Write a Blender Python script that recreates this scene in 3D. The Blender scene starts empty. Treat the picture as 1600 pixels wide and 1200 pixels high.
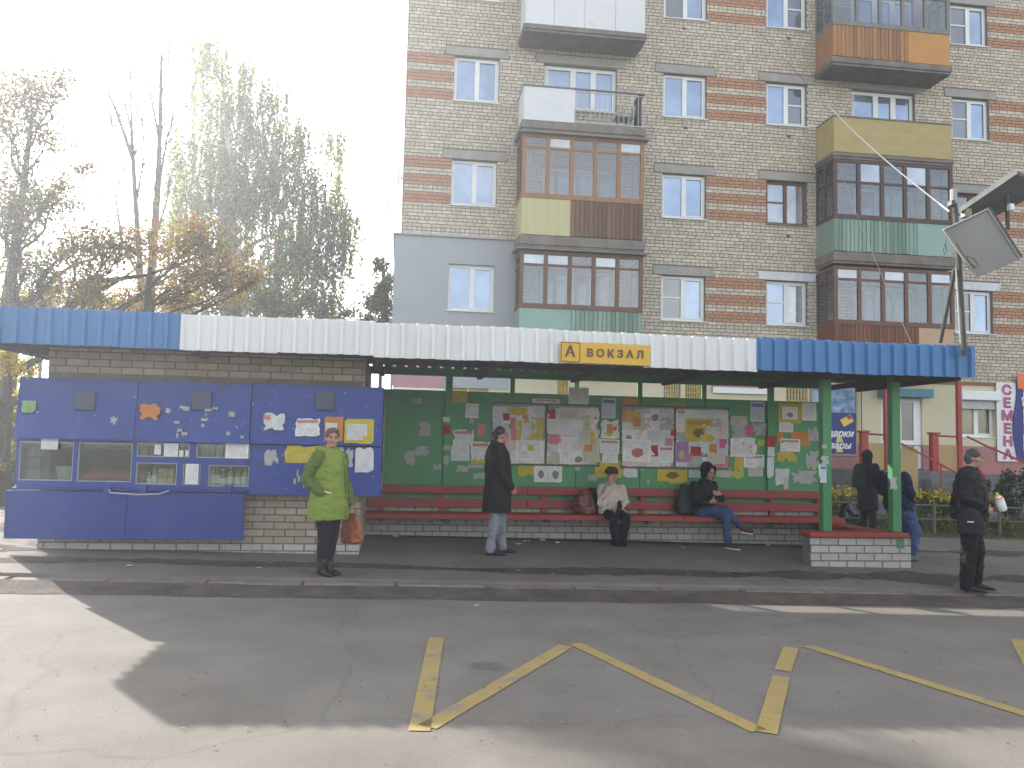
import bpy, bmesh, math, random
import numpy as np
from mathutils import Vector, Matrix, noise
random.seed(7)
scn = bpy.context.scene
col = scn.collection
# ------------------------------------------------------------------ camera, sky, sun, exposure
F, CAMZ = 1300.0, 1.48
cam = bpy.data.cameras.new('camera'); camo = bpy.data.objects.new('camera', cam); col.objects.link(camo)
cam.sensor_width = 36; cam.lens = 36*F/1600; cam.clip_start = .05; cam.clip_end = 3000
ROT = Matrix.Rotation(math.radians(-7.556), 3, 'Z') @ Matrix.Rotation(math.radians(94.151), 3, 'X') @ Matrix.Rotation(math.radians(1.30), 3, 'Z')
camo.matrix_world = Matrix.Translation((0, 0, CAMZ)) @ ROT.to_4x4()
scn.camera = camo
SUN = Vector((-1.21, 1.74, 1.0)).normalized()          # direction towards the sun
w = bpy.data.worlds.new('World'); scn.world = w; w.use_nodes = True
wn = w.node_tree.nodes; wl = w.node_tree.links
sky = wn.new('ShaderNodeTexSky'); sky.sky_type = 'NISHITA'; sky.sun_disc = False
sky.sun_elevation = math.asin(SUN.z); sky.sun_rotation = math.atan2(SUN.x, SUN.y)
sky.air_density = 1.0; sky.dust_density = 1.2; sky.ozone_density = 1.0
tcw = wn.new('ShaderNodeTexCoord'); nzw = wn.new('ShaderNodeTexNoise'); nzw.inputs['Scale'].default_value = 2.2; nzw.inputs['Detail'].default_value = 7; nzw.inputs['Roughness'].default_value = .55
mpw = wn.new('ShaderNodeMapping'); mpw.inputs['Scale'].default_value = (1, 1, 2.2); wl.new(tcw.outputs['Generated'], mpw.inputs[0]); wl.new(mpw.outputs[0], nzw.inputs['Vector'])
rpw = wn.new('ShaderNodeValToRGB'); rpw.color_ramp.elements[0].position = .36; rpw.color_ramp.elements[1].position = .62; rpw.color_ramp.elements[0].color = (.25, .25, .25, 1); wl.new(nzw.outputs['Fac'], rpw.inputs[0])
hsw = wn.new('ShaderNodeHueSaturation'); hsw.inputs['Saturation'].default_value = .12; hsw.inputs['Value'].default_value = 1.25; wl.new(sky.outputs[0], hsw.inputs['Color'])   # thin sunlit cloud: the sky's own light, nearly white
wmw = wn.new('ShaderNodeMixRGB'); wmw.blend_type = 'MULTIPLY'; wmw.inputs[0].default_value = 1; wmw.inputs[2].default_value = (1.01, 1.0, .985, 1); wl.new(hsw.outputs[0], wmw.inputs[1])
mxw = wn.new('ShaderNodeMixRGB'); wl.new(rpw.outputs[0], mxw.inputs[0]); wl.new(sky.outputs[0], mxw.inputs[1]); wl.new(wmw.outputs[0], mxw.inputs[2])
wl.new(mxw.outputs[0], wn['Background'].inputs[0]); wn['Background'].inputs[1].default_value = .15
sl = bpy.data.lights.new('sun', 'SUN'); sl.energy = 4.2; sl.angle = math.radians(.55); sl.color = (1, .955, .89)
so = bpy.data.objects.new('sun', sl); col.objects.link(so); so.rotation_euler = SUN.to_track_quat('Z', 'Y').to_euler()
vs = scn.view_settings; vs.view_transform = 'Standard'; vs.look = 'None'; vs.gamma = 1; vs.use_curve_mapping = False
vs.exposure = 1.52
scn.render.engine = 'CYCLES'; scn.cycles.max_bounces = 6; scn.cycles.transparent_max_bounces = 8
# ------------------------------------------------------------------ place helpers (metres; X along the street, Y away, Z up)
def at(px, py, Y):
    d = ROT @ Vector((px-800, 600-py, -F)); d /= d.y
    return Vector((d.x*Y, Y, CAMZ+d.z*Y))
def lerp(a, b, t): return a+(b-a)*t
def clamp(v, a, b): return max(a, min(b, v))
KERB = 9.42
def g(x, y):                                             # ground height: street falls gently to the right and to the kerb
    t = -.016*clamp(x-3, -16, 16)*clamp((24-y)/8, 0, 1)
    if y >= KERB: return t - .11*clamp((12-y)/2.5, 0, 1)
    return t - .19
def ong(px, py, dz=0):
    d = ROT @ Vector((px-800, 600-py, -F)); d /= d.y
    Y = 9.
    for i in range(60):
        Yn = (g(d.x*Y, Y)+dz-CAMZ)/d.z; Y = lerp(Y, Yn, .6)
    return Vector((d.x*Y, Y, CAMZ+d.z*Y))
# ------------------------------------------------------------------ materials
MT = {}
def M(name, c1, c2=None, sc=6., rough=.8, bump=0., bsc=60., metal=0., mix=.5, detail=5., spec=.4, stretch=None, wear=None, trans=None, obj=False, bd=.01):
    if name in MT: return MT[name]
    m = bpy.data.materials.new(name); m.use_nodes = True; nt = m.node_tree; N = nt.nodes; Lk = nt.links
    b = N['Principled BSDF']; b.inputs['Roughness'].default_value = rough; b.inputs['Metallic'].default_value = metal
    b.inputs['Specular IOR Level'].default_value = spec
    c1 = (*c1, 1); c2 = (*c2, 1) if c2 else tuple(x*.75 for x in c1[:3])+(1,)
    geo = N.new('ShaderNodeNewGeometry'); pos = geo.outputs['Position']
    if obj:
        tc = N.new('ShaderNodeTexCoord'); pos = tc.outputs['Object']
    if stretch:
        mp = N.new('ShaderNodeMapping'); mp.inputs['Scale'].default_value = stretch; Lk.new(pos, mp.inputs[0]); pos = mp.outputs[0]
    n = N.new('ShaderNodeTexNoise'); n.inputs['Scale'].default_value = sc; n.inputs['Detail'].default_value = detail; n.inputs['Roughness'].default_value = .62
    Lk.new(pos, n.inputs['Vector'])
    r = N.new('ShaderNodeValToRGB'); r.color_ramp.elements[0].position = mix-.18; r.color_ramp.elements[1].position = mix+.18
    r.color_ramp.elements[0].color = c1; r.color_ramp.elements[1].color = c2
    Lk.new(n.outputs['Fac'], r.inputs[0]); out = r.outputs[0]
    if wear:                                             # (colour, scale, threshold): chips, stains, dirt with a shape of their own; on cloth, painted fold shade
        for (wc, ws, th, sharp) in wear:
            n2 = N.new('ShaderNodeTexNoise'); n2.inputs['Scale'].default_value = ws; n2.inputs['Detail'].default_value = 8; n2.inputs['Roughness'].default_value = .68
            Lk.new(pos, n2.inputs['Vector'])
            r2 = N.new('ShaderNodeValToRGB'); r2.color_ramp.elements[0].position = th; r2.color_ramp.elements[1].position = th+sharp
            r2.color_ramp.elements[0].color = (0, 0, 0, 1); r2.color_ramp.elements[1].color = (1, 1, 1, 1)
            mx = N.new('ShaderNodeMixRGB'); mx.inputs[2].default_value = (*wc, 1)
            Lk.new(n2.outputs['Fac'], r2.inputs[0]); Lk.new(r2.outputs[0], mx.inputs[0]); Lk.new(out, mx.inputs[1]); out = mx.outputs[0]
    Lk.new(out, b.inputs['Base Color'])
    if bump:
        nb = N.new('ShaderNodeTexNoise'); nb.inputs['Scale'].default_value = bsc; nb.inputs['Detail'].default_value = 6; Lk.new(pos, nb.inputs['Vector'])
        bp = N.new('ShaderNodeBump'); bp.inputs['Strength'].default_value = bump; bp.inputs['Distance'].default_value = bd
        Lk.new(nb.outputs['Fac'], bp.inputs['Height']); Lk.new(bp.outputs[0], b.inputs['Normal'])
    if trans:
        tr = N.new('ShaderNodeBsdfTranslucent'); mxs = N.new('ShaderNodeMixShader'); mxs.inputs[0].default_value = trans
        hs = N.new('ShaderNodeHueSaturation'); hs.inputs['Saturation'].default_value = 1.2; hs.inputs['Value'].default_value = 1.3
        Lk.new(out, hs.inputs['Color']); Lk.new(hs.outputs[0], tr.inputs[0]); Lk.new(b.outputs[0], mxs.inputs[1]); Lk.new(tr.outputs[0], mxs.inputs[2])
        Lk.new(mxs.outputs[0], N['Material Output'].inputs[0])
    MT[name] = m
    return m
def glass(name, base, gl=.4, rough=.03, tint=(.85, .92, 1)):
    if name in MT: return MT[name]
    m = bpy.data.materials.new(name); m.use_nodes = True; nt = m.node_tree; N = nt.nodes; Lk = nt.links
    b = N['Principled BSDF']; b.inputs['Base Color'].default_value = (*base, 1); b.inputs['Roughness'].default_value = .4
    geo = N.new('ShaderNodeNewGeometry'); n = N.new('ShaderNodeTexNoise'); n.inputs['Scale'].default_value = 1.1; n.inputs['Detail'].default_value = 3
    Lk.new(geo.outputs['Position'], n.inputs['Vector']); r = N.new('ShaderNodeValToRGB')
    r.color_ramp.elements[0].position = .35; r.color_ramp.elements[1].position = .65
    r.color_ramp.elements[0].color = (*[c*.55 for c in base], 1); r.color_ramp.elements[1].color = (*[min(1, c*1.5) for c in base], 1)
    Lk.new(n.outputs['Fac'], r.inputs[0]); Lk.new(r.outputs[0], b.inputs['Base Color'])
    gs = N.new('ShaderNodeBsdfGlossy'); gs.inputs['Roughness'].default_value = rough; gs.inputs['Color'].default_value = (*tint, 1)
    bp = N.new('ShaderNodeBump'); bp.inputs['Strength'].default_value = .02; bp.inputs['Distance'].default_value = .3
    Lk.new(n.outputs['Fac'], bp.inputs['Height']); Lk.new(bp.outputs[0], gs.inputs['Normal'])
    mx = N.new('ShaderNodeMixShader'); mx.inputs[0].default_value = gl
    Lk.new(b.outputs[0], mx.inputs[1]); Lk.new(gs.outputs[0], mx.inputs[2]); Lk.new(mx.outputs[0], N['Material Output'].inputs[0])
    MT[name] = m
    return m
def clear_glass(name, refl=.14, tint=(.8, .86, .85)):
    if name in MT: return MT[name]
    m = bpy.data.materials.new(name); m.use_nodes = True; nt = m.node_tree; N = nt.nodes; Lk = nt.links
    N.remove(N['Principled BSDF']); t = N.new('ShaderNodeBsdfTransparent'); t.inputs[0].default_value = (*tint, 1)
    gs = N.new('ShaderNodeBsdfGlossy'); gs.inputs['Roughness'].default_value = .03
    mx = N.new('ShaderNodeMixShader'); mx.inputs[0].default_value = refl
    Lk.new(t.outputs[0], mx.inputs[1]); Lk.new(gs.outputs[0], mx.inputs[2]); Lk.new(mx.outputs[0], N['Material Output'].inputs[0])
    MT[name] = m
    return m
def paper(name, base, ink=(.12, .12, .14), lines=26., amt=.55, head=None, blot=None, tear=False):
    """pasted notice: rows of print, optional coloured heading band, optional stain; object coordinates are 0..1 over the sheet"""
    if name in MT: return MT[name]
    m = bpy.data.materials.new(name); m.use_nodes = True; nt = m.node_tree; N = nt.nodes; Lk = nt.links
    b = N['Principled BSDF']; b.inputs['Roughness'].default_value = .85; b.inputs['Specular IOR Level'].default_value = .2
    uv = N.new('ShaderNodeUVMap'); oi = N.new('ShaderNodeObjectInfo'); sx = N.new('ShaderNodeSeparateXYZ'); Lk.new(uv.outputs[0], sx.inputs[0])
    def math_(op, a, bv):
        n = N.new('ShaderNodeMath'); n.operation = op
        for i, v in enumerate((a, bv)):
            if isinstance(v, (int, float)): n.inputs[i].default_value = v
            else: Lk.new(v, n.inputs[i])
        return n.outputs[0]
    row = math_('MULTIPLY', sx.outputs[1], lines); fr = math_('FRACT', row, 0); ln = math_('GREATER_THAN', fr, .52)
    fl = math_('FLOOR', row, 0)
    cmb = N.new('ShaderNodeCombineXYZ'); Lk.new(math_('MULTIPLY', sx.outputs[0], lines*.8), cmb.inputs[0]); Lk.new(math_('MULTIPLY', fl, 7.3), cmb.inputs[1]); Lk.new(math_('MULTIPLY', oi.outputs['Random'], 91.), cmb.inputs[2])
    nz = N.new('ShaderNodeTexNoise'); nz.inputs['Scale'].default_value = .9; nz.inputs['Detail'].default_value = 3; Lk.new(cmb.outputs[0], nz.inputs['Vector'])
    wd = math_('GREATER_THAN', nz.outputs['Fac'], .47)
    mg = math_('MULTIPLY', math_('GREATER_THAN', sx.outputs[0], .09), math_('LESS_THAN', sx.outputs[0], .92))
    mg2 = math_('MULTIPLY', math_('GREATER_THAN', sx.outputs[1], .08), math_('LESS_THAN', sx.outputs[1], .93))
    inkf = math_('MULTIPLY', math_('MULTIPLY', ln, wd), math_('MULTIPLY', mg, mg2))
    cm = N.new('ShaderNodeCombineXYZ'); Lk.new(sx.outputs[0], cm.inputs[0]); Lk.new(sx.outputs[1], cm.inputs[1]); Lk.new(math_('MULTIPLY', oi.outputs['Random'], 37.), cm.inputs[2])
    nd = N.new('ShaderNodeTexNoise'); nd.inputs['Scale'].default_value = 2.6; nd.inputs['Detail'].default_value = 5; Lk.new(cm.outputs[0], nd.inputs['Vector'])
    rr = N.new('ShaderNodeValToRGB'); rr.color_ramp.elements[0].position = .35; rr.color_ramp.elements[1].position = .7
    rr.color_ramp.elements[0].color = (*[c*.82 for c in base], 1); rr.color_ramp.elements[1].color = (*base, 1); Lk.new(nd.outputs['Fac'], rr.inputs[0]); out = rr.outputs[0]
    def mixc(f, c, prev):
        x = N.new('ShaderNodeMixRGB'); Lk.new(f, x.inputs[0]); Lk.new(prev, x.inputs[1]); x.inputs[2].default_value = (*c, 1); return x.outputs[0]
    out = mixc(math_('MULTIPLY', inkf, amt), ink, out)
    if head:
        out = mixc(math_('MULTIPLY', math_('MULTIPLY', math_('GREATER_THAN', sx.outputs[1], .74), math_('LESS_THAN', sx.outputs[1], .9)), math_('MULTIPLY', mg, .85)), head, out)
    if blot:                                             # a printed picture in the lower middle of the sheet
        d = N.new('ShaderNodeVectorMath'); d.operation = 'DISTANCE'; Lk.new(uv.outputs[0], d.inputs[0]); d.inputs[1].default_value = (.5, .38, 0)
        nn = math_('ADD', d.outputs['Value'], math_('MULTIPLY', nd.outputs['Fac'], .25))
        out = mixc(math_('MULTIPLY', math_('LESS_THAN', nn, .34), .85), blot, out)
    Lk.new(out, b.inputs['Base Color'])
    MT[name] = m
    return m
# ------------------------------------------------------------------ mesh builder
class MB:
    def __init__(s): s.v = []; s.f = []; s.m = []
    def add(s, vs_, fs, mi=0):
        o = len(s.v); s.v += [tuple(v) for v in vs_]; s.f += [tuple(i+o for i in f) for f in fs]; s.m += [mi]*len(fs); return s
    def box(s, x0, x1, y0, y1, z0, z1, mi=0, T=None):
        vs_ = [Vector((x, y, z)) for z in (z0, z1) for y in (y0, y1) for x in (x0, x1)]
        if T: vs_ = [T @ v for v in vs_]
        return s.add(vs_, [(0, 2, 3, 1), (4, 5, 7, 6), (0, 1, 5, 4), (2, 6, 7, 3), (0, 4, 6, 2), (1, 3, 7, 5)], mi)
    def bbox(s, x0, x1, y0, y1, z0, z1, bv=.004, mi=0, T=None):      # box with chamfered edges
        bm = bmesh.new(); bmesh.ops.create_cube(bm, size=1)
        for v in bm.verts: v.co = Vector((lerp(x0, x1, v.co.x+.5), lerp(y0, y1, v.co.y+.5), lerp(z0, z1, v.co.z+.5)))
        bmesh.ops.bevel(bm, geom=bm.edges[:], offset=bv, segments=1, affect='EDGES')
        vs_ = [v.co.copy() for v in bm.verts]
        if T: vs_ = [T @ v for v in vs_]
        s.add(vs_, [[v.index for v in f.verts] for f in bm.faces], mi); bm.free(); return s
    def quad(s, a, b, c, d, mi=0): return s.add([a, b, c, d], [(0, 1, 2, 3)], mi)
    def tube(s, pts, rad, n=8, mi=0, cap=True, dome=False):
        pts = [Vector(p) for p in pts]
        if isinstance(rad, (int, float)): rad = [rad]*len(pts)
        if dome:
            a = (pts[0]-pts[1]).normalized(); b = (pts[-1]-pts[-2]).normalized()
            P = [pts[0]+a*rad[0]*k for k in (.95, .6)]+pts+[pts[-1]+b*rad[-1]*k for k in (.6, .95)]
            R = [rad[0]*.3, rad[0]*.8]+list(rad)+[rad[-1]*.8, rad[-1]*.3]; pts, rad = P, R
        k = len(pts); vs_ = []; up = None
        for i, p in enumerate(pts):
            t = (pts[min(i+1, k-1)]-pts[max(i-1, 0)])
            if t.length < 1e-9: t = Vector((0, 0, 1))
            t.normalize()
            if up is None: up = t.orthogonal().normalized()
            up = (up-t*up.dot(t))
            if up.length < 1e-6: up = t.orthogonal()
            up.normalize(); sd = t.cross(up)
            for j in range(n):
                a = 2*math.pi*j/n; vs_.append(p+(up*math.cos(a)+sd*math.sin(a))*rad[i])
        fs = [(i*n+j, i*n+(j+1) % n, (i+1)*n+(j+1) % n, (i+1)*n+j) for i in range(k-1) for j in range(n)]
        if cap: fs += [tuple(range(n-1, -1, -1)), tuple(range((k-1)*n, k*n))]
        return s.add(vs_, fs, mi)
    def loft(s, rings, n=16, mi=0):                     # rings: (centre, u vector, v vector), elliptical sections
        vs_ = []
        for c, u, v in rings:
            for j in range(n):
                a = 2*math.pi*j/n; vs_.append(Vector(c)+Vector(u)*math.cos(a)+Vector(v)*math.sin(a))
        k = len(rings)
        fs = [(i*n+j, i*n+(j+1) % n, (i+1)*n+(j+1) % n, (i+1)*n+j) for i in range(k-1) for j in range(n)]+[tuple(range(n-1, -1, -1)), tuple(range((k-1)*n, k*n))]
        return s.add(vs_, fs, mi)
    def ell(s, c, r, n=12, mi=0, T=None):
        vs_ = []; m_ = n//2+1
        for i in range(1, m_):
            th = math.pi*i/m_
            for j in range(n):
                a = 2*math.pi*j/n; vs_.append(Vector((r[0]*math.sin(th)*math.cos(a), r[1]*math.sin(th)*math.sin(a), r[2]*math.cos(th))))
        vs_ += [Vector((0, 0, r[2])), Vector((0, 0, -r[2]))]; k = m_-1
        fs = [(i*n+j, (i+1)*n+j, (i+1)*n+(j+1) % n, i*n+(j+1) % n) for i in range(k-1) for j in range(n)]
        fs += [(k*n, j, (j+1) % n) for j in range(n)]+[(k*n+1, (k-1)*n+(j+1) % n, (k-1)*n+j) for j in range(n)]
        return s.add([(T @ v if T else v)+Vector(c) for v in vs_], fs, mi)
    def prism(s, poly, y0, y1, mi=0):                   # polygon in XZ extruded along Y
        n = len(poly); vs_ = [(x, y0, z) for x, z in poly]+[(x, y1, z) for x, z in poly]
        return s.add(vs_, [tuple(range(n)), tuple(range(2*n-1, n-1, -1))]+[(i, i+n, (i+1) % n+n, (i+1) % n) for i in range(n)], mi)
    def mesh(s, name, mats, smooth=False):
        me = bpy.data.meshes.new(name); me.from_pydata(s.v, [], s.f)
        for m in (mats if isinstance(mats, (list, tuple)) else [mats]): me.materials.append(m)
        if any(s.m): me.polygons.foreach_set('material_index', s.m)
        if smooth: me.polygons.foreach_set('use_smooth', [True]*len(me.polygons))
        me.update(); return me
    def build(s, name, mats, parent=None, smooth=False, fix=True):
        me = s.mesh(name, mats, smooth)
        if fix:
            bm = bmesh.new(); bm.from_mesh(me); bmesh.ops.recalc_face_normals(bm, faces=bm.faces); bm.to_mesh(me); bm.free()
        return link(name, me, parent)
def link(name, data, parent=None):
    o = bpy.data.objects.new(name, data); col.objects.link(o)
    if parent: o.parent = parent; o.matrix_parent_inverse = Matrix.Translation(parent.location).inverted() if parent.rotation_euler[:] == (0, 0, 0) else parent.matrix_basis.inverted()
    return o
def tag(o, label, cat, group=None, kind=None):
    o['label'] = label; o['category'] = cat
    if group: o['group'] = group
    if kind: o['kind'] = kind
    return o
def thing(name, loc, label, cat, group=None):
    o = bpy.data.objects.new(name, None); col.objects.link(o); o.location = loc; o.empty_display_size = .1
    return tag(o, label, cat, group)
def struct(o): o['kind'] = 'structure'; return o
def text_mesh(txt, size, depth=.004, shear=0., bold=.0):
    c = bpy.data.curves.new('lettering', 'FONT'); c.body = txt; c.size = size; c.extrude = depth; c.shear = shear; c.offset = bold; c.align_x = 'CENTER'; c.align_y = 'CENTER'; c.resolution_u = 3
    o = bpy.data.objects.new('tmp', c); col.objects.link(o); dg = bpy.context.evaluated_depsgraph_get()
    me = bpy.data.meshes.new_from_object(o.evaluated_get(dg)); bpy.data.objects.remove(o); return me
def put_text(name, txt, size, loc, mat, parent=None, shear=0., bold=0., rz=0., sx=1.):
    me = text_mesh(txt, size, .004, shear, bold); me.materials.clear(); me.materials.append(mat)
    me.transform(Matrix.Translation(loc) @ Matrix.Rotation(rz, 4, 'Z') @ Matrix.Rotation(math.pi/2, 4, 'X') @ Matrix.Diagonal((sx, 1, 1, 1)))
    return link(name, me, parent)
# ------------------------------------------------------------------ bricks
def brick_rects(x0, x1, z0, z1, L, H, joint=.01, holes=(), alt=None):
    out = []; nz = int(round((z1-z0)/H))
    for i in range(nz):
        za = z0+i*H+joint/2; zb = z0+(i+1)*H-joint/2; zc = (za+zb)/2
        cuts = sorted((h[0], h[1]) for h in holes if h[2] < zc < h[3])
        spans = []; a = x0
        for c0, c1 in cuts:
            if c0 > a: spans.append((a, c0))
            a = max(a, c1)
        if a < x1: spans.append((a, x1))
        LL = alt[i % len(alt)] if alt else L
        off = (i % 2)*LL*.5 + (i*.37 % 1)*.02
        k = math.floor((x0-off)/LL); x = off+k*LL
        while x < x1:
            for s0, s1 in spans:
                a, b = max(x, s0)+joint/2, min(x+LL, s1)-joint/2
                if b-a > .025: out.append((a, b, za, zb))
            x += LL
    return out
_bm = {}
def brick_obj(w_, h_, d, mats, parent, loc, axis='y', name='brick'):
    """one brick, front face towards -Y (axis 'y') or +X (axis 'x'); alike bricks share mesh data"""
    mi = random.randrange(len(mats)); key = (round(w_, 2), round(h_, 3), d, mats[mi].name, axis)
    if key not in _bm:
        b = MB(); ww = round(w_, 2)/2; hh = h_/2; c = .003
        if axis == 'y': vs_ = [(sx*ww, d, sz*hh) for sx, sz in ((-1, -1), (1, -1), (1, 1), (-1, 1))]+[(sx*(ww-c), 0, sz*(hh-c)) for sx, sz in ((-1, -1), (1, -1), (1, 1), (-1, 1))]
        else: vs_ = [(-d, sx*ww, sz*hh) for sx, sz in ((-1, -1), (1, -1), (1, 1), (-1, 1))]+[(0, sx*(ww-c), sz*(hh-c)) for sx, sz in ((-1, -1), (1, -1), (1, 1), (-1, 1))]
        b.add(vs_, [(4, 5, 6, 7), (0, 1, 5, 4), (1, 2, 6, 5), (2, 3, 7, 6), (3, 0, 4, 7)])
        me = b.mesh('brick', mats[mi]); bm = bmesh.new(); bm.from_mesh(me); bmesh.ops.recalc_face_normals(bm, faces=bm.faces)
        f0 = max(bm.faces, key=lambda f: f.calc_area())
        want = Vector((0, -1, 0)) if axis == 'y' else Vector((1, 0, 0))
        if f0.normal.dot(want) < 0: bmesh.ops.reverse_faces(bm, faces=bm.faces)
        bm.to_mesh(me); bm.free(); _bm[key] = me
    o = bpy.data.objects.new(name, _bm[key]); col.objects.link(o); o.parent = parent
    o.location = Vector(loc)-parent.location
    return o
# ================================================================== GROUND
def asphalt(name, c1, c2, dirt, spots):
    m = M(name, c1, c2, sc=1.3, rough=.92, bump=.5, bsc=150., bd=.012, mix=.5, detail=9, wear=[(dirt, .55, .56, .16), (tuple(v*.72 for v in c1), .23, .60, .05), (spots, 38., .60, .10), ((.33, .32, .30), 70., .66, .05), (tuple(v*.45 for v in c1), 2.2, .72, .04)])
    nt = m.node_tree; N = nt.nodes; Lk = nt.links; b = N['Principled BSDF']
    src = b.inputs['Base Color'].links[0].from_socket
    geo = N.new('ShaderNodeNewGeometry'); nz = N.new('ShaderNodeTexNoise'); nz.inputs['Scale'].default_value = .9; nz.inputs['Detail'].default_value = 6
    Lk.new(geo.outputs['Position'], nz.inputs['Vector'])
    ad = N.new('ShaderNodeMixRGB'); ad.blend_type = 'ADD'; ad.inputs[0].default_value = .55; Lk.new(geo.outputs['Position'], ad.inputs[1]); Lk.new(nz.outputs['Color'], ad.inputs[2])
    v = N.new('ShaderNodeTexVoronoi'); v.feature = 'DISTANCE_TO_EDGE'; v.inputs['Scale'].default_value = .33; Lk.new(ad.outputs[0], v.inputs['Vector'])
    r = N.new('ShaderNodeValToRGB'); r.color_ramp.elements[0].position = .0015; r.color_ramp.elements[1].position = .006
    r.color_ramp.elements[0].color = (.45, .45, .45, 1); r.color_ramp.elements[1].color = (1, 1, 1, 1); Lk.new(v.outputs['Distance'], r.inputs[0])
    mu = N.new('ShaderNodeMixRGB'); mu.blend_type = 'MULTIPLY'; mu.inputs[0].default_value = .28; Lk.new(src, mu.inputs[1]); Lk.new(r.outputs[0], mu.inputs[2]); Lk.new(mu.outputs[0], b.inputs['Base Color'])
    return m
m_road = asphalt('asphalt_road', (.133, .117, .098), (.185, .165, .139), (.15, .128, .102), (.07, .062, .052))
m_pave = asphalt('asphalt_pavement', (.122, .102, .084), (.17, .145, .12), (.12, .092, .07), (.07, .06, .05))
m_dirt = M('bare_dirt', (.055, .041, .032), (.115, .09, .07), sc=3.2, rough=1, bump=.8, bsc=40, bd=.03, wear=[((.2, .17, .14), 14., .63, .06), ((.04, .03, .025), 22., .64, .06)])
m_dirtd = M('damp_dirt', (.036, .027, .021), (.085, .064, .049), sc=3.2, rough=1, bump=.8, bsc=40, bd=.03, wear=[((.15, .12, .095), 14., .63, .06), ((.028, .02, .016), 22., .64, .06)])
m_soil = M('soil_grass_ground', (.055, .06, .025), (.11, .10, .05), sc=2., rough=1, bump=.8, bsc=30, bd=.04, wear=[((.13, .11, .06), 4., .56, .1)])
m_kerb = M('concrete_kerb', (.19, .168, .142), (.125, .108, .09), sc=5, rough=.95, bump=.5, bsc=50, wear=[((.10, .085, .07), 9, .58, .1)])
def sheet(name, xs, ys, mat, zf, edge=None):
    b = MB(); vs_ = []
    for j, y in enumerate(ys):
        for i, x in enumerate(xs):
            yy = y
            if edge and j in (0, len(ys)-1): yy += edge*(noise.noise(Vector((x*1.7, j*9.1, 3)))+.5*noise.noise(Vector((x*5.3, j*4.1, 8))))
            vs_.append((x, yy, zf(x, yy)))
    n = len(xs)
    b.add(vs_, [(j*n+i, j*n+i+1, (j+1)*n+i+1, (j+1)*n+i) for j in range(len(ys)-1) for i in range(n-1)])
    return b.build(name, mat, fix=False)
def fr(a, b, n): return [a+(b-a)*i/n for i in range(n+1)]
xs = [-170, -60]+fr(-30, 36, 66)+[60, 170]
struct(sheet('ground', xs, [-120, -14]+fr(9, 14, 5)+fr(15, 40, 25)+[80, 240], m_soil, lambda x, y: g(x, max(y, KERB)) - (.3 if y < 14.6 else 0.) - (.015 if y >= 14.6 else 0)))
struct(sheet('road', [-120, -60]+fr(-30, 36, 66)+[60, 120], fr(-11, KERB-.13, 20), m_road, lambda x, y: g(x, y)))
struct(sheet('pavement', [-120, -60]+fr(-30, 36, 132)+[60, 120], [KERB+.08, KERB+.135]+fr(9.8, 14.8, 25), m_pave, lambda x, y: g(x, y)-(.09 if y < KERB+.1 else 0)))
struct(sheet('yard_path', fr(-30, -4.9, 50), fr(14.4, 17.5, 6), m_pave, lambda x, y: g(x, y)+.012, edge=.25))
# kerb of low worn stones
kerb = struct(sheet('kerb', [-60]+fr(-30, 36, 33)+[60], [KERB-.14, KERB+.13], m_dirt, lambda x, y: g(x, KERB-.2)-.06))
for i in range(-11, 24):
    x0 = i*1.0+.006; b = MB(); xm = x0+.5; z = g(xm, KERB+.01)
    dz = random.uniform(-.045, -.022); tl = random.uniform(-.012, .012)
    T = Matrix.Translation((xm, KERB, z+dz)) @ Matrix.Rotation(.016+tl, 4, 'Y')
    b.bbox(-.492, .492, -.125, .115, -.22, .012, .018, T=T); b.build('kerb_stone', m_kerb, kerb)
# dirt washed along the gutter and the pavement edge
tag(sheet('gutter_dirt', fr(-30, 36, 264), [8.80, 9.0, 9.15, 9.31], m_dirt, lambda x, y: g(x, y)+.004+.13*max(0, (y-8.95)), edge=.09), 'brown dirt washed up along the road gutter', 'dirt', kind='stuff')['kind'] = 'stuff'
def patch(name, x0, x1, yc, wd, seed, label):
    n = max(6, int((x1-x0)/.035)); b = MB(); vs_ = []
    for i in range(n+1):
        t = i/n; x = lerp(x0, x1, t); ww = wd*(math.sin(math.pi*t)**.5)*(.75+.7*noise.noise(Vector((x*1.1, seed, 2)))+.3*noise.noise(Vector((x*4.3, seed, 5))))
        c = yc+.16*noise.noise(Vector((x*.5, seed, 7)))
        for k in (-1, 0, 1):
            y = c+k*abs(ww)/2+k*.05*noise.noise(Vector((x*13, seed+k, 2)))+k*.03*noise.noise(Vector((x*37, seed+k, 4))); vs_.append((x, y, g(x, y)+.004))
    b.add(vs_, [(i*3+k, (i+1)*3+k, (i+1)*3+k+1, i*3+k+1) for i in range(n) for k in (0, 1)])
    tag(b.build(name, m_dirtd, fix=False), label, 'dirt', kind='stuff')
patch('dirt_patch', -5.5, 1.4, 10.28, .42, 1, 'long dark dirt strip before the kiosk')
patch('dirt_patch', .9, 4.6, 10.2, .62, 2, 'dark dirt strip before the middle of the bench')
patch('dirt_patch', 4.2, 9.5, 10.25, .8, 3, 'broad dirt strip before the low brick end wall')
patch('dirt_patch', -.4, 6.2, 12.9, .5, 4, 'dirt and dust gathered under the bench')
patch('dirt_patch', 7.6, 16, 12.6, 1.0, 5, 'dirt strip on the path beside the shelter')
patch('dirt_patch', -9, -4.3, 10.9, .9, 6, 'dirt patch beside the open end of the kiosk')
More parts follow.
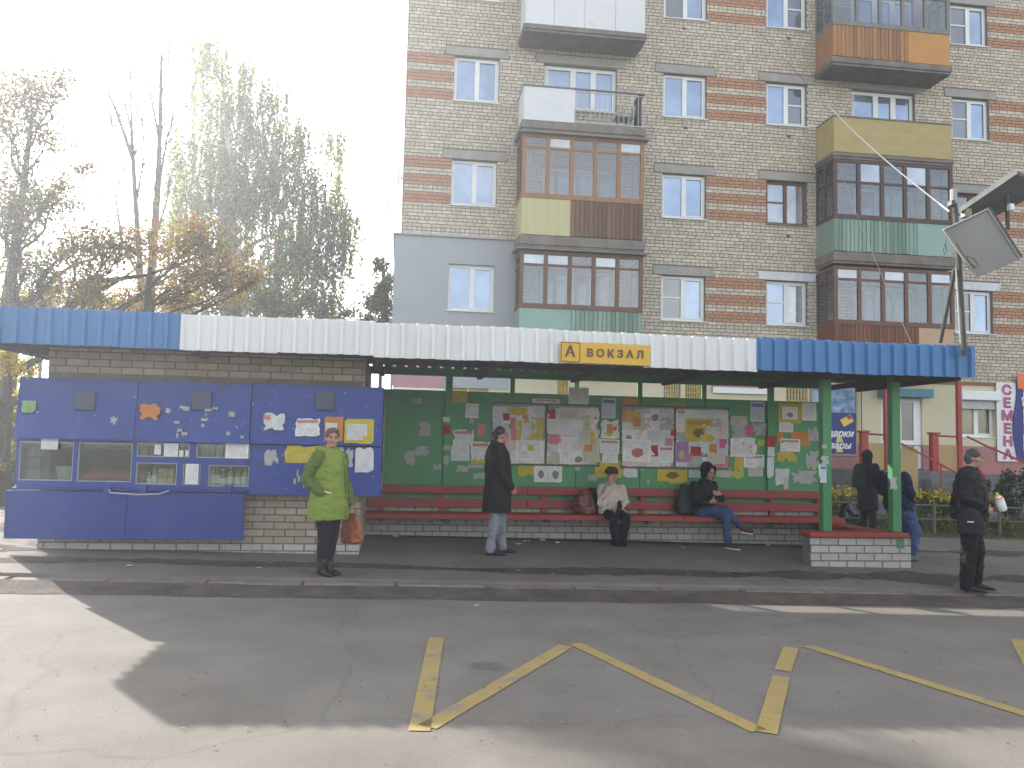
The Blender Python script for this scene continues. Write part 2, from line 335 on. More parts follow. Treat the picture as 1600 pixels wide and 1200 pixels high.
# yellow zigzag bus-stop marking
m_yel = M('worn_yellow_paint', (.35, .245, .07), (.29, .205, .07), sc=4, rough=.85, bump=.4, bsc=90, wear=[((.17, .16, .145), 5., .53, .14), ((.16, .155, .14), 60., .57, .08)])
m_whl = M('worn_white_paint', (.62, .62, .6), (.5, .5, .48), sc=4, rough=.85, bump=.4, bsc=90, wear=[((.17, .16, .145), 5., .60, .1)])
def stripe(b, p, q, wd, n=14):
    p = Vector((p.x, p.y, 0)); q = Vector((q.x, q.y, 0)); d = (q-p).normalized(); s = Vector((-d.y, d.x, 0))
    vs_ = []
    for i in range(n+1):
        c = p.lerp(q, i/n)
        for k in (-1, 1):
            v = c+s*k*(wd/2+.006*noise.noise(c*9+Vector((k*5, 0, 0)))); vs_.append((v.x, v.y, g(v.x, v.y)+.005))
    b.add(vs_, [(2*i, 2*i+2, 2*i+3, 2*i+1) for i in range(n)])
zz = MB()
for (a, c) in [((682, 997), (655, 1143)), ((667, 1137), (884, 1010)), ((899, 1006), (1186, 1143)), ((1197, 1146), (1221, 1058)), ((1223, 1049), (1236, 1012)), ((1262, 1010), (1640, 1128)), ((1590, 1000), (1640, 1090))]:
    stripe(zz, ong(*a), ong(*c), .125)
zz = tag(zz.build('road_marking', m_yel, fix=False), 'worn yellow zigzag bus stop marking painted on the road', 'road marking')
# ================================================================== APARTMENT BUILDING
YB = 21.4; FL = 2.8
def W(k): return k*YB
m_mort = M('mortar', (.21, .185, .155), (.165, .145, .12), sc=9, rough=1, bump=.4, bsc=70)
def tints(nm, base, n, sp, **k):
    out = []
    for i in range(n):
        f = 1+random.uniform(-sp, sp); h = random.uniform(-.02, .02)
        c = tuple(clamp(v*f*(1+h*(j-1)), 0, 1) for j, v in enumerate(base)); out.append(M(f'{nm}_{i}', c, tuple(v*.86 for v in c), sc=7, rough=.93, bump=.35, bsc=90, wear=[(tuple(v*.72 for v in c), .7, .58, .25), (tuple(v*.74 for v in c), .32, .56, .2), (tuple(min(1, v*1.15) for v in c), .5, .62, .12)], **k))
    return out
m_sil = tints('silicate_brick', (.585, .505, .395), 6, .13)
m_red = tints('red_brick', (.51, .255, .15), 4, .13)
m_conc = M('weathered_concrete', (.24, .23, .215), (.17, .16, .15), sc=3, rough=.95, bump=.4, bsc=40, wear=[((.12, .105, .09), 1.6, .57, .2)])
m_plaster = M('grey_plaster', (.36, .37, .40), (.33, .34, .37), sc=1.5, rough=.95, bump=.25, bsc=60, wear=[((.29, .295, .31), .9, .6, .25)])
m_wf = M('white_window_frame', (.78, .78, .77), (.70, .70, .69), sc=4, rough=.45)
m_brf = M('brown_window_frame', (.17, .075, .04), (.11, .05, .03), sc=8, rough=.7, bump=.2)
m_pane = glass('window_glass', (.13, .17, .23), .22, tint=(.58, .70, .90))
m_pane2 = glass('window_glass_curtain', (.22, .225, .225), .16)
m_pane3 = glass('window_glass_dark', (.07, .065, .06), .10)
m_cream = M('cream_plaster', (.60, .54, .38), (.55, .49, .34), sc=1.2, rough=.9, bump=.2, bsc=60, wear=[((.45, .40, .29), 1.4, .6, .2)])
m_pinkp = M('pink_plinth', (.40, .19, .18), (.34, .16, .15), sc=2, rough=.9, bump=.2, wear=[((.25, .14, .12), 2., .6, .15)])
bld = tag(link('apartment_building', None), 'pale brick five storey apartment block with red brick stripes and balconies', 'building')
bld.location = (8, YB, 0)
XW = {'a': (1.11, 2.31), 'b': (6.83, 8.06), 'c': (9.80, 10.98), 'd': (15.40, 16.56)}
ZT, ZB_ = 11.72, 10.50                                   # window head and sill on the fourth floor
def zt(f): return ZT+(f-4)*FL
def zb(f): return ZB_+(f-4)*FL
B1 = (at(818, 200, 20.45).x, at(1006, 200, 20.45).x); B2 = (at(1303, 200, 20.45).x, at(1486, 200, 20.45).x)
BW = {'p': (at(851, 110, YB).x, at(964, 110, YB).x), 'q': (at(1331, 150, YB).x, at(1429, 150, YB).x)}
BX0, BX1, BZ0, BZ1 = -.16, 23.5, 3.42, 15.6
holes = []
for f in (2, 3, 4, 5):
    for k in XW: holes.append((*XW[k], zb(f), zt(f)))
    for k in BW: holes.append((*BW[k], zb(f)-.02, zt(f)-.02))
for f in (2, 3, 4, 5): holes.append((18.6, 19.8, zb(f), zt(f))); holes.append((21.3, 22.5, zb(f), zt(f)))
def wall_holes(b, x0, x1, z0, z1, Y, hs, rev=.14, mi=0):
    X = sorted({x0, x1}|{h[i] for h in hs for i in (0, 1) if x0 < h[i] < x1}); Z = sorted({z0, z1}|{h[i] for h in hs for i in (2, 3) if z0 < h[i] < z1})
    for i in range(len(X)-1):
        for j in range(len(Z)-1):
            cx, cz = (X[i]+X[i+1])/2, (Z[j]+Z[j+1])/2
            if any(h[0] < cx < h[1] and h[2] < cz < h[3] for h in hs): continue
            b.quad((X[i], Y, Z[j]), (X[i+1], Y, Z[j]), (X[i+1], Y, Z[j+1]), (X[i], Y, Z[j+1]), mi)
    for h in hs:
        a, c, d, e = h
        b.quad((a, Y, d), (a, Y, e), (a, Y+rev, e), (a, Y+rev, d), mi); b.quad((c, Y, d), (c, Y+rev, d), (c, Y+rev, e), (c, Y, e), mi)
        b.quad((a, Y, e), (c, Y, e), (c, Y+rev, e), (a, Y+rev, e), mi); b.quad((a, Y, d), (a, Y+rev, d), (c, Y+rev, d), (c, Y, d), mi)
b = MB(); wall_holes(b, BX0+.012, BX1, BZ0, BZ1, YB+.012, holes)
b.quad((BX0+.012, YB+.012, 0), (BX0+.012, YB+11, 0), (BX0+.012, YB+11, BZ1), (BX0+.012, YB+.012, BZ1))
b.quad((BX1, YB+.012, 0), (BX1, YB+11, 0), (BX1, YB+11, BZ1), (BX1, YB+.012, BZ1)); b.quad((BX0+.012, YB+11, 0), (BX1, YB+11, 0), (BX1, YB+11, BZ1), (BX0+.012, YB+11, BZ1))
b.build('wall', m_mort, bld, fix=False)
b = MB(); b.box(BX0+.02, BX1, YB-.3, YB+11, BZ1+.002, BZ1+.22); b.build('roof', m_conc, bld)
b = MB(); b.box(BX0+.05, BX1-.05, YB+.9, YB+1.0, 3.3, BZ1-.05); b.build('inner_wall', M('room_dark', (.05, .048, .045), rough=1), bld)
lint = []
for f in (2, 3, 4, 5):
    for k in list(XW)+list(BW):
        x0, x1 = XW[k] if k in XW else BW[k]
        if f == 2 and k in ('a', 'p', 'q'): continue
        lint.append((x0-.24, x1+.24, zt(f)+.012, zt(f)+.245, f, k))
bh = holes+[(l[0], l[1], l[2]-.01, l[3]) for l in lint]+[(BX0-1, B1[0]+.05, 0, 6.82)]
CO = FL/30
rects = brick_rects(BX0, 19.6, BZ0, BZ0+CO*int(11.8/CO), 0.26, CO, .014, bh, alt=[.25, .25, .125])
def is_red(r):
    x = (r[0]+r[1])/2; z = (r[2]+r[3])/2
    if not (BX0 <= x <= XW['a'][0] or XW['b'][1] <= x <= XW['c'][0] or XW['d'][1] <= x <= 18.6): return False
    for f in (2, 3, 4, 5):
        n_ = (zt(f)-.01-z)/CO
        if n_ >= 0 and int(n_) in (0, 1, 2, 5, 6, 7, 10, 11, 12): return True
    return False
reds = [is_red(r) for r in rects]
def dist(r): return math.hypot((r[0]+r[1])/2, YB, (r[2]+r[3])/2-CAMZ)-(r[1]-r[0])*6
order = sorted((i for i in range(len(rects)) if rects[i][2] > 4.6 and not (B1[0] < rects[i][0] < B1[1])), key=lambda i: dist(rects[i]))
near = set(order[:300])
sb = [MB(), ]; bulk = MB()
for i, r in enumerate(rects):
    mats = m_red if reds[i] else m_sil
    if i in near:
        brick_obj(r[1]-r[0], r[3]-r[2], .02, mats, bld, ((r[0]+r[1])/2, YB-.003-random.random()*.003, (r[2]+r[3])/2))
    else:
        mi = random.randrange(4)+6 if reds[i] else random.randrange(6); y0 = YB-.003-random.random()*.004; a, c, d, e = r; k = .003
        bulk.add([(a, y0+.02, d), (c, y0+.02, d), (c, y0+.02, e), (a, y0+.02, e), (a+k, y0, d+k), (c-k, y0, d+k), (c-k, y0, e-k), (a+k, y0, e-k)],
                 [(4, 5, 6, 7), (0, 1, 5, 4), (1, 2, 6, 5), (2, 3, 7, 6), (3, 0, 4, 7)], mi)
o = bulk.build('bricks', m_sil+m_red, bld, fix=False); o['kind'] = 'stuff'
m_lint = M('concrete_lintel', (.36, .34, .305), (.29, .27, .24), sc=4, rough=.95, bump=.4, bsc=40, wear=[((.22, .2, .175), 2.2, .6, .2)]); m_wl = M('white_lintel_paint', (.66, .67, .70), (.52, .52, .53), sc=5, rough=.9, bump=.3)
for l in lint:
    b = MB(); b.bbox(l[0], l[1], YB-.03, YB+.05, l[2], l[3], .008); b.build('lintel', m_wl if (l[4] == 2 and l[5] in 'cd') else m_lint, bld)
for (px, py) in [(1069, 45), (1232, 60), (1071, 200), (1232, 213), (1231, 369)]:
    p = at(px, py, YB); b = MB(); b.box(p.x-.05, p.x+.05, YB-.012, YB+.02, p.z-.035, p.z+.035); b.build('vent_hole', M('vent_rust', (.16, .08, .05), rough=1), bld)
def window(x0, x1, z0, z1, parent, Y, sash=2, frame=m_wf, panes=None, tr=(), sill=True, split=None, name='window', ft=.075):
    y = Y+.10; b = MB(); d = .06
    b.box(x0+.002, x0+ft, y, y+d, z0+.002, z1-.002); b.box(x1-ft, x1-.002, y, y+d, z0+.002, z1-.002); b.box(x0+ft, x1-ft, y, y+d, z0+.002, z0+ft); b.box(x0+ft, x1-ft, y, y+d, z1-ft, z1-.002)
    xs_ = [x0+ft]+(split or [lerp(x0+ft, x1-ft, i/sash) for i in range(1, sash)])+[x1-ft]
    for x in xs_[1:-1]: b.box(x-ft*.62, x+ft*.62, y-.012, y+d-.002, z0+ft+.001, z1-ft-.001)
    tz = {}
    for i in tr:
        a = xs_[i]+(ft*.62 if i else 0); c = xs_[i+1]-(ft*.62 if i+2 < len(xs_) else 0); zz_ = lerp(z0, z1, .52); b.box(a, c, y+.004, y+d-.006, zz_-.02, zz_+.02); tz[i] = zz_
    if frame is m_wf:                                    # sash rims
        for i in range(len(xs_)-1):
            a = xs_[i]+(ft*.62 if i else 0); c = xs_[i+1]-(ft*.62 if i+2 < len(xs_) else 0); e = .03
            if i % 2 == 1 or len(xs_) > 3: 
                b.box(a, a+e, y-.016, y+.01, z0+ft, z1-ft); b.box(c-e, c, y-.016, y+.01, z0+ft, z1-ft); b.box(a+e, c-e, y-.016, y+.01, z0+ft, z0+ft+e); b.box(a+e, c-e, y-.016, y+.01, z1-ft-e, z1-ft)
    wo = b.build(name, frame, parent)
    for i in range(len(xs_)-1):
        pm = (panes[i % len(panes)] if panes else m_pane); pb = MB()
        pb.box(xs_[i], xs_[i+1], y+.025, y+.033, z0+ft*.9, z1-ft*.9); pb.build('pane', pm, wo, fix=True)
    if sill:
        s = MB(); s.bbox(x0-.04, x1+.04, Y-.06, Y+.10, z0-.028, z0-.002, .006); s.build('sill', m_wf if frame is m_wf else m_conc, wo)
    return wo
for f in (3, 4, 5):
    window(*XW['a'], zb(f), zt(f), bld, YB, panes=[m_pane, m_pane])
window(*XW['a'], zb(2), zt(2), bld, YB-.07, panes=[m_pane])
for f in (2, 3, 4, 5):
    window(*XW['b'], zb(f), zt(f), bld, YB, panes=[m_pane3 if f in (2, 5) else m_pane, m_pane], tr=(0,) if f == 2 else ())
    window(*XW['c'], zb(f), zt(f), bld, YB, panes=[m_pane2 if f == 3 else m_pane, m_pane3 if f in (4, 5) else m_pane2], tr={2: (0,), 3: (0,), 4: (1,), 5: (1,)}[f], frame=m_brf if f == 3 else m_wf)
    window(*XW['d'], zb(f), zt(f), bld, YB, panes=[m_pane3, m_pane], tr=(0,), frame=m_brf if f == 3 else m_wf)
    window(18.6, 19.8, zb(f), zt(f), bld, YB); window(21.3, 22.5, zb(f), zt(f), bld, YB)
    for k in BW:
        x0, x1 = BW[k]; window(x0, x1, zb(f)-.02, zt(f)-.02, bld, YB, panes=[m_pane if f != 2 else m_pane2], split=[x0+(x1-x0)*.40, x0+(x1-x0)*.68])
# grey rendered first floor corner (plaster skin proud of the bricks)
b = MB(); pz1 = 6.80; px0, px1 = -.30, B1[0]+.03; hA = [(*XW['a'], zb(2), zt(2))]
wall_holes(b, px0, px1, 2.9, pz1, YB-.08, hA, rev=.1)
b.quad((px0, YB-.08, 2.9), (px0, YB+5, 2.9), (px0, YB+5, pz1), (px0, YB-.08, pz1)); b.build('plaster_section', m_plaster, bld, fix=False)
b = MB(); b.bbox(px0-.05, px1+.01, YB-.14, YB+.01, pz1+.002, pz1+.05, .006); b.box(px0-.05, px0+.12, YB+.012, YB+5, pz1+.002, pz1+.05); b.build('plaster_capping', M('zinc_capping', (.36, .36, .39), rough=.6, metal=.2), bld)
# balconies
YF = 20.45
m_slab = M('balcony_slab', (.22, .19, .16), (.14, .12, .10), sc=2.5, rough=.95, bump=.5, bsc=30, wear=[((.22, .2, .18), 3., .6, .15)])
C = dict(white=M('white_panel', (.66, .66, .66), (.60, .60, .61), sc=1.5, rough=.6, wear=[((.5, .49, .46), 1.8, .62, .15)]),
         pale=M('pale_yellow_panel', (.50, .46, .25), (.44, .40, .22), sc=1.6, rough=.8, stretch=(6, 6, .6), wear=[((.30, .26, .15), 2.2, .62, .1)]),
         wood=M('brown_plank', (.20, .10, .05), (.12, .07, .045), sc=7, rough=.85, bump=.3, stretch=(5, 5, .5), wear=[((.16, .13, .1), 3, .6, .15)]),
         orange=M('orange_plank', (.40, .19, .06), (.26, .13, .06), sc=6, rough=.8, bump=.3, stretch=(6, 6, .5), wear=[((.24, .17, .12), 3., .56, .2)]),
         orangep=M('orange_panel', (.50, .24, .05), (.44, .21, .05), sc=2, rough=.7),
         khaki=M('khaki_panel', (.42, .33, .14), (.36, .28, .12), sc=1.8, rough=.8, stretch=(1, 1, 3), wear=[((.28, .22, .11), 2.5, .6, .2)]),
         mint=M('mint_slat', (.22, .32, .26), (.18, .26, .21), sc=4, rough=.8, stretch=(5, 5, .6), wear=[((.16, .19, .16), 4., .6, .15)]),
         mintp=M('mint_panel', (.26, .38, .34), (.23, .34, .30), sc=2, rough=.7),
         red=M('redbrown_slat', (.20, .075, .035), (.14, .05, .025), sc=6, rough=.7, stretch=(5, 5, .5)),
         tan=M('tan_panel', (.50, .34, .21), (.45, .30, .18), sc=2, rough=.7),
         grey=M('grey_frame', (.22, .21, .19), (.16, .15, .14), sc=6, rough=.8), ofr=M('orange_brown_frame', (.34, .165, .07), (.25, .12, .055), sc=7, rough=.7, bump=.2),
         dbr=M('dark_brown_frame', (.10, .055, .04), (.07, .04, .03), sc=7, rough=.7), brn=M('mid_brown_frame', (.17, .085, .05), (.12, .06, .04), sc=7, rough=.7),
         steel=M('rail_steel', (.20, .19, .18), (.13, .11, .10), sc=9, rough=.7, metal=.4), trim=M('tan_trim', (.42, .26, .12), rough=.7))
m_bg = clear_glass('balcony_glass', .09, (.66, .69, .72))
def vary(m):
    f = random.choice((.72, .86, 1., 1.12)); nm = f'{m.name}_{int(f*100)}'
    if f == 1.: return m
    if nm not in MT:
        c = m.copy(); c.name = nm
        for e in next(n for n in c.node_tree.nodes if n.type == 'VALTORGB').color_ramp.elements: e.color = tuple(v*f for v in e.color[:3])+(1,)
        MT[nm] = c
    return MT[nm]
def balcony(xr, zs, ph, segs, glaze=None, label=None, hood=None, slabt=.16, n=5, transom=.26, zh=None):
    """zs: slab underside; ph: parapet height; segs: (fraction from, to, material key, kind plank|panel|rail)"""
    x0, x1 = xr; b = MB(); b.bbox(x0-.06, x1+.06, YF-.03, YB+.02, zs, zs+slabt, .012); b.box(x0-.03, x1+.03, YF+.01, YB+.01, zs-.06, zs-.001)
    bo = b.build('balcony', m_slab, bld); z0 = zs+slabt+.004; z1 = z0+ph
    for (t0, t1, k, kind) in segs:
        a, c = lerp(x0, x1, t0), lerp(x0, x1, t1)
        if kind == 'panel':
            b = MB(); b.bbox(a+.004, c-.004, YF+.01, YF+.03, z0+.02, z1-.02, .004); b.build('panel', C[k], bo)
        elif kind == 'plank':
            m_ = max(1, int(round((c-a)/.115)))
            for i in range(m_):
                u, v = lerp(a, c, i/m_)+.007, lerp(a, c, (i+1)/m_)-.007; yy = random.uniform(-.006, .006)
                b = MB(); b.box(u, v, YF+.008+yy, YF+.03+yy, z0+.02+random.uniform(0, .02), z1-.02); b.build('plank', vary(C[k]), bo)
        elif kind == 'rail':
            m_ = int((c-a)/.125)
            for i in range(m_+1):
                x = a+.02+(c-a-.04)*i/m_; b = MB(); b.box(x-.008, x+.008, YF+.012, YF+.028, z0+.06, z1-.08); b.build('baluster', M('pale_rail', (.45, .43, .40), rough=.7), bo)
            b = MB(); b.box(a, c, YF+.005, YF+.035, z0+.03, z0+.06); b.box(a, c, YF+.01, YF+.03, z1-.08, z1-.06); b.build('lower_rail', M('pale_rail', (.45, .43, .40)), bo)
    sk = segs[0][2] if segs[0][3] != 'rail' else 'white'
    b = MB(); b.box(x0+.02, x1-.02, YF+.05, YF+.06, z0+.01, z1-.02) if all(q[3] != 'rail' for q in segs) else b.box(x0+.02, lerp(x0, x1, segs[0][1]), YF+.05, YF+.06, z0+.01, z1-.02); b.build('parapet_lining', C['dbr'], bo)
    sk2 = segs[-1][2]
    for xx, kk, kd in ((x0, sk, segs[0][3]), (x1, sk2, segs[-1][3])):
        if kd == 'plank':
            for i in range(7):
                u = lerp(YF+.03, YB-.02, i/7)+.003; v = lerp(YF+.03, YB-.02, (i+1)/7)-.003; b = MB(); b.box(xx-.012, xx+.012, u, v, z0+.02, z1-.02); b.build('plank', C[kk], bo)
        elif kd == 'panel':
            b = MB(); b.box(xx-.011, xx+.011, YF+.035, YB-.01, z0+.02, z1-.02); b.build('panel', C[kk], bo)
    b = MB(); b.box(x0-.02, x1+.02, YF-.01, YF+.05, z1-.018, z1+.02); b.box(x0-.02, x0+.03, YF+.052, YB-.01, z1-.018, z1+.02); b.box(x1-.03, x1+.02, YF+.052, YB-.01, z1-.018, z1+.02)
    b.build('handrail', C['steel'] if not glaze else C[glaze], bo)
    if glaze:
        gz0 = z1+.022; gz1 = zh; ft = .085; b = MB()
        b.box(x0-.02, x1+.02, YF-.005, YF+.055, gz0, gz0+ft); b.box(x0-.02, x1+.02, YF-.005, YF+.055, gz1-ft, gz1)
        for i in range(n+1):
            x = lerp(x0+.03, x1-.03, i/n); b.box(x-.05, x+.05, YF-.012, YF+.062, gz0+ft, gz1-ft)
        tz = gz1-ft-transom; b.box(x0+.08, x1-.08, YF+.002, YF+.05, tz-.03, tz+.03)
        for xx in (x0, x1):
            b.box(xx-.018, xx+.042 if xx == x0 else xx+.018, YF+.064, YB-.012, gz0, gz0+ft-.002); b.box(xx-.018, xx+.042 if xx == x0 else xx+.018, YF+.064, YB-.012, gz1-ft+.002, gz1-.002)
            for i in (1, 2): y = lerp(YF, YB, i/2.05); b.box(xx-.02, xx+.02, y-.035, y+.035, gz0+ft, gz1-ft)
            b.box(xx-.016, xx+.016, YF+.066, YB-.02, tz-.025, tz+.025)
        fo = b.build('glazing_frame', C[glaze], bo)
        for i in range(n):
            u, v = lerp(x0+.03, x1-.03, i/n)+.05, lerp(x0+.03, x1-.03, (i+1)/n)-.05
            p = MB(); p.box(u, v, YF+.02, YF+.026, gz0+ft, tz-.03); p.build('pane', m_bg, bo)
            p = MB(); p.box(u, v, YF+.02, YF+.026, tz+.03, gz1-ft); p.build('pane', m_pane2 if random.random() < .45 else m_bg, bo)
        for xx in (x0, x1):
            p = MB(); p.box(xx-.003, xx+.003, YF+.07, YB-.03, gz0+ft, gz1-ft); p.build('pane', m_bg, bo)
    if hood:
        b = MB(); b.add([(x0-.12, YF-.16, hood), (x1+.12, YF-.16, hood), (x1+.12, YB, hood+.1), (x0-.12, YB, hood+.1), (x0-.12, YF-.16, hood+.03), (x1+.12, YF-.16, hood+.03), (x1+.12, YB, hood+.13), (x0-.12, YB, hood+.13)], [(0, 1, 2, 3), (7, 6, 5, 4), (0, 4, 5, 1), (1, 5, 6, 2), (2, 6, 7, 3), (3, 7, 4, 0)])
        b.build('hood', m_conc, bo)
    return bo
def zf(px, py): return at(px, py, YF).z
S1 = {4: zf(910, 206), 3: zf(905, 386)}; pitch = S1[4]-S1[3]; S1[5] = zf(915, 52); S1[2] = S1[3]-FL
S2 = {5: zf(1395, 105), 4: zf(1400, 250), 3: zf(1400, 412), 2: zf(1400, 412)-FL}
balcony(B1, S1[5], 1.0, [(0, .235, 'white', 'panel'), (.235, .49, 'white', 'panel'), (.49, .75, 'white', 'panel'), (.75, 1, 'white', 'panel')], slabt=.12, glaze='white', zh=S1[5]+2.4)
bo = balcony(B1, S1[4], .92, [(0, .42, 'white', 'panel'), (.42, 1, 'white', 'rail')], slabt=.2)
balcony(B1, S1[3], .98, [(0, .40, 'pale', 'panel'), (.40, 1, 'wood', 'plank')], glaze='ofr', zh=S1[4]-.14, slabt=.24, hood=S1[4]-.15)
balcony(B1, S1[2], 1.0, [(0, .42, 'mintp', 'panel'), (.42, 1, 'mint', 'plank')], glaze='brn', zh=S1[3]-.16, slabt=.2, hood=S1[3]-.14)
balcony(B2, S2[5], .92, [(0, .64, 'orange', 'plank'), (.64, 1, 'orangep', 'panel')], glaze='grey', zh=S2[5]+2.4, slabt=.16)
balcony(B2, S2[4], 1.0, [(0, 1, 'khaki', 'panel')], slabt=.10)
balcony(B2, S2[3], .92, [(0, .70, 'mint', 'plank'), (.70, 1, 'mintp', 'panel')], glaze='dbr', zh=S2[4]-.08, slabt=.24, transom=.52)
balcony(B2, S2[2], .92, [(0, .70, 'red', 'plank'), (.70, 1, 'tan', 'panel')], glaze='brn', zh=S2[3]-.14, slabt=.2)
# chair and folded things on the open balcony
ch = thing('balcony_chair', (B1[1]-.5, YF+.45, S1[4]+.2), 'pale green folding chair on the open balcony with a rail', 'chair'); zc = S1[4]+.205; xc = B1[1]-.45
b = MB(); b.bbox(xc-.22, xc+.2, YF+.3, YF+.7, zc+.40, zc+.44, .01); b.build('seat', C['mintp'], ch)
b = MB(); b.bbox(xc+.16, xc+.2, YF+.3, YF+.7, zc+.46, zc+.85, .01, T=Matrix.Translation((xc, 0, zc)) @ Matrix.Rotation(.2, 4, 'Y') @ Matrix.Translation((-xc, 0, -zc))); b.build('backrest', C['mintp'], ch)
for sx in (-.19, .17):
    for sy in (.33, .67): b = MB(); b.tube([(xc+sx, YF+sy, zc), (xc+sx*.9, YF+sy, zc+.4)], .014, 6); b.build('leg', C['steel'], ch)
b = MB(); b.bbox(B1[1]-.13, B1[1]-.03, YF+.1, YF+.6, zc, zc+.95, .03); tag(b.build('rolled_mat', M('dark_mat', (.05, .05, .06), rough=.9), smooth=False), 'dark rolled mat standing at the end of the open balcony', 'mat')
# aerial and dish on the building's corner
p = at(611, 335, YB+.4); an = thing('tv_aerial', (BX0, YB+.4, at(640, 337, YB).z), 'thin metal television aerial on the building corner', 'aerial')
b = MB(); b.tube([(BX0+.02, YB+.4, p.z), (p.x, YB+.4, p.z), ], .012, 6); b.build('arm', C['steel'], an)
b = MB(); b.tube([(p.x, YB+.4, p.z), (p.x+.03, YB+.4, p.z+.75)], .012, 6); b.build('mast', C['steel'], an)
for i in range(6): b = MB(); zq = p.z+.05+i*.11; b.tube([(p.x-.09, YB+.1, zq), (p.x-.09+.03, YB+.7, zq)], .008, 5); b.build('element', C['steel'], an)
b = MB(); b.tube([(p.x-.075, YB+.4, p.z), (p.x-.07, YB+.4, p.z+.65)], .008, 5); b.build('boom', C['steel'], an)
q = at(626, 275, YB+.5); di = thing('satellite_dish', q, 'cream satellite dish on the building corner above the aerial', 'satellite dish')
b = MB(); rr_ = .32; b.loft([(q+Vector((-.02-.1*(1-(k/6)**2), 0, 0)), Vector((0, rr_*max(k/6, .02), 0)), Vector((0, 0, rr_*max(k/6, .02)))) for k in range(7)], 18); b.build('dish', M('cream_metal', (.55, .50, .36), rough=.6), di, smooth=True)
b = MB(); b.tube([q+Vector((.0, 0, 0)), Vector((BX0+.02, q.y, q.z-.1))], .02, 6); b.build('bracket', C['steel'], di)
# ------------------------------------------------------------------ shops on the ground floor
m_stone = M('grey_stone_base', (.17, .17, .17), (.11, .11, .115), sc=4, rough=.95, bump=.5, bsc=25)
m_redp = M('red_paint', (.36, .045, .04), (.27, .035, .033), sc=5, rough=.5, wear=[((.2, .06, .05), 7, .62, .1)])
m_tan = M('tan_board', (.42, .29, .13), (.37, .25, .11), sc=3, rough=.8)
m_blueaw = M('teal_awning', (.10, .24, .30), rough=.7)
m_ygr = M('yellow_grille', (.55, .38, .04), rough=.6)
YG = YB-.05
def gx(px): return at(px, 660, YG).x
door = (gx(1377), gx(1441), 1.06, 2.98); w2 = (gx(1501), gx(1556), 1.98, 3.16)
gw = [(gx(705), gx(728), 2.0, 3.25), (gx(731), gx(762), 2.0, 3.25), (gx(1036), gx(1063), 2.0, 3.25), (gx(1070), gx(1096), 2.0, 3.25), (gx(1228), gx(1262), 2.0, 3.25), (gx(870), gx(886), 2.0, 3.25)]
b = MB(); wall_holes(b, -.2, 23.5, 1.72, 3.42, YG, [door[:2]+(1.72, door[3]), w2]+gw, rev=.16); b.build('shop_wall', m_cream, bld, fix=False)
b = MB(); wall_holes(b, -.2, 23.5, .95, 1.719, YG-.02, [door[:2]+(.95, 1.719)], rev=.18); b.build('plinth', m_pinkp, bld, fix=False)
b = MB(); b.box(-.22, 23.5, YG-.04, YG+.3, -.6, .949); b.build('stone_base', m_stone, bld)
b = MB(); b.box(px1, 23.5, YG-.03, YB+.02, 3.421, 3.50); b.build('string_course', M('rust_band', (.28, .12, .06), (.22, .1, .06), rough=.8), bld)
for k, h in enumerate(gw):
    wo = window(*h, bld, YG+.03, sash=1, panes=[m_pane3], sill=False, ft=.05)
    b = MB(); n = 7
    for i in range(1, n): x = lerp(h[0], h[1], i/n); b.box(x-.012, x+.012, YG+.02, YG+.035, h[2], h[3])
    for i in range(1, 9): z = lerp(h[2], h[3], i/9); b.box(h[0], h[1], YG+.036, YG+.05, z-.012, z+.012)
    b.build('grille', m_ygr, wo)
wo = window(*w2, bld, YG+.03, panes=[glass('shop_glass', (.16, .13, .03), .07)], name='window')  # yellow foliage reflections painted into the pane's base colour
b = MB(); b.bbox(w2[0]-.06, w2[1]+.06, YG-.16, YG+.02, w2[3]-.16, w2[3]+.10, .02); b.build('shutter_box', m_wf, wo)
b = MB(); b.box(w2[0]+.03, w2[1]-.03, YG-.02, YG+.0, w2[3]-.40, w2[3]-.165); b.build('shutter_slats', M('shutter_grey', (.50, .50, .49), rough=.6), wo)
do = MB(); x0, x1, z0, z1 = door; xm = lerp(x0, x1, .47)
for (a, c) in ((x0, x0+.08), (x1-.22, x1), (xm-.06, xm+.06)): do.box(a, c, YG+.06, YG+.12, z0, z1)
do.box(x0+.08, x1-.22, YG+.062, YG+.118, z1-.1, z1); do.box(x0+.08, x1-.22, YG+.062, YG+.118, z0, z0+.12); do.box(x0+.08, x1-.22, YG+.064, YG+.116, z0+.62, z0+.78)
do = do.build('shop_door', m_wf, bld); b = MB(); b.box(x0+.08, x1-.22, YG+.085, YG+.092, z0+.12, z1-.1); b.build('pane', glass('door_glass', (.10, .065, .025), .07), do)
b = MB(); b.tube([(xm-.09, YG+.03, z0+.75), (xm-.09, YG+.03, z0+1.15)], .014, 6); b.build('handle', C['steel'], do)
b = MB(); b.bbox(x0-.12, x1+.08, YG-.42, YG-.01, z1+.03, z1+.26, .01); b.build('awning', m_blueaw, bld)
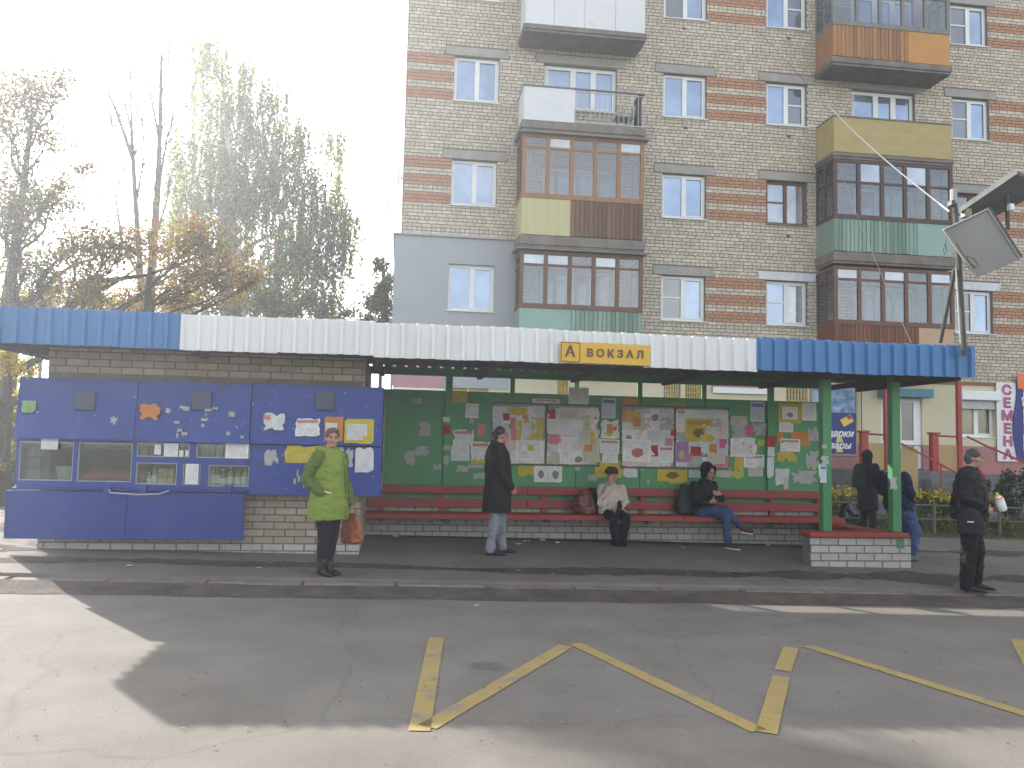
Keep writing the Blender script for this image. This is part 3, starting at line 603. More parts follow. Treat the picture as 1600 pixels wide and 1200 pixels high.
# porch with red posts and rails
po = thing('shop_porch', (gx(1420), 20.2, 0), 'grey stone porch with red posts and rails before the white shop door', 'porch'); YP = 19.55
def gp(px): return at(px, 700, YP).x
b = MB(); b.bbox(gp(1345), gp(1512), YP, YG-.045, -.3, 1.04, .02); b.build('platform', m_stone, po)
for i in range(5): b = MB(); b.bbox(gp(1443), gp(1508), YP-.30*(i+1), YP-.30*i-.002, -.3, 1.04-.19*(i+1), .012); b.build('step', m_stone, po)
for px, zt_ in ((1388, 3.3), (1502, 3.35)):
    b = MB(); b.bbox(gp(px)-.055, gp(px)+.055, YP+.02, YP+.13, 1.042, zt_, .006); b.build('post', m_redp, po)
for px in (1353, 1463):
    b = MB(); b.bbox(gp(px)-.09, gp(px)+.09, YP+.02, YP+.18, 1.042, 1.98, .01); b.bbox(gp(px)-.12, gp(px)+.12, YP-.01, YP+.21, 1.982, 2.03, .008); b.build('newel', m_redp, po)
def rail(a, c, r=.025, nm='rail'): b = MB(); b.tube([a, c], r, 8); b.build(nm, m_redp, po)
for (p0, p1) in ((1353, 1388), (1463, 1502)):
    rail((gp(p0), YP+.08, 1.95), (gp(p1), YP+.08, 1.93)); b = MB(); b.bbox(gp(p0)+.1, gp(p1)-.06, YP+.07, YP+.095, 1.06, 1.72, .004); b.build('infill_board', m_tan, po)
rail((gp(1408), YP-.02, 1.72), (gp(1456), YP-1.2, .95)); rail((gp(1456), YP-1.2, .95), (gp(1425), YP-1.3, .55)); b = MB(); b.bbox(gp(1392), gp(1432), YP-.06, YP-.035, .3, 1.6, .004); b.build('infill_board', m_tan, po)
rail((gp(1510), YP-.02, 1.95), (gp(1530), YP-.3, 1.7)); rail((gp(1530), YP-.3, 1.7), (gp(1602), YP-2.2, .65))
for px, yy, zz_ in ((1438, YP-.8, 1.2), (1570, YP-1.3, 1.15)): rail((gp(px), yy, -.1), (gp(px), yy, zz_), .02, 'rail_post')
# shop signs
m_wh = M('sign_white', (.72, .72, .70), (.68, .68, .66), rough=.5); m_navy = M('sign_navy', (.025, .03, .16), (.03, .035, .19), sc=3, rough=.5); m_pinks = M('sign_pink', (.52, .09, .20), (.46, .08, .18), rough=.5)
m_purp = M('sign_purple', (.12, .06, .14), rough=.5); m_orng = M('sign_orange', (.75, .17, .03), (.7, .16, .03), rough=.5); m_yl = M('sign_yellow', (.66, .52, .08), (.6, .47, .07), rough=.5)
def vertical_sign(name, label, x0, x1, z0, z1, txt, back, ink, size, Y, shadow=None, wavy=False):
    s = thing(name, ((x0+x1)/2, Y, z0), label, 'shop sign'); b = MB()
    if wavy:
        n = 14; le = [(x0+.07*math.sin(2*math.pi*i/n*1.0+2.2), lerp(z0, z1, i/n)) for i in range(n+1)]; b.prism(le+[(x1, z1), (x1, z0)], Y-.03, Y)
    else: b.bbox(x0, x1, Y-.02, Y, z0, z1, .004)
    b.build('board', back, s); n = len(txt)
    for i, ch_ in enumerate(txt):
        z = lerp(z1, z0, (i+.6)/(n+.15)); xc_ = (x0+x1)/2+(.03 if wavy else -.02); yo = -.036 if wavy else -.026
        if shadow: put_text('letter_shadow', ch_, size, (xc_+.02, Y+yo+.004, z-.02), shadow, s, bold=.012, sx=1.15)
        put_text('letter', ch_, size, (xc_, Y+yo-.008, z), ink, s, bold=.010, sx=1.15)
    return s
zt1 = at(1570, 598, YG).z; zb1 = at(1570, 721, YG).z
vertical_sign('seed_shop_sign', 'white vertical shop sign with pink letters spelling СЕМЕНА', gx(1555), gx(1588), zb1, zt1, 'СЕМЕНА', m_wh, m_pinks, .36, YG-.05, m_purp)
vertical_sign('fertiliser_shop_sign', 'navy wavy edged vertical shop sign with white letters', gx(1582), gx(1612), zb1+.03, zt1+.02, 'УДОБРЕНИЯ', m_navy, m_wh, .27, YG-.075, None, True)
b = MB(); pz = at(1592, 608, YG); b.bbox(gx(1586), gx(1650), YG-.14, YG-.115, pz.z, pz.z+.42, .004); tag(b.build('orange_sign', m_orng), 'plain orange sign panel above the navy sign', 'shop sign')
s = thing('gift_shop_sign', (gx(1310), YG, 1.6), 'navy gift shop poster with white slanted letters in a wooden frame', 'shop sign')
sx0, sx1, sz0, sz1 = gx(1268), gx(1336), at(1320, 709, YG).z, at(1320, 606, YG).z
b = MB(); b.bbox(sx0, sx1, YG-.03, YG-.01, sz0, sz1, .003); b.build('board', m_navy, s)
b = MB(); b.box(sx1, sx1+.05, YG-.05, YG-.005, sz0-.06, sz1+.1); b.box(sx0-.05, sx1, YG-.05, YG-.005, sz0-.06, sz0); b.box(sx0-.05, sx0, YG-.05, YG-.005, sz0, sz1+.1); b.build('frame', M('frame_wood', (.36, .28, .2), rough=.8), s)
b = MB(); b.box(sx1+.16, sx1+.175, YG-.05, YG-.035, sz0-.06, sz1+.3); b.build('cable', C['dbr'], s)
b = MB(); b.box(sx0+.01, sx1-.01, YG-.034, YG-.031, sz0+.62*(sz1-sz0), sz1-.01); b.build('picture', M('blue_roses_print', (.05, .12, .26), (.32, .45, .55), sc=5, mix=.5, rough=.5, detail=3), s)
for t, z in (('подарки', .30), ('товары', .12)):
    put_text('lettering', t, .26, ((sx0+sx1)/2+.02, YG-.037, lerp(sz0, sz1, z)), m_wh, s, shear=.3, bold=.008)
b = MB(); T = Matrix.Translation((sx1-.26, YG-.04, lerp(sz0, sz1, .50))) @ Matrix.Rotation(-.5, 4, 'Y'); b.bbox(-.17, .17, -.01, .008, -.11, .11, .01, T=T); b.build('parcel_print', m_yl, s)
b = MB(); b.ell((sx1-.2, YG-.052, lerp(sz0, sz1, .555)), (.07, .006, .06), 10); b.build('bow_print', M('bow_red', (.4, .03, .05), rough=.5), s)
for z in (.21, .06):
    b = MB(); b.prism([(sx1-.58, lerp(sz0, sz1, z)-.07), (sx1-.36, lerp(sz0, sz1, z)-.07), (sx1-.42, lerp(sz0, sz1, z)+.07), (sx1-.54, lerp(sz0, sz1, z)+.07)], YG-.036, YG-.0315); b.build('yellow_print', m_yl, s)
m_ps = M('sign_dusty_pink', (.45, .22, .25), (.42, .2, .23), rough=.6)
for (a, c, lab) in ((612, 692, 'dusty pink shop board seen beside the kiosk'), (1112, 1199, 'dusty pink shop board seen over the second notice board')):
    b = MB(); z = at((a+c)/2, 606, YG).z; b.bbox(gx(a), gx(c), YG-.09, YG-.06, z, z+.55, .004); b.box(gx(a), gx(c), YG-.092, YG-.062, z-.16, z-.002, 1); tag(b.build('shop_board', [m_ps, m_wh]), lab, 'shop sign')
# ================================================================== KIOSK
m_kb = tints('kiosk_brick', (.37, .305, .235), 5, .15)
m_wb = tints('white_brick', (.42, .395, .35), 5, .10)
m_kmort = M('dark_mortar', (.17, .145, .115), (.12, .10, .08), sc=9, rough=1, bump=.4, bsc=60)
m_blue = M('kiosk_blue_paint', (.018, .042, .205), (.024, .052, .245), sc=2.2, rough=.5, bump=.3, bsc=5, bd=.02, wear=[((.035, .07, .25), 1.4, .55, .2), ((.03, .04, .12), 3., .58, .1), ((.40, .42, .44), 16., .655, .02), ((.14, .12, .13), 7., .66, .06), ((.36, .38, .40), 2.6, .70, .015)])
m_blue2 = M('kiosk_blue_paint_clean', (.018, .038, .195), (.024, .048, .23), sc=1.8, rough=.48, bump=.3, bsc=4, bd=.02, wear=[((.045, .065, .18), 2., .56, .2), ((.12, .11, .13), 9., .66, .05), ((.04, .045, .12), 3., .6, .12)])
KX0, KX1, KY0, KY1 = -4.40, -.48, 11.05, 13.6; KZ = 2.56
ki = thing('kiosk', ((KX0+KX1)/2, 12.2, 0), 'brick kiosk with blue metal shutters and shop windows', 'kiosk')
kh = (-4.30, -1.92, .88, 1.64)
b = MB(); wall_holes(b, KX0+.01, KX1-.01, -.3, KZ, KY0+.012, [kh], rev=.2)
for x in (KX0+.01, KX1-.01): b.quad((x, KY0+.012, -.3), (x, KY1, -.3), (x, KY1, KZ), (x, KY0+.012, KZ))
b.quad((KX0+.01, KY1, -.3), (KX1-.01, KY1, -.3), (KX1-.01, KY1, KZ), (KX0+.01, KY1, KZ)); b.build('wall', m_kmort, ki, fix=False)
b = MB(); b.box(KX0+.05, KX1-.05, KY0+.35, KY1-.05, KZ-.12, KZ-.05); b.box(KX0+.05, KX1-.05, KY0+.25, KY1-.05, .70, .74); b.build('ceiling', M('kiosk_inside', (.20, .18, .15), (.16, .14, .12), rough=.9), ki)
CK = .0915
for r in brick_rects(KX0, KX1, -.22, -.22+CK*31, .262, CK, .011, [(kh[0], kh[1], .85, 1.7)]):
    zc = (r[2]+r[3])/2; xc = (r[0]+r[1])/2
    if 2.24 < zc or (zc < .84 and xc > -2.0) or zc < .30: brick_obj(r[1]-r[0], r[3]-r[2], .03, m_wb if zc < .02+g(xc, 11)+.1 else m_kb, ki, (xc, KY0+random.uniform(-.004, .004), zc))
for r in brick_rects(KY0, 13.1, -.22, -.22+CK*31, .262, CK, .011):
    zc = (r[2]+r[3])/2; yc = (r[0]+r[1])/2
    if zc < .84 or zc > 2.2 or yc > 11.7: brick_obj(r[1]-r[0], r[3]-r[2], .03, m_wb if zc < .02+g(-.5, 11)+.1 else m_kb, ki, (KX1+random.uniform(-.003, .003), yc, zc), axis='x')
YK = 10.86
def kx(px, py=680): return at(px, py, YK).x
def kz(px, py): return at(px, py, YK).z
# upper shutters (tops hinged, leaning out a little), right-hand closed shutter, hanging lower flap
def flap(x0, x1, z0, z1, ytop, ybot, th, mat, nm, rim=True, hb=0):
    b = MB(); T = Matrix(((1, 0, 0, 0), (0, 1, (ytop-ybot)/(z1-z0), ybot-(ytop-ybot)/(z1-z0)*z0), (0, 0, 1, 0), (0, 0, 0, 1)))
    b.bbox(x0, x1, 0, th, z0, z1, .004, T=T)
    fo = b.build(nm, mat, ki)
    if rim:
        r = MB(); e = .022
        for (a, c, d, f_) in ((x0, x1, z0, z0+e), (x0, x1, z1-e, z1), (x0, x0+e, z0+e, z1-e), (x1-e, x1, z0+e, z1-e)): r.box(a+.001, c-.001, -.008, -.0005, d+.001, f_-.001, T=T)
        r.build('rim', mat, fo)
    return fo
xA, xB, xC, xD = kx(25), kx(212), kx(391), kx(597); zU0, zU1 = kz(200, 688), kz(200, 594)
f1 = flap(xA, xB-.004, zU0, zU1, YK+.02, YK-.06, .025, m_blue, 'shutter'); f2 = flap(xB+.004, xC-.006, zU0-.01, zU1, YK+.02, YK-.06, .025, m_blue, 'shutter'); f3 = flap(xC+.006, xD, zU0-.005, zU1+.01, YK+.01, YK-.03, .025, m_blue, 'shutter')
f4 = flap(xC+.006, xD, kz(490, 774), zU0-.02, YK+.005, YK+.005, .03, m_blue, 'shutter')
lo = flap(kx(20), kx(388), kz(200, 842), kz(200, 768), YK-.08, YK-.06, .03, m_blue2, 'counter_flap')
b = MB(); T = None; b.box(kx(205), kx(205)+.012, YK-.094, YK-.081, kz(200, 841), kz(200, 770)); b.build('flap_seam', m_blue2, lo)
b = MB(); xa, xb = kx(180), kx(272); zq = kz(225, 769); b.tube([(xa, YK-.10, zq+.03), (xa+.02, YK-.13, zq-.005), ((xa+xb)/2, YK-.15, zq-.022), (xb-.1, YK-.13, zq-.012), (xb, YK-.10, zq+.03)], .009, 8); b.build('handle', M('pale_steel', (.55, .54, .52), rough=.4, metal=.5), lo)
for px in (175, 230, 362): b = MB(); b.box(kx(px)-.04, kx(px)+.04, YK-.078, YK+.04, kz(px, 769), kz(px, 758)); b.build('hinge', m_blue2, lo)
for px, f_ in ((132, f1), (314, f2), (506, f3)):
    b = MB(); z = kz(px, 626); b.bbox(kx(px)-.115, kx(px)+.115, YK-.062, YK-.02, z-.12, z+.12, .006); b.build('lock_plate', M('grey_lock_plate', (.075, .08, .12), (.06, .065, .11), sc=6, rough=.6, wear=[((.05, .06, .15), 4, .56, .1)]), f_)
# frame of the cabinet and side boxes
b = MB(); b.box(xC-.004, xC+.004, YK+.03, KY0-.005, kz(391, 774), zU1); b.box(xD-.03, xD+.002, YK+.035, 11.75, kz(590, 775), zU1+.005); b.box(xA-.002, xA+.03, YK+.035, 11.6, kz(25, 757), zU1); b.box(KX1+.005, xD-.031, 11.72, 11.75, kz(590, 775), zU1)
b.box(xA+.03, xD-.03, YK+.03, KY0-.02, zU1-.03, zU1-.005); b.box(xC, xD-.03, YK+.036, KY0-.02, kz(590, 774), kz(590, 772)+.02); b.build('cabinet_side', m_blue, ki)
# window frames with panes
zw0, zw1 = kz(200, 757), zU0-.002
def kwin(px0, py0, px1, py1): return (kx(px0, py0), kx(px1, py1), kz((px0+px1)/2, py1), kz((px0+px1)/2, py0))
kw = [kwin(31, 690, 112, 751), kwin(123, 692, 204, 753), kwin(214, 692, 296, 714), kwin(213, 723, 275, 757), kwin(286, 725, 312, 758), kwin(307, 694, 390, 716), kwin(326, 727, 388, 760)]
b = MB(); wall_holes(b, xA+.032, xC-.005, zw0-.05, zw1, YK+.006, kw, rev=.05); wf = b.build('window_frame', m_blue2, ki, fix=False)
b = MB(); b.bbox(xA, xC-.006, YK-.04, YK+.05, zw0-.075, zw0-.052, .004); b.build('window_ledge', m_blue2, ki)
m_kg = clear_glass('kiosk_glass', .12)
for k, h in enumerate(kw):
    b = MB(); b.box(h[0]-.01, h[1]+.01, YK+.03, YK+.035, h[2]-.01, h[3]+.01); b.build('pane', m_kg if k != 4 else m_pane3, wf)
    b = MB(); e = .012; b.box(h[0], h[1], YK+.012, YK+.028, h[2], h[2]+e); b.box(h[0], h[1], YK+.012, YK+.028, h[3]-e, h[3]); b.box(h[0], h[0]+e, YK+.012, YK+.028, h[2]+e, h[3]-e); b.box(h[1]-e, h[1], YK+.012, YK+.028, h[2]+e, h[3]-e); b.build('pane_bead', M('grey_bead', (.35, .36, .36), rough=.6), wf)
# shelf and goods behind the glass
zs = kw[3][2]-.012
b = MB(); b.bbox(kx(210), kx(392), YK+.06, KY0+.4, zs-.025, zs, .003); b.bbox(kx(30), kx(206), YK+.06, KY0+.45, kw[0][2]-.03, kw[0][2]-.005, .003); b.bbox(kx(30), kx(206), KY0+.25, KY0+.45, 1.30, 1.32, .003); b.build('shelf', M('shelf_board', (.35, .31, .25), rough=.7), ki)
b = MB(); b.box(KX0+.1, KX1-.1, KY0+.95, KY0+.97, .75, 2.3); b.build('inner_partition', M('inner_partition', (.22, .205, .18), (.15, .14, .12), sc=3, rough=.8), ki)
def bottle(px, h, r, liquid, lab, capm):
    x = kx(px); y = YK+.13; t = thing('bottle', (x, y, zs), lab, 'bottle', 'bottles behind the kiosk window'); z = zs+.001
    prof = [(0, .9), (.03, 1), (.55, 1), (.68, .75), (.78, .38), (.92, .34)]
    b = MB(); b.loft([((x, y, z+h*k), (r*q_, 0, 0), (0, r*q_, 0)) for k, q_ in prof], 12); b.build('body', liquid, t, smooth=True)
    b = MB(); b.tube([(x, y, z+h*.92), (x, y, z+h)], r*.42, 10); b.build('cap', capm, t); b = MB(); b.tube([(x, y, z+h*.12), (x, y, z+h*.48)], r*1.03, 12, cap=False); b.build('label_band', m_wh, t)
liq = [M('amber_liquid', (.30, .20, .05), rough=.15), M('green_liquid', (.22, .36, .08), rough=.15), M('pale_liquid', (.45, .45, .40), rough=.15), M('yellow_liquid', (.50, .46, .16), rough=.15)]
m_rc = M('cap_red', (.4, .06, .05), rough=.4)
for px, h, r, l, lab, cp in [(331, .30, .042, 3, 'tall yellow drink bottle with white cap first in the kiosk window row', m_wh), (340, .29, .035, 0, 'amber bottle with white cap beside the tall yellow bottle in the kiosk window', m_wh), (348, .21, .044, 1, 'short bright green drink bottle with white cap in the kiosk window', m_wh),
                              (360, .24, .04, 2, 'pale bottle with white cap in the kiosk window', m_wh), (372, .23, .042, 3, 'yellow bottle with red cap in the kiosk window', m_rc), (383, .26, .04, 2, 'pale bottle with red cap last in the kiosk window row', m_rc), (232, .16, .03, 2, 'small pale bottle beside the juice cartons', m_wh), (240, .24, .033, 2, 'taller pale bottle beside the juice cartons', m_rc)]: bottle(px, h, r, liq[l], lab, cp)
m_cart = M('carton_print', (.50, .24, .08), (.60, .50, .35), sc=16, rough=.6, obj=True)
for i, px in enumerate((250, 258, 267)):
    for lv in (0, 1):
        x = kx(px); t = MB(); t.bbox(x-.03, x+.03, YK+.10, YK+.17, zs+.001+lv*.105, zs+.101+lv*.105, .004); tag(t.build('carton', m_cart), 'small orange juice carton stacked in the kiosk window', 'carton', 'juice cartons in the kiosk window')
rg = random.Random(3); gm = [M('goods_%d' % i, c, tuple(v*.6 for v in c), sc=18, rough=.5, obj=True) for i, c in enumerate([(.45, .43, .38), (.35, .12, .08), (.2, .28, .35), (.42, .33, .12), (.28, .3, .2)])]
gn = ['grey', 'red', 'blue grey', 'mustard', 'olive']
for (px0, px1, zz_, yy, where) in ((128, 202, 1.322, KY0+.34, 'on the upper shelf behind the second kiosk window'), (36, 108, 1.322, KY0+.34, 'on the upper shelf behind the first kiosk window'), (216, 290, kw[2][2]-.005, YK+.16, 'in the upper kiosk window'), (312, 350, kw[5][2]-.005, YK+.16, 'in the kiosk window by the wide list')):
    x = kx(px0)
    while x < kx(px1):
        w_ = rg.uniform(.05, .10); h = rg.uniform(.08, .17); k = rg.randrange(5); b = MB(); b.bbox(x, x+w_, yy-.05, yy+.05, zz_, zz_+h, .012); tag(b.build('package', gm[k]), f'small {gn[k]} package {where}', 'package', f'packages {where}'); x += w_+rg.uniform(.008, .03)
b = MB(); b.box(kx(213), kx(296), YK+.08, YK+.26, kw[2][2]-.022, kw[2][2]-.006); b.box(kx(306), kx(391), YK+.08, YK+.26, kw[5][2]-.022, kw[5][2]-.006); b.build('shelf', MT['shelf_board'], ki)
b = MB(); xr0, xr1 = kx(126), kx(226); zr = kw[1][2]; b.loft([((lerp(xr0, xr1, k/8), YK+.30, zr+.005+.075), (0, .12, 0), (0, 0, .075+.015*math.sin(k*1.3))) for k in range(9)], 12); tag(b.build('red_cushion', M('red_cloth', (.36, .07, .05), (.30, .055, .04), rough=.8), smooth=True), 'rolled red cloth lying behind the kiosk window', 'cloth')
x = kx(97); zz0 = kw[0][2]; b = MB(); b.loft([((x, YK+.22, zz0+k*.17+.002), (.12*(.85+.3*k), 0, 0), (0, .10*(.85+.3*k), 0)) for k in (0, .5, 1)], 16); tag(b.build('plastic_tub', M('pale_tub', (.45, .46, .40), rough=.5), smooth=True), 'pale plastic tub behind the first kiosk window', 'tub')
for k in range(4): b = MB(); x = kx(45); b.bbox(x-.09, x+.07, YK+.2, YK+.34, zz0+.002+k*.14, zz0+.132+k*.14, .01); tag(b.build('stacked_jar', M('jar_grey', (.34, .33, .29), (.2, .2, .18), sc=14, rough=.4, obj=True)), 'grey packed goods stacked in a column behind the first kiosk window', 'package', 'goods stacked in the first kiosk window')
# ================================================================== BUS SHELTER
m_green = M('green_paint', (.075, .26, .105), (.062, .215, .088), sc=2., rough=.55, bump=.12, bsc=18, wear=[((.075, .235, .105), 1.6, .58, .2), ((.38, .42, .38), 19., .72, .02), ((.04, .1, .05), 6., .64, .12)])
m_greenp = M('green_post_paint', (.056, .215, .078), (.048, .18, .065), sc=3., rough=.5, wear=[((.45, .47, .44), 9., .69, .03), ((.05, .14, .06), 6., .62, .1)])
m_bred = M('bench_red_paint', (.30, .042, .036), (.24, .035, .032), sc=5, rough=.55, bump=.15, stretch=(.5, 4, 4), wear=[((.13, .05, .045), 8., .60, .1), ((.3, .2, .18), 26., .73, .02)])
m_fw = M('white_sheet_metal', (.70, .70, .68), (.66, .66, .64), sc=1.5, rough=.45, stretch=(1, 1, .25), wear=[((.56, .54, .50), 1.6, .55, .2), ((.44, .36, .27), 9., .69, .05), ((.48, .46, .43), 4., .62, .12)])
m_fb = M('blue_sheet_metal', (.04, .155, .35), (.046, .17, .38), sc=1.5, rough=.4, stretch=(1, 1, .25), wear=[((.055, .14, .27), 1.8, .55, .2), ((.09, .18, .30), 6., .64, .1), ((.05, .12, .25), 4., .62, .1)])
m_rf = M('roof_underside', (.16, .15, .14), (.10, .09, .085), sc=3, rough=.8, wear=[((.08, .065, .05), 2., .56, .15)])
m_tim = M('dark_timber', (.10, .08, .06), (.07, .055, .045), sc=6, rough=.9, bump=.3)
YR, FY = 13.10, 10.30
sh = thing('bus_shelter', (3.2, 12, 0), 'long green bus shelter with corrugated white and blue canopy', 'bus shelter')
RX0, RX1 = -4.95, 7.68; PIT = .186; FZ0, FZ1 = 2.515, 2.945
def profile(x0, x1, off=0):                             # wide flats and narrow raised ribs
    k = math.ceil((x0-off)/PIT); pts = [(x0, 0)]
    while off+k*PIT < x1:
        c = off+k*PIT
        for dx, h in ((-.042, 0), (-.022, 1), (.016, 1), (.034, 0)):
            if x0 < c+dx < x1: pts.append((c+dx, h))
        k += 1
    return pts+[(x1, 0)]
def fascia(x0, x1, mat, dy, z0, z1):
    pr = profile(x0, x1); b = MB(); n = len(pr); th = .002
    for s, yy in ((0, 0), (1, th)):
        b.v += [(x, FY+dy-.046*h+yy+.012*noise.noise(Vector((x*1.3, z*2, 4))), z+.006*noise.noise(Vector((x*2.1, z, 9)))) for z in (z0, z1) for x, h in pr]
    fs = [(i, i+1, n+i+1, n+i) for i in range(n-1)]; b.f += fs+[tuple(reversed([q+2*n for q in f])) for f in fs]; b.f += [(n+i, n+i+1, 3*n+i+1, 3*n+i) for i in range(n-1)]+[(i+1, i, 2*n+i, 2*n+i+1) for i in range(n-1)]; b.m = [0]*len(b.f)
    return b.build('fascia_sheet', mat, sh, fix=False)
cuts = [RX0, -3.8, -2.64, -1.50, -.36, .79, 1.93, 3.07, 3.80, 4.59, 5.62, 6.65, RX1]
for i in range(len(cuts)-1):
    mt = m_fw if -2.7 < cuts[i] < 4.5 else m_fb; dz = random.uniform(-.012, .010)-(.012 if 3.0 < cuts[i] < 4.5 else 0)
    fascia(cuts[i]-.012*(i % 2), cuts[i+1]+.012*(i % 2), mt, -.0025*(i % 2), FZ0+dz+(.012 if 1.9 < cuts[i] < 3.0 else 0), FZ1+dz)
def fascia_side(x, mat):
    pr = profile(FY+.03, 13.35); b = MB(); n = len(pr)
    sgn = -1 if x < 0 else 1
    b.v += [(x+sgn*.032*h, y, z) for z in (FZ0, FZ1) for y, h in pr]; b.f += [(i, i+1, n+i+1, n+i) for i in range(n-1)]; b.m = [0]*len(b.f); b.build('fascia_sheet', mat, sh, fix=False)
fascia_side(RX0, m_fb)
b = MB(); b.box(RX1-.04, RX1-.01, FY+.02, 13.3, 2.575, 2.64); b.build('verge_board', m_tim, sh)
ROZ = 2.655
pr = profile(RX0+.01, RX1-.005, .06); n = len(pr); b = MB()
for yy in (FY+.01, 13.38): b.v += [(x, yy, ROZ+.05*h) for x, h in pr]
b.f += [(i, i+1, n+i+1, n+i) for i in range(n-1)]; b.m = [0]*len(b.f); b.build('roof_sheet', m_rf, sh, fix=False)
for y in (FY+.06, 11.0, 11.7): b = MB(); b.box(RX0+.03, RX1-.045, y, y+.07, ROZ-.09, ROZ-.002); b.build('purlin', m_tim, sh)
for x in (-4.6, -2.5, -.3, 1.2, 2.7, 4.2, 5.85, 6.95, 7.55): b = MB(); b.box(x-.035, x+.035, FY+.14, 13.0, ROZ-.17, ROZ-.092); b.build('rafter', m_tim, sh)
RL, RR = -.51, at(1283, 700, YR).x
b = MB(); b.box(RL+.01, RR+.12, YR-.03, YR+.07, 2.53, ROZ-.004); b.build('top_beam', m_green, sh)
def rx(px): return at(px, 700, YR).x
bd = [RL+.012]+[rx(p) for p in (699, 799, 900, 1000, 1101, 1203)]+[RR+.11]
ZP0, ZP1 = .52, 2.30
for i in range(len(bd)-1):
    b = MB(); b.bbox(bd[i]+.006, bd[i+1]-.006, YR, YR+.025, ZP0, ZP1, .004); b.build('back_panel', m_green, sh)
    if i: 
        wide = i in (1, 6); w_ = .055 if wide else .04; b = MB(); b.bbox(bd[i]-w_, bd[i]+w_, YR-.045 if wide else YR+.027, YR-.002 if wide else YR+.07, .2 if wide else .5, 2.528, .004); b.build('stud', m_green, sh)
b = MB(); b.bbox(RR+.02, RR+.15, YR-.06, YR+.068, g(7, 13)-.05, 2.528, .006); b.build('corner_post', m_greenp, sh)
PX1, PX2 = at(1290, 700, 11.0).x, at(1398, 700, 11.0).x
LW0, LW1 = at(1266, 880, 10.9).x, at(1424, 880, 10.9).x; zl = g(6.3, 10.9); LWT = .30
b = MB(); b.bbox(PX1-.065, PX1+.065, 10.95, 11.08, LWT+.075, ROZ-.092, .008); b.build('post', m_greenp, sh)
b = MB(); b.bbox(PX2-.065, PX2+.065, 10.95, 11.08, LWT+.075, ROZ-.092, .008); b.build('post', m_greenp, sh)
# low brick walls: under the bench, across the front of the end bay and along its side
def low_wall(nm, x0, x1, y0, y1, zb_, zt_, axes):
    b = MB(); b.box(x0+.008, x1-.008, y0+.008, y1-.008, zb_, zt_); wo = b.build(nm, M('pale_mortar', (.16, .145, .125), (.11, .10, .085), rough=1, bump=.3), sh)
    nc = int((zt_-zb_)/.0955); h = (zt_-zb_)/nc
    if 'y' in axes:
        for r in brick_rects(x0, x1, zb_, zt_, .262, h, .012): brick_obj(r[1]-r[0], r[3]-r[2], .03, m_wb, wo, ((r[0]+r[1])/2, y0+random.uniform(-.004, .004), (r[2]+r[3])/2))
    if 'x' in axes:
        for r in brick_rects(y0, y1, zb_, zt_, .262, h, .012): brick_obj(r[1]-r[0], r[3]-r[2], .03, m_wb, wo, (x1+random.uniform(-.003, .003), (r[0]+r[1])/2, (r[2]+r[3])/2), axis='x')
    return wo
low_wall('bench_wall', RL+.02, RR+.1, YR-.03, YR+.2, -.20, .515, 'y')
low_wall('end_wall', LW0, LW1, 10.9, 11.14, zl-.13, LWT, 'yx')
low_wall('side_wall', LW1-.36, LW1-.12, 11.145, 13.0, zl-.13, LWT-.02, 'yx')
b = MB(); b.bbox(LW0-.03, LW1-.06, 10.84, 11.18, LWT+.006, LWT+.074, .01); b.build('wall_plank', m_bred, sh)
b = MB(); b.bbox(LW1-.42, LW1-.09, 11.185, 13.04, LWT-.012, LWT+.055, .01); b.build('wall_plank', m_bred, sh)
# green paint daub on the low wall under the post
b = MB(); b.bbox(PX2-.05, PX2+.06, 10.892, 10.9, LWT-.14, LWT, .002); b.build('post_foot', m_greenp, sh)
# bench
be = thing('bench', (3.2, 12.75, 0), 'long dark red slatted bench along the shelter back wall', 'bench')
bx = [RL+.03, 2.0, 4.4, RR+.12]
for i in range(3):
    a, c = bx[i]+.004, bx[i+1]-.004
    for y0, y1, z in ((12.56, 12.68, .425), (12.69, 12.81, .43), (12.82, 12.94, .43)): b = MB(); b.bbox(a, c, y0, y1, z-.045, z, .006); b.build('seat_board', m_bred, be)
    b = MB(); b.bbox(a, c, 12.545, 12.558, .345, .42, .004); b.build('front_rail', m_bred, be)
    for z0, z1 in ((.49, .625), (.70, .825)): b = MB(); b.bbox(a, c, 12.965, 12.998, z0, z1, .006); b.build('back_slat', m_bred, be)
for px in (600, 693, 850, 1003, 1120, 1203, 1275):
    x = rx(px); b = MB(); b.bbox(x-.045, x+.045, 13.0, 13.045, .36, .80, .004); b.build('upright', m_bred, be)
    b = MB(); b.box(x-.03, x+.03, 12.6, 13.06, .30, .38); b.build('bracket', m_tim, be)
# yellow stop sign
sg = thing('stop_sign', (at(946, 550, FY).x, FY-.05, 2.66), 'yellow bus stop sign reading А ВОКЗАЛ on the white canopy', 'sign')
YS = FY-.055; s0, s1 = at(875, 550, YS), at(1016, 550, YS); z0, z1 = at(946, 568, YS).z, at(946, 536, YS).z
m_sy = M('sign_amber', (.60, .34, .025), (.62, .38, .03), sc=2, rough=.45); m_ink = M('sign_brown_ink', (.10, .06, .045), rough=.5)
T = Matrix.Translation((s0.x, 0, z0)) @ Matrix.Rotation(.008, 4, 'Y') @ Matrix.Translation((-s0.x, 0, -z0))
b = MB(); b.bbox(s0.x, s1.x, YS-.004, YS, z0, z1, .001, T=T); b.build('plate', m_sy, sg)
hh = z1-z0; b = MB(); xb = s0.x+hh*.98; e = .008
for (a, c, d, f_) in ((s0.x+.01, xb, z0+.008, z0+.008+e), (s0.x+.01, xb, z1-.008-e, z1-.008), (s0.x+.01, s0.x+.01+e, z0+.009+e, z1-.009-e), (xb-e, xb, z0+.009+e, z1-.009-e)): b.box(a, c, YS-.009, YS-.005, d, f_, T=T)
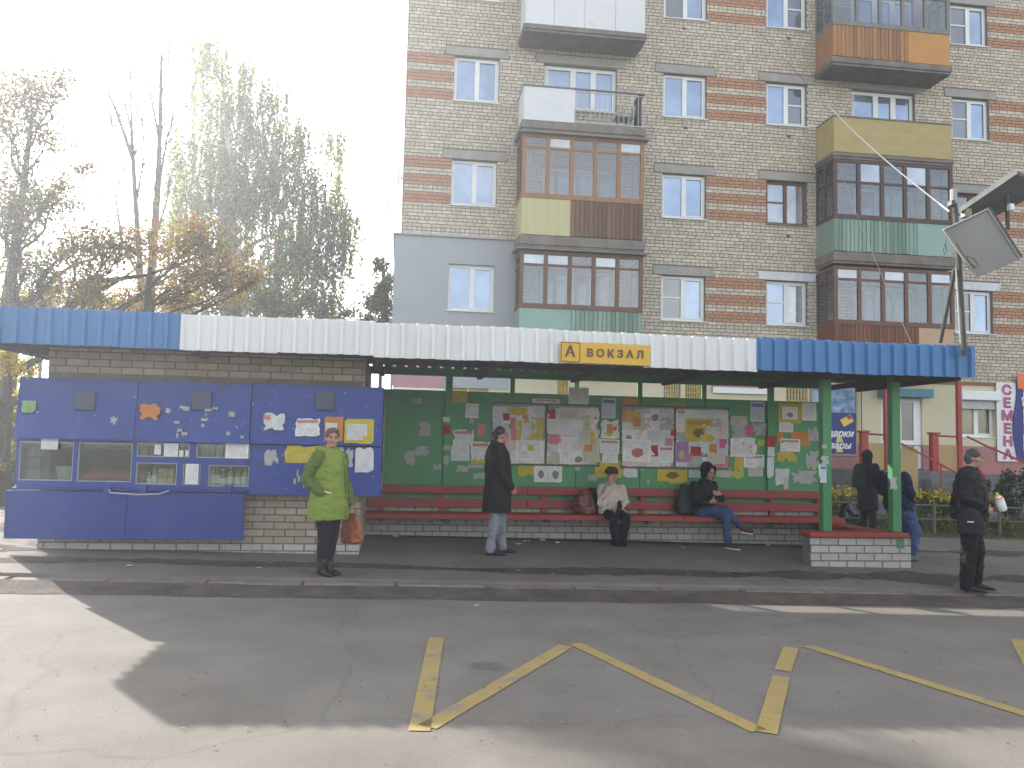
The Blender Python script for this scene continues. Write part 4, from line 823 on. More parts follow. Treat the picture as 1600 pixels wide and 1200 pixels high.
b.build('letter_border', m_ink, sg)
put_text('letter', 'А', .19, (lerp(s0.x, xb, .5), YS-.012, (z0+z1)/2), m_ink, sg, bold=.004)
put_text('lettering', 'В О К З А Л', .135, (lerp(xb, s1.x, .5), YS-.012, (z0+z1)/2-.008), m_ink, sg, bold=.003, sx=1.0)
# ================================================================== NOTICES
PP = {}
WHT = (.74, .72, .69)
PP['white'] = paper('paper_white', WHT); PP['white2'] = paper('paper_white_fine', (.60, .59, .58), lines=38, amt=.4); PP['plain'] = paper('paper_plain', (.60, .60, .59), amt=.06)
PP['cream'] = paper('paper_cream', (.56, .51, .40)); PP['redhead'] = paper('paper_red_heading', WHT, head=(.40, .13, .14)); PP['redhead2'] = paper('paper_crimson_lines', WHT, ink=(.42, .10, .10), lines=16, amt=.6); PP['blueline'] = paper('paper_blue_lines', (.56, .57, .60), ink=(.10, .12, .36), lines=20, amt=.5); PP['bluehead'] = paper('paper_blue_heading', (.55, .57, .62), head=(.08, .10, .40), amt=.6)
PP['yellow'] = paper('paper_yellow', (.55, .42, .05), amt=.3, lines=18); PP['yellowpic'] = paper('paper_yellow_picture', (.56, .41, .04), amt=.2, lines=18, blot=(.10, .07, .03), head=(.36, .22, .02))
PP['whitepic'] = paper('paper_white_picture', WHT, blot=(.14, .13, .13), lines=22, amt=.35); PP['redpic'] = paper('paper_white_red_picture', WHT, blot=(.40, .06, .05), lines=22, amt=.35)
PP['pink'] = paper('paper_pink', (.58, .22, .22), amt=.15); PP['magenta'] = paper('paper_magenta', (.55, .10, .24), amt=.12); PP['orange'] = paper('paper_orange', (.58, .22, .05), amt=.25, lines=14); PP['red'] = paper('paper_red', (.38, .035, .03), amt=.1)
PP['lime'] = paper('paper_lime', (.45, .48, .08), amt=.15); PP['violet'] = paper('paper_violet', (.34, .20, .40), amt=.25, blot=(.5, .38, .12)); PP['green'] = paper('paper_green', (.22, .38, .16), amt=.2, lines=12)
PP['pinkish'] = paper('paper_pinkish', (.70, .54, .51), ink=(.35, .1, .1), lines=20, amt=.4); PP['scrap'] = paper('paper_scrap', (.40, .40, .37), amt=.12); PP['brown'] = paper('paper_kraft', (.33, .25, .19), amt=.2)
fcount = [0]
def flyer(px0, py0, px1, py1, mat, label=None, Y=YR-.002, torn=0., group=None, rot=0., name='flyer', parent=None, axis='y', cat='flyer'):
    fcount[0] += 1; rnd = random.Random(fcount[0]); eps = .0004*(fcount[0] % 14)+.001
    a, c = at(px0, py1, Y), at(px1, py0, Y); w_, h_ = abs(c.x-a.x), abs(c.z-a.z); ctr = Vector(((a.x+c.x)/2, Y-eps, (a.z+c.z)/2))
    return sheet_paper(ctr, w_, h_, mat, label, torn, group, rot, name, rnd, axis, cat)
def sheet_paper(ctr, w_, h_, mat, label, torn, group, rot, name, rnd, axis='y', cat='flyer'):
    if torn:
        n = 22; out = []
        for i in range(n):
            t = i/n*4; k = int(t); f = t-k
            u, v = [(f, 0), (1, f), (1-f, 1), (0, 1-f)][k]
            j = torn*(.30 if rnd.random() < .35 else .08)*rnd.random(); u = .5+(u-.5)*(1-2*j); v = .5+(v-.5)*(1-2*j*1.2); out.append((u, v))
        uv = [(.5, .5)]+out; fs = [(0, i+1, (i+1) % n+1) for i in range(n)]
    else:
        N_ = 4; uv = [(i/N_, j/N_) for j in range(N_+1) for i in range(N_+1)]; fs = [(j*5+i, j*5+i+1, j*5+i+6, j*5+i+5) for j in range(4) for i in range(4)]
    cl = [rnd.random()*.012 if rnd.random() < .5 else 0 for _ in range(4)]; vs_ = []
    for u, v in uv:
        lift = cl[0]*((1-u)*(1-v))**3+cl[1]*(u*(1-v))**3+cl[2]*((1-u)*v)**3+cl[3]*(u*v)**3+.0012*rnd.random()
        x, z = (u-.5)*w_, (v-.5)*h_; x, z = x*math.cos(rot)-z*math.sin(rot), x*math.sin(rot)+z*math.cos(rot)
        vs_.append((x, -lift, z) if axis == 'y' else (lift, x, z))
    me = bpy.data.meshes.new(name); me.from_pydata(vs_, [], fs); ul = me.uv_layers.new(name='UVMap')
    for lp in me.loops: ul.data[lp.index].uv = uv[lp.vertex_index]
    me.materials.append(PP[mat]); o = link(name, me); o.location = ctr; o.color = (rnd.random(),)*3+(1,)
    tag(o, label, cat, group); return o
# framed boards
BD = [(770, 635, 936, 724, 'first'), (972, 639, 1137, 729, 'second')]
for (a, c, d, e, nm) in BD:
    p, q = at(a, e, YR-.03), at(d, c, YR-.03); bo = thing('notice_board', ((p.x+q.x)/2, YR, p.z), {'first': 'framed double notice board behind the man in the long black coat', 'second': 'framed double notice board above the seated people'}[nm], 'notice board')
    b = MB(); b.box(p.x, q.x, YR-.016, YR-.003, p.z, q.z); b.build('backing', M('board_backing', (.30, .29, .25), (.24, .23, .2), rough=.9), bo)
    b = MB(); w_ = .022; y0, y1 = YR-.034, YR-.0165; xm = (p.x+q.x)/2
    b.box(p.x-w_, q.x+w_, y0, y1, q.z, q.z+w_); b.box(p.x-w_, q.x+w_, y0, y1, p.z-w_, p.z); b.box(p.x-w_, p.x, y0, y1, p.z, q.z); b.box(q.x, q.x+w_, y0, y1, p.z, q.z); b.box(xm-w_*.8, xm+w_*.8, y0, y1, p.z, q.z); b.build('frame', M('board_frame_green', (.05, .12, .065), (.07, .10, .07), rough=.7), bo)
YN = YR-.0355
def mosaic(x0, y0, x1, y1, n, where, seed, key):
    rnd = random.Random(seed); k = 0
    cl = {'white': 'white printed', 'white2': 'fine print white', 'cream': 'cream printed', 'redhead': 'red headed white', 'redhead2': 'red printed white', 'blueline': 'blue printed white', 'pinkish': 'faded pinkish', 'yellow': 'yellow', 'pink': 'pink', 'lime': 'lime', 'whitepic': 'white picture', 'plain': 'blank white', 'scrap': 'torn grey'}
    for j in range(n[1]):
        for i in range(n[0]):
            w_, h_ = (x1-x0)/n[0], (y1-y0)/n[1]; cx, cy = x0+(i+.5)*w_+rnd.uniform(-3, 3), y0+(j+.5)*h_+rnd.uniform(-3, 3); s = rnd.uniform(.5, .8)
            ax, bx_ = max(x0+1, cx-w_*s), min(x1-1, cx+w_*s); ay, by_ = max(y0+1, cy-h_*s), min(y1-1, cy+h_*s)
            mt = rnd.choice(['white', 'white', 'white2', 'cream', 'redhead', 'redhead2', 'blueline', 'whitepic', 'plain', 'scrap', 'white2', 'redhead2', 'pinkish', 'cream', 'pinkish', 'pink', 'pinkish'])
            flyer(ax, ay, bx_, by_, mt, f'{cl[mt]} flyer in the {("top", "second", "third", "fourth", "bottom")[j]} row, {("first", "second", "third", "last")[i]} column, on {where}', YN, torn=rnd.choice([0, 0, .4, .7]), group=f'flyers on {where}', rot=rnd.uniform(-.05, .05))
mosaic(768, 634, 852, 725, (4, 5), 'first board left half', 1, 'A'); mosaic(853, 636, 938, 726, (4, 5), 'first board right half', 2, 'B')
mosaic(970, 638, 1054, 730, (4, 5), 'second board left half', 3, 'C'); mosaic(1055, 640, 1139, 731, (4, 5), 'second board right half', 4, 'D')
YT = YN-.006
for a in [(786, 646, 796, 657, 'red', 'dark red square note at the top of the first framed board'), (797, 652, 806, 666, 'pink', 'upper pink slip on the left half of the first framed board'), (798, 668, 807, 688, 'pink', 'lower pink slip on the left half of the first framed board'), (815, 646, 826, 655, 'pink', 'small pink note beside the centre post of the first framed board'), (798, 637, 824, 648, 'yellow', 'yellow strip along the top of the first framed board'), (807, 656, 848, 687, 'yellow', 'wide yellow sheet behind white lists on the first framed board'), (815, 656, 838, 672, 'white2', 'white list pinned over the yellow sheet, upper'), (814, 671, 838, 692, 'white2', 'white list pinned over the yellow sheet, lower'), (805, 689, 849, 718, 'white', 'broad white notice at the foot of the left half of the first board'), (810, 700, 821, 709, 'orange', 'orange square on the broad white notice of the first board'), (824, 695, 834, 704, 'lime', 'small lime note on the broad white notice of the first board'),
          (857, 656, 911, 678, 'plain', 'long blank white sheet on the right half of the first board'), (856, 640, 868, 654, 'red', 'dark red leaflet in the corner of the right half of the first board'), (872, 641, 905, 655, 'cream', 'cream strip over the long blank sheet'), (859, 683, 873, 694, 'pink', 'coral note on the right half of the first board'), (904, 674, 922, 694, 'cream', 'cream sheet by the right edge of the first board'), (922, 675, 929, 693, 'yellow', 'narrow yellow slip by the right edge of the first board'), (913, 694, 925, 705, 'orange', 'orange square low on the right half of the first board'), (908, 661, 922, 672, 'lime', 'olive slip on the right half of the first board'),
          (977, 643, 1001, 660, 'yellow', 'yellow sheet in the upper corner of the second board'), (989, 651, 1001, 666, 'orange', 'orange slip overlapping the yellow corner sheet of the second board'), (973, 687, 1017, 721, 'redpic', 'large white sheet with red picture low on the second board'), (1017, 696, 1028, 713, 'red', 'red slip low on the left half of the second board'), (1039, 685, 1051, 703, 'pink', 'pink slip by the centre post of the second board'), (1029, 697, 1052, 722, 'redhead', 'red headed white notice by the centre post of the second board'), (1048, 672, 1057, 681, 'red', 'red note on the centre post of the second board'),
          (1071, 655, 1113, 690, 'yellowpic', 'large yellow poster with dark picture on the second board'), (1103, 667, 1124, 679, 'white2', 'white card over the yellow poster'), (1054, 691, 1076, 722, 'violet', 'violet poster low on the second board'), (1079, 698, 1095, 712, 'red', 'red picture beside the violet poster'), (1108, 694, 1120, 707, 'orange', 'orange square low on the right half of the second board'), (1124, 686, 1136, 700, 'magenta', 'magenta square at the right edge of the second board'), (1071, 709, 1083, 720, 'pink', 'pink note over the violet poster'), (1092, 690, 1112, 707, 'plain', 'torn blank sheet under the yellow poster'), (1105, 708, 1133, 724, 'cream', 'cream notice at the lower right corner of the second board')]:
    flyer(*a, Y=YT, rot=random.uniform(-.04, .04))
YW = YR-.003; YST = YR-.047
for a in [(706, 613, 730, 629, 'yellow', 'yellow leaflet high beside the wide stud', YW, 0), (727, 631, 748, 653, 'white', 'white notice high on the panel by the man in black', YW, 0), (733, 652, 740, 662, 'scrap', 'small paper scrap under the high white notice', YW, .8), (746, 662, 758, 682, 'pink', 'pink slip behind the shoulder of the man in black', YW, 0), (707, 671, 741, 699, 'redhead', 'torn red headed notice beside the wide stud', YW, .5), (704, 697, 734, 720, 'plain', 'blank bluish sheet pasted low beside the wide stud', YW, 0), (735, 690, 766, 720, 'redhead', 'notice with yellow foot behind the man in black', YW, .3), (735, 717, 760, 725, 'yellow', 'yellow strip under the notice behind the man in black', YW, .5), (692, 664, 704, 678, 'red', 'dark red square on the wide stud near the kiosk', YST, 0), (692, 652, 703, 659, 'white', 'small white label above the dark red square', YST, 0), (692, 696, 703, 703, 'scrap', 'grey label low on the wide stud near the kiosk', YST, .3), (692, 712, 702, 727, 'scrap', 'torn grey label at the foot of the wide stud', YST, .6),
          (654, 659, 674, 681, 'scrap', 'diamond shaped torn scrap on the bare green panel', YW, .9), (642, 622, 660, 631, 'scrap', 'faint torn strip high on the bare green panel', YW, .9), (648, 697, 671, 712, 'scrap', 'torn paper remains low on the bare green panel', YW, .7), (630, 704, 649, 728, 'scrap', 'ragged paper remains beside the kiosk corner', YW, 1), (676, 725, 690, 736, 'scrap', 'small ragged scrap above the bench end', YW, 1), (712, 727, 734, 738, 'scrap', 'ragged white remains above the backrest behind the black coat', YW, 1), (738, 738, 758, 749, 'scrap', 'ragged white patch touching the black coat', YW, 1), (730, 726, 760, 731, 'scrap', 'thin torn strip behind the black coat', YW, .5),
          (832, 624, 874, 635, 'redhead', 'long white strip notice above the first framed board', YW, 0), (888, 606, 920, 631, 'white', 'tilted white notice hanging from the slot sill', YR-.02, 0), (808, 721, 836, 745, 'yellow', 'ragged yellow remnant below the first framed board', YW, .9), (834, 722, 856, 753, 'whitepic', 'left sheet of a pair of white picture notices', YW, 0), (856, 723, 879, 754, 'whitepic', 'right sheet of a pair of white picture notices', YW, .15), (898, 727, 907, 736, 'scrap', 'tiny white scrap below the first framed board', YW, .8), (905, 711, 914, 725, 'plain', 'white tab hanging from the first framed board', YW-.03, .3), (793, 714, 800, 722, 'plain', 'white tab under the left half of the first framed board', YW-.03, .3), (917, 741, 934, 751, 'scrap', 'torn white patch beside the seated woman', YW, .6), (929, 720, 972, 746, 'yellow', 'yellow poster behind the seated woman in the knitted hat', YW, 0),
          (940, 622, 962, 653, 'bluehead', 'bluish printed notice between the framed boards', YW, 0), (938, 656, 968, 685, 'white', 'white notice between the framed boards', YW, .4), (948, 663, 964, 677, 'orange', 'orange square on the notice between the boards', YW-.002, 0), (942, 676, 966, 686, 'lime', 'lime strip under the orange square', YW-.001, .4), (936, 687, 968, 708, 'redhead', 'white notice with red heading above the knitted hat', YW, 0), (941, 709, 965, 723, 'white', 'small white list just above the knitted hat', YW, 0), (974, 622, 996, 637, 'orange', 'orange leaflet above the left half of the second board', YW, 0), (1040, 631, 1071, 640, 'orange', 'long orange label above the second board', YW, 0),
          (973, 731, 996, 746, 'plain', 'white sheet with torn foot beside the seated woman', YW, .4), (1000, 727, 1008, 736, 'scrap', 'tiny torn scrap under the second board', YW, 1), (1010, 749, 1015, 757, 'scrap', 'tiny pale tab above the backrest', YW, .5), (1027, 727, 1074, 752, 'yellowpic', 'wide yellow poster with dark picture above the bench', YW, 0), (1046, 748, 1066, 756, 'yellow', 'torn lower flap of the wide yellow poster', YW, .7), (1076, 728, 1096, 746, 'bluehead', 'bluish sheet behind the hooded youth', YW, 0), (1118, 729, 1142, 746, 'cream', 'yellowish sheet at the shoulder of the hooded youth', YW, .4), (1140, 735, 1164, 749, 'lime', 'ragged yellow remains beside the hooded youth', YW, 1), (1141, 650, 1168, 666, 'cream', 'cream notice beside the second board frame', YW, .3), (1143, 664, 1172, 684, 'scrap', 'torn notice below the cream notice', YW, .6), (1172, 628, 1194, 659, 'bluehead', 'blue headed notice high near the right stud', YW, 0), (1175, 660, 1198, 681, 'scrap', 'ragged remains under the blue headed notice', YW, 1), (1164, 665, 1177, 680, 'magenta', 'magenta square near the right stud', YW-.002, 0), (1140, 684, 1182, 714, 'white', 'wide white notice beside the second board', YW, .3), (1151, 691, 1162, 707, 'pink', 'pink slip on the wide white notice', YW-.002, 0), (1172, 697, 1184, 708, 'pink', 'coral square by the right stud', YW-.002, 0), (1184, 687, 1195, 697, 'lime', 'lime square by the right stud', YW, 0), (1147, 713, 1162, 736, 'yellow', 'ragged yellow slip right of the hooded youth', YW-.002, .5), (1162, 711, 1194, 730, 'redhead', 'red headed white notice right of the hooded youth', YW, 0), (1169, 727, 1192, 744, 'cream', 'white and yellow sheet under the red headed notice', YW, 0),
          (1198, 682, 1211, 698, 'red', 'dark red square on the right stud', YST, 0), (1199, 698, 1210, 713, 'plain', 'white label under the red square on the right stud', YST, .3), (1198, 714, 1209, 747, 'plain', 'long white label with torn foot on the right stud', YST, .3), (1216, 631, 1252, 661, 'yellow', 'yellow bordered poster on the end panel', YW, 0), (1222, 636, 1246, 655, 'whitepic', 'pinkish card in the middle of the yellow bordered poster', YW-.002, 0), (1253, 630, 1275, 657, 'white', 'greyish notice beside the yellow bordered poster', YW, 0), (1217, 660, 1239, 675, 'white', 'white card below the yellow bordered poster', YW, 0), (1213, 674, 1224, 692, 'orange', 'small orange slip on the end panel', YW, .3), (1236, 675, 1266, 696, 'orange', 'wide orange notice on the end panel', YW, 0), (1219, 686, 1250, 705, 'redhead', 'red headed white notice on the end panel', YW-.002, 0), (1213, 700, 1250, 723, 'yellow', 'ragged yellow remains on the end panel', YW, 1), (1262, 667, 1280, 690, 'scrap', 'ragged white remains beside the corner post', YW, 1), (1258, 703, 1281, 735, 'scrap', 'streaky paper remains beside the corner post', YW, 1), (1211, 732, 1233, 759, 'plain', 'white sheet with torn yellow corner on the end panel', YW, .4), (1224, 745, 1232, 767, 'cream', 'narrow torn yellowish strip above the bench end', YW-.002, .5), (1235, 735, 1277, 757, 'scrap', 'wide ragged grey remains low on the end panel', YW, 1)]:
    flyer(*a[:6], Y=a[6], torn=a[7], rot=random.uniform(-.02, .02))
flyer(1281, 726, 1291, 754, 'bluehead', 'long white label on the front green post', Y=10.948); flyer(1284, 694, 1292, 701, 'scrap', 'ragged scrap high on the front green post', Y=10.948, torn=1); flyer(1390, 745, 1402, 766, 'scrap', 'ragged paper remains on the outer green post', Y=10.948, torn=1); flyer(1282, 712, 1296, 726, 'scrap', 'ragged remains just above the long post label', Y=10.948, torn=1)
YKF = YK-.066
for a in [(411, 645, 446, 673, 'plain', 'torn white sheet with red corner on the closed kiosk shutter', YK-.045, .6), (411, 648, 424, 656, 'pink', 'faded red scrap on the torn white sheet', YK-.047, .7), (460, 654, 501, 682, 'redhead', 'white notice with torn foot on the closed kiosk shutter', YK-.045, .35), (506, 651, 537, 690, 'orange', 'orange and white poster beside the yellow framed poster', YK-.045, .1), (508, 661, 527, 688, 'plain', 'white text block of the orange poster', YK-.047, 0), (537, 655, 585, 693, 'yellow', 'bright yellow poster on the closed kiosk shutter', YK-.045, .15), (542, 663, 574, 687, 'white2', 'white card in the middle of the bright yellow poster', YK-.047, 0), (443, 696, 495, 724, 'yellow', 'torn yellow poster on the lower kiosk shutter', YK-.004, .5), (500, 697, 512, 710, 'plain', 'white scrap behind the woman in green', YK-.004, .8), (520, 697, 553, 731, 'scrap', 'ragged white remains right of the woman in green', YK-.004, 1), (554, 699, 585, 738, 'plain', 'white sheet with rounded torn edges on the lower kiosk shutter', YK-.004, .25), (412, 702, 436, 728, 'scrap', 'ghostly glue remains on the lower kiosk shutter', YK-.004, 1), (33, 626, 57, 645, 'green', 'pale green leaflet on the first kiosk shutter', YKF, .4), (217, 631, 252, 656, 'orange', 'torn orange leaflet on the second kiosk shutter', YKF, .7), (172, 650, 184, 664, 'scrap', 'tiny torn scrap on the first kiosk shutter', YKF, 1)]:
    flyer(*a[:6], Y=a[6], torn=a[7], rot=random.uniform(-.03, .03))
for a in [(64, 684, 92, 702, 'plain', 'blank white card in the first kiosk window'), (241, 695, 252, 710, 'white', 'small price card in the upper kiosk window'), (256, 693, 279, 713, 'white', 'white list in the upper kiosk window'), (280, 704, 287, 713, 'white', 'tiny price card in the upper kiosk window'), (289, 703, 295, 713, 'plain', 'tiny blank card in the upper kiosk window'), (352, 692, 389, 716, 'white', 'wide printed list in the kiosk window corner'), (289, 725, 311, 756, 'white', 'white notice clipped to the serving hatch')]:
    flyer(*a, Y=YK+.0, cat='notice', name='notice')
rk = random.Random(21)
for i in range(16):
    px = rk.uniform(255, 385); py = rk.uniform(632, 686); w_ = rk.uniform(3, 12); flyer(px, py, px+w_, py+rk.uniform(3, 9), 'scrap', 'tiny paper remains stuck on the second kiosk shutter', Y=YKF, torn=1, group='paper remains on the second kiosk shutter')
for i in range(9):
    px = rk.uniform(455, 500); py = rk.uniform(728, 752); flyer(px, py, px+rk.uniform(2, 6), py+rk.uniform(6, 14), 'scrap', 'narrow paper remains on the lower kiosk shutter', Y=YK-.004, torn=1, group='paper remains on the lower kiosk shutter')
# layers of torn bills on the kiosk's side box
rnd = random.Random(5)
for i in range(26):
    y = rnd.uniform(10.93, 11.68); z = rnd.uniform(.84, 2.12); w_, h_ = rnd.uniform(.1, .26), rnd.uniform(.14, .4); mt = rnd.choice(['scrap', 'scrap', 'brown', 'plain', 'yellow', 'white', 'brown'])
    if abs(y-11.3)+w_/2 > .42: continue
    sheet_paper(Vector((xD+.004+.0006*i, y, z)), w_, h_, mt, {'scrap': 'torn grey bill', 'brown': 'torn brownish bill', 'plain': 'torn white bill', 'yellow': 'torn yellow bill', 'white': 'torn printed bill'}[mt]+' on the side of the kiosk cabinet', .9, 'torn bills on the kiosk side', rnd.uniform(-.1, .1), 'bill', rnd, 'x', 'bill')
# ================================================================== MAST WITH TILTED PANEL ON THE CANOPY CORNER
m_mast = M('dark_steel', (.045, .042, .04), (.07, .062, .055), sc=8, rough=.6, metal=.3); m_msun = M('galvanised', (.32, .31, .29), (.26, .25, .23), sc=8, rough=.5, metal=.3)
YM = 10.17
def mp(px, py, dy=0): return at(px, py, YM+dy)
ms = thing('lamp_mast', (mp(1500, 560).x, YM, 2.75), 'dark steel mast with tilted grey panel and hood on the blue canopy corner', 'mast')
b = MB(); b.tube([mp(1507, 556), mp(1499, 420), mp(1490, 298)], .034, 8); b.build('pole', m_mast, ms)
b = MB(); b.tube([mp(1501, 536, -.045), mp(1494, 420, -.045)], .012, 6); b.build('conduit', m_msun, ms)
b = MB(); b.tube([mp(1492, 420), mp(1469, 536, .3)], .026, 8); b.build('brace', m_mast, ms)
b = MB(); b.tube([mp(1490, 318), mp(1490, 296)], .045, 8); b.build('insulator', m_msun, ms)
b = MB(); b.bbox(mp(1478, 0).x, mp(1484, 0).x, YM-.06, YM+.04, mp(1481, 322).z, mp(1481, 314).z, .006); b.build('bracket', m_mast, ms)
c0, c1, c2, c3 = mp(1475, 359, -.16), mp(1543, 327, -.40), mp(1593, 404, -.40), mp(1526, 432, -.16)
nn = (c1-c0).cross(c3-c0).normalized(); nn = nn if nn.y > 0 else -nn
pb = MB(); th = nn*.10; pb.add([c0, c1, c2, c3, c0+th, c1+th, c2+th, c3+th], [(0, 1, 2, 3), (7, 6, 5, 4), (0, 4, 5, 1), (1, 5, 6, 2), (2, 6, 7, 3), (3, 7, 4, 0)]); pb.build('panel', M('panel_grey', (.27, .265, .25), (.235, .23, .22), sc=3, rough=.7, wear=[((.2, .19, .17), 4, .6, .15)]), ms)
rm = MB(); e = nn*-.012
for p_, q_ in ((c0, c1), (c2, c3), (c3, c0), (c1, c2)): rm.tube([p_+e, q_+e], .012, 6)
rm.build('panel_rim', m_msun, ms)
side = MB(); o1 = (c1-c0).normalized()*.006; o2 = o1+(c1-c0).normalized()*.05; side.add([c1+o1, c1+o2+nn*.03, c2+o2+nn*.03, c2+o1, c1+o1+nn*.16, c1+o2+nn*.16, c2+o2+nn*.16, c2+o1+nn*.16], [(0, 1, 2, 3), (1, 5, 6, 2), (5, 4, 7, 6), (4, 0, 3, 7), (0, 4, 5, 1), (3, 2, 6, 7)]); side.build('panel_cheek', m_mast, ms)
h0, h1, h2, h3 = mp(1500, 331, -.06), mp(1588, 272, -.06), mp(1640, 292, .5), mp(1530, 352, .5)
hb = MB(); t2 = Vector((0, 0, .05)); hb.add([h0, h1, h2, h3, h0+t2, h1+t2, h2+t2, h3+t2], [(0, 1, 2, 3), (7, 6, 5, 4), (0, 4, 5, 1), (1, 5, 6, 2), (2, 6, 7, 3), (3, 7, 4, 0)]); hb.build('hood', m_mast, ms)
hb = MB(); hb.add([h0+t2*1.05+Vector((-.02, -.01, 0)), h1+t2*1.05+Vector((0, -.01, .03)), h1+Vector((0, -.012, .0)), h0+Vector((-.02, -.012, -.02))], [(0, 1, 2, 3)]); hb.add([h0+t2*1.05+Vector((-.02, -.004, 0)), h1+t2*1.05+Vector((0, -.004, .03)), h1+Vector((0, -.004, .0)), h0+Vector((-.02, -.004, -.02))], [(3, 2, 1, 0)]); hb.build('hood_lip', M('pale_edge', (.5, .48, .40), rough=.6), ms)
b = MB(); b.tube([mp(1573, 305, .1), mp(1575, 358, .05)], .03, 6); b.build('strut', m_mast, ms)
b = MB(); b.bbox(mp(1570, 0).x, mp(1577, 0).x, YM-.02, YM+.05, mp(1573, 328).z, mp(1573, 318).z, .005); b.build('clip', m_wh, ms)
b = MB(); b.bbox(mp(1499, 0).x, mp(1510, 0).x, YM-.05, YM+.06, mp(1503, 340).z, mp(1503, 326).z, .012); b.build('connector', M('brass_grey', (.25, .21, .14), rough=.6), ms)
lp = [mp(px, py, -.38) for px, py in ((1494, 380), (1505, 398), (1522, 420), (1529, 415), (1522, 404), (1510, 400), (1516, 412), (1525, 418))]
b = MB(); b.tube(lp, .006, 6); b.build('cable_loop', m_mast, ms)
b = MB(); b.tube([mp(1480, 365, -.05), mp(1474, 390, -.05), mp(1476, 398, -.04), mp(1479, 392, -.04), mp(1477, 380, -.05)], .006, 6); b.build('cable_loop', m_mast, ms)
def cable(p, q, sag, r, mat, label):
    b = MB(); p, q = Vector(p), Vector(q); b.tube([p.lerp(q, i/16)+Vector((0, 0, -sag*4*(i/16)*(1-i/16))) for i in range(17)], r, 6); return tag(b.build('overhead_cable', mat), label, 'cable')
cable(mp(1483, 330), at(1293, 163, YF-.06), .1, .011, M('white_cable', (.7, .7, .68), rough=.5), 'white cable running from the mast up to the khaki balcony')
cable(at(1312, 262, YF-.07), at(1424, 536, 12.6), .12, .0045, M('grey_cable', (.40, .38, .34), rough=.6), 'thin grey cable dropping from the balcony to the shelter roof')
cable(at(1180, 45, YB-.05), at(1262, 133, YB-.05), -.05, .004, M('dark_cable', (.12, .11, .1), rough=.7), 'dark cable looping across the brick wall between windows')
# ================================================================== PEOPLE
def Lm(*a, **k): return M(*a, **k)
m_skin = Lm('skin', (.42, .235, .165), (.36, .19, .13), sc=14, rough=.55, spec=.4); m_skin2 = Lm('skin_ruddy', (.40, .205, .145), (.34, .165, .115), sc=14, rough=.55)
m_hair_br = Lm('hair_brown', (.085, .042, .025), (.13, .065, .035), sc=40, rough=.5, bump=.5, bsc=160); m_hair_dk = Lm('hair_dark', (.018, .015, .013), (.03, .025, .02), sc=40, rough=.5, bump=.5, bsc=160); m_hair_gr = Lm('hair_greying', (.035, .03, .027), (.065, .057, .05), sc=60, rough=.55, bump=.5, bsc=160)
m_lash = Lm('eye_dark', (.02, .015, .012), rough=.4); m_lip = Lm('lips', (.33, .09, .08), rough=.5); m_eyew = Lm('eye_white', (.55, .52, .5), rough=.3)
def cloth(nm, c, k=.75, rough=.9): return Lm(nm, c, tuple(v*k for v in c), sc=7, rough=rough, bump=.7, bsc=34, bd=.012, spec=.2, wear=[(tuple(v*.62 for v in c), 16., .6, .12)])  # darker patches painted in as shade of folds in the fabric
def remesh(name, mb, mat, parent, vox=.010, it=6, fold=0., fsc=9., seed=0):
    o = mb.build(name, mat, None, fix=True); md = o.modifiers.new('r', 'REMESH'); md.mode = 'VOXEL'; md.voxel_size = vox; md.use_smooth_shade = True
    sm = o.modifiers.new('s', 'SMOOTH'); sm.iterations = it; sm.factor = .5
    dg = bpy.context.evaluated_depsgraph_get(); me = bpy.data.meshes.new_from_object(o.evaluated_get(dg)); bpy.data.objects.remove(o)
    me.materials.clear(); me.materials.append(mat)
    if fold:
        fold *= 1.7; n = len(me.vertices); co = np.empty(n*3); me.vertices.foreach_get('co', co); nr = np.empty(n*3); me.vertices.foreach_get('normal', nr); co = co.reshape(-1, 3); nr = nr.reshape(-1, 3)
        d = np.array([noise.noise(Vector((p[0]*fsc+seed, p[1]*fsc, p[2]*fsc*.55)))+.6*noise.noise(Vector((p[0]*fsc*.8, p[1]*fsc*.8+seed, p[2]*fsc*1.9))) for p in co])
        cr = np.array([(1-abs(noise.noise(Vector((p[0]*5+seed+3, p[1]*5, p[2]*9+p[0]*4)))))**9 for p in co]); co += nr*(d*fold-cr*(.013 if name in ('jacket', 'sleeves') else .007 if fold > .011 else 0))[:, None]
        me.vertices.foreach_set('co', co.ravel()); me.update()
    me.polygons.foreach_set('use_smooth', [True]*len(me.polygons)); me.name = name
    return link(name, me, parent)
class Fig:
    """figure in its own frame: (left, forward, up) metres, placed at base, turned by phi (0 faces the street)"""
    def __init__(s, base, phi, H): s.o = Vector(base); s.k = H/1.75; s.phi = phi; s.R = Matrix(((math.cos(phi), math.sin(phi)), (math.sin(phi), -math.cos(phi))))
    def p(s, l, f, z): k = s.k; d = s.R @ Vector((l*k, f*k)); return Vector((s.o.x+d.x, s.o.y+d.y, s.o.z+z*k))
    def d(s, l, f, z=0): v = s.R @ Vector((l, f)); return Vector((v.x, v.y, z))*s.k
    def ring(s, c, rl, rf, turn=0): c = Vector(c); a = Vector((math.cos(turn), math.sin(turn))); return (s.p(*c), s.d(a.x*rl, a.y*rl), s.d(-a.y*rf, a.x*rf))
    def tube(s, mb, pts, rad, n=12): mb.tube([s.p(*q) for q in pts], [r*s.k for r in (rad if isinstance(rad, (list, tuple)) else [rad]*len(pts))], n, dome=True)
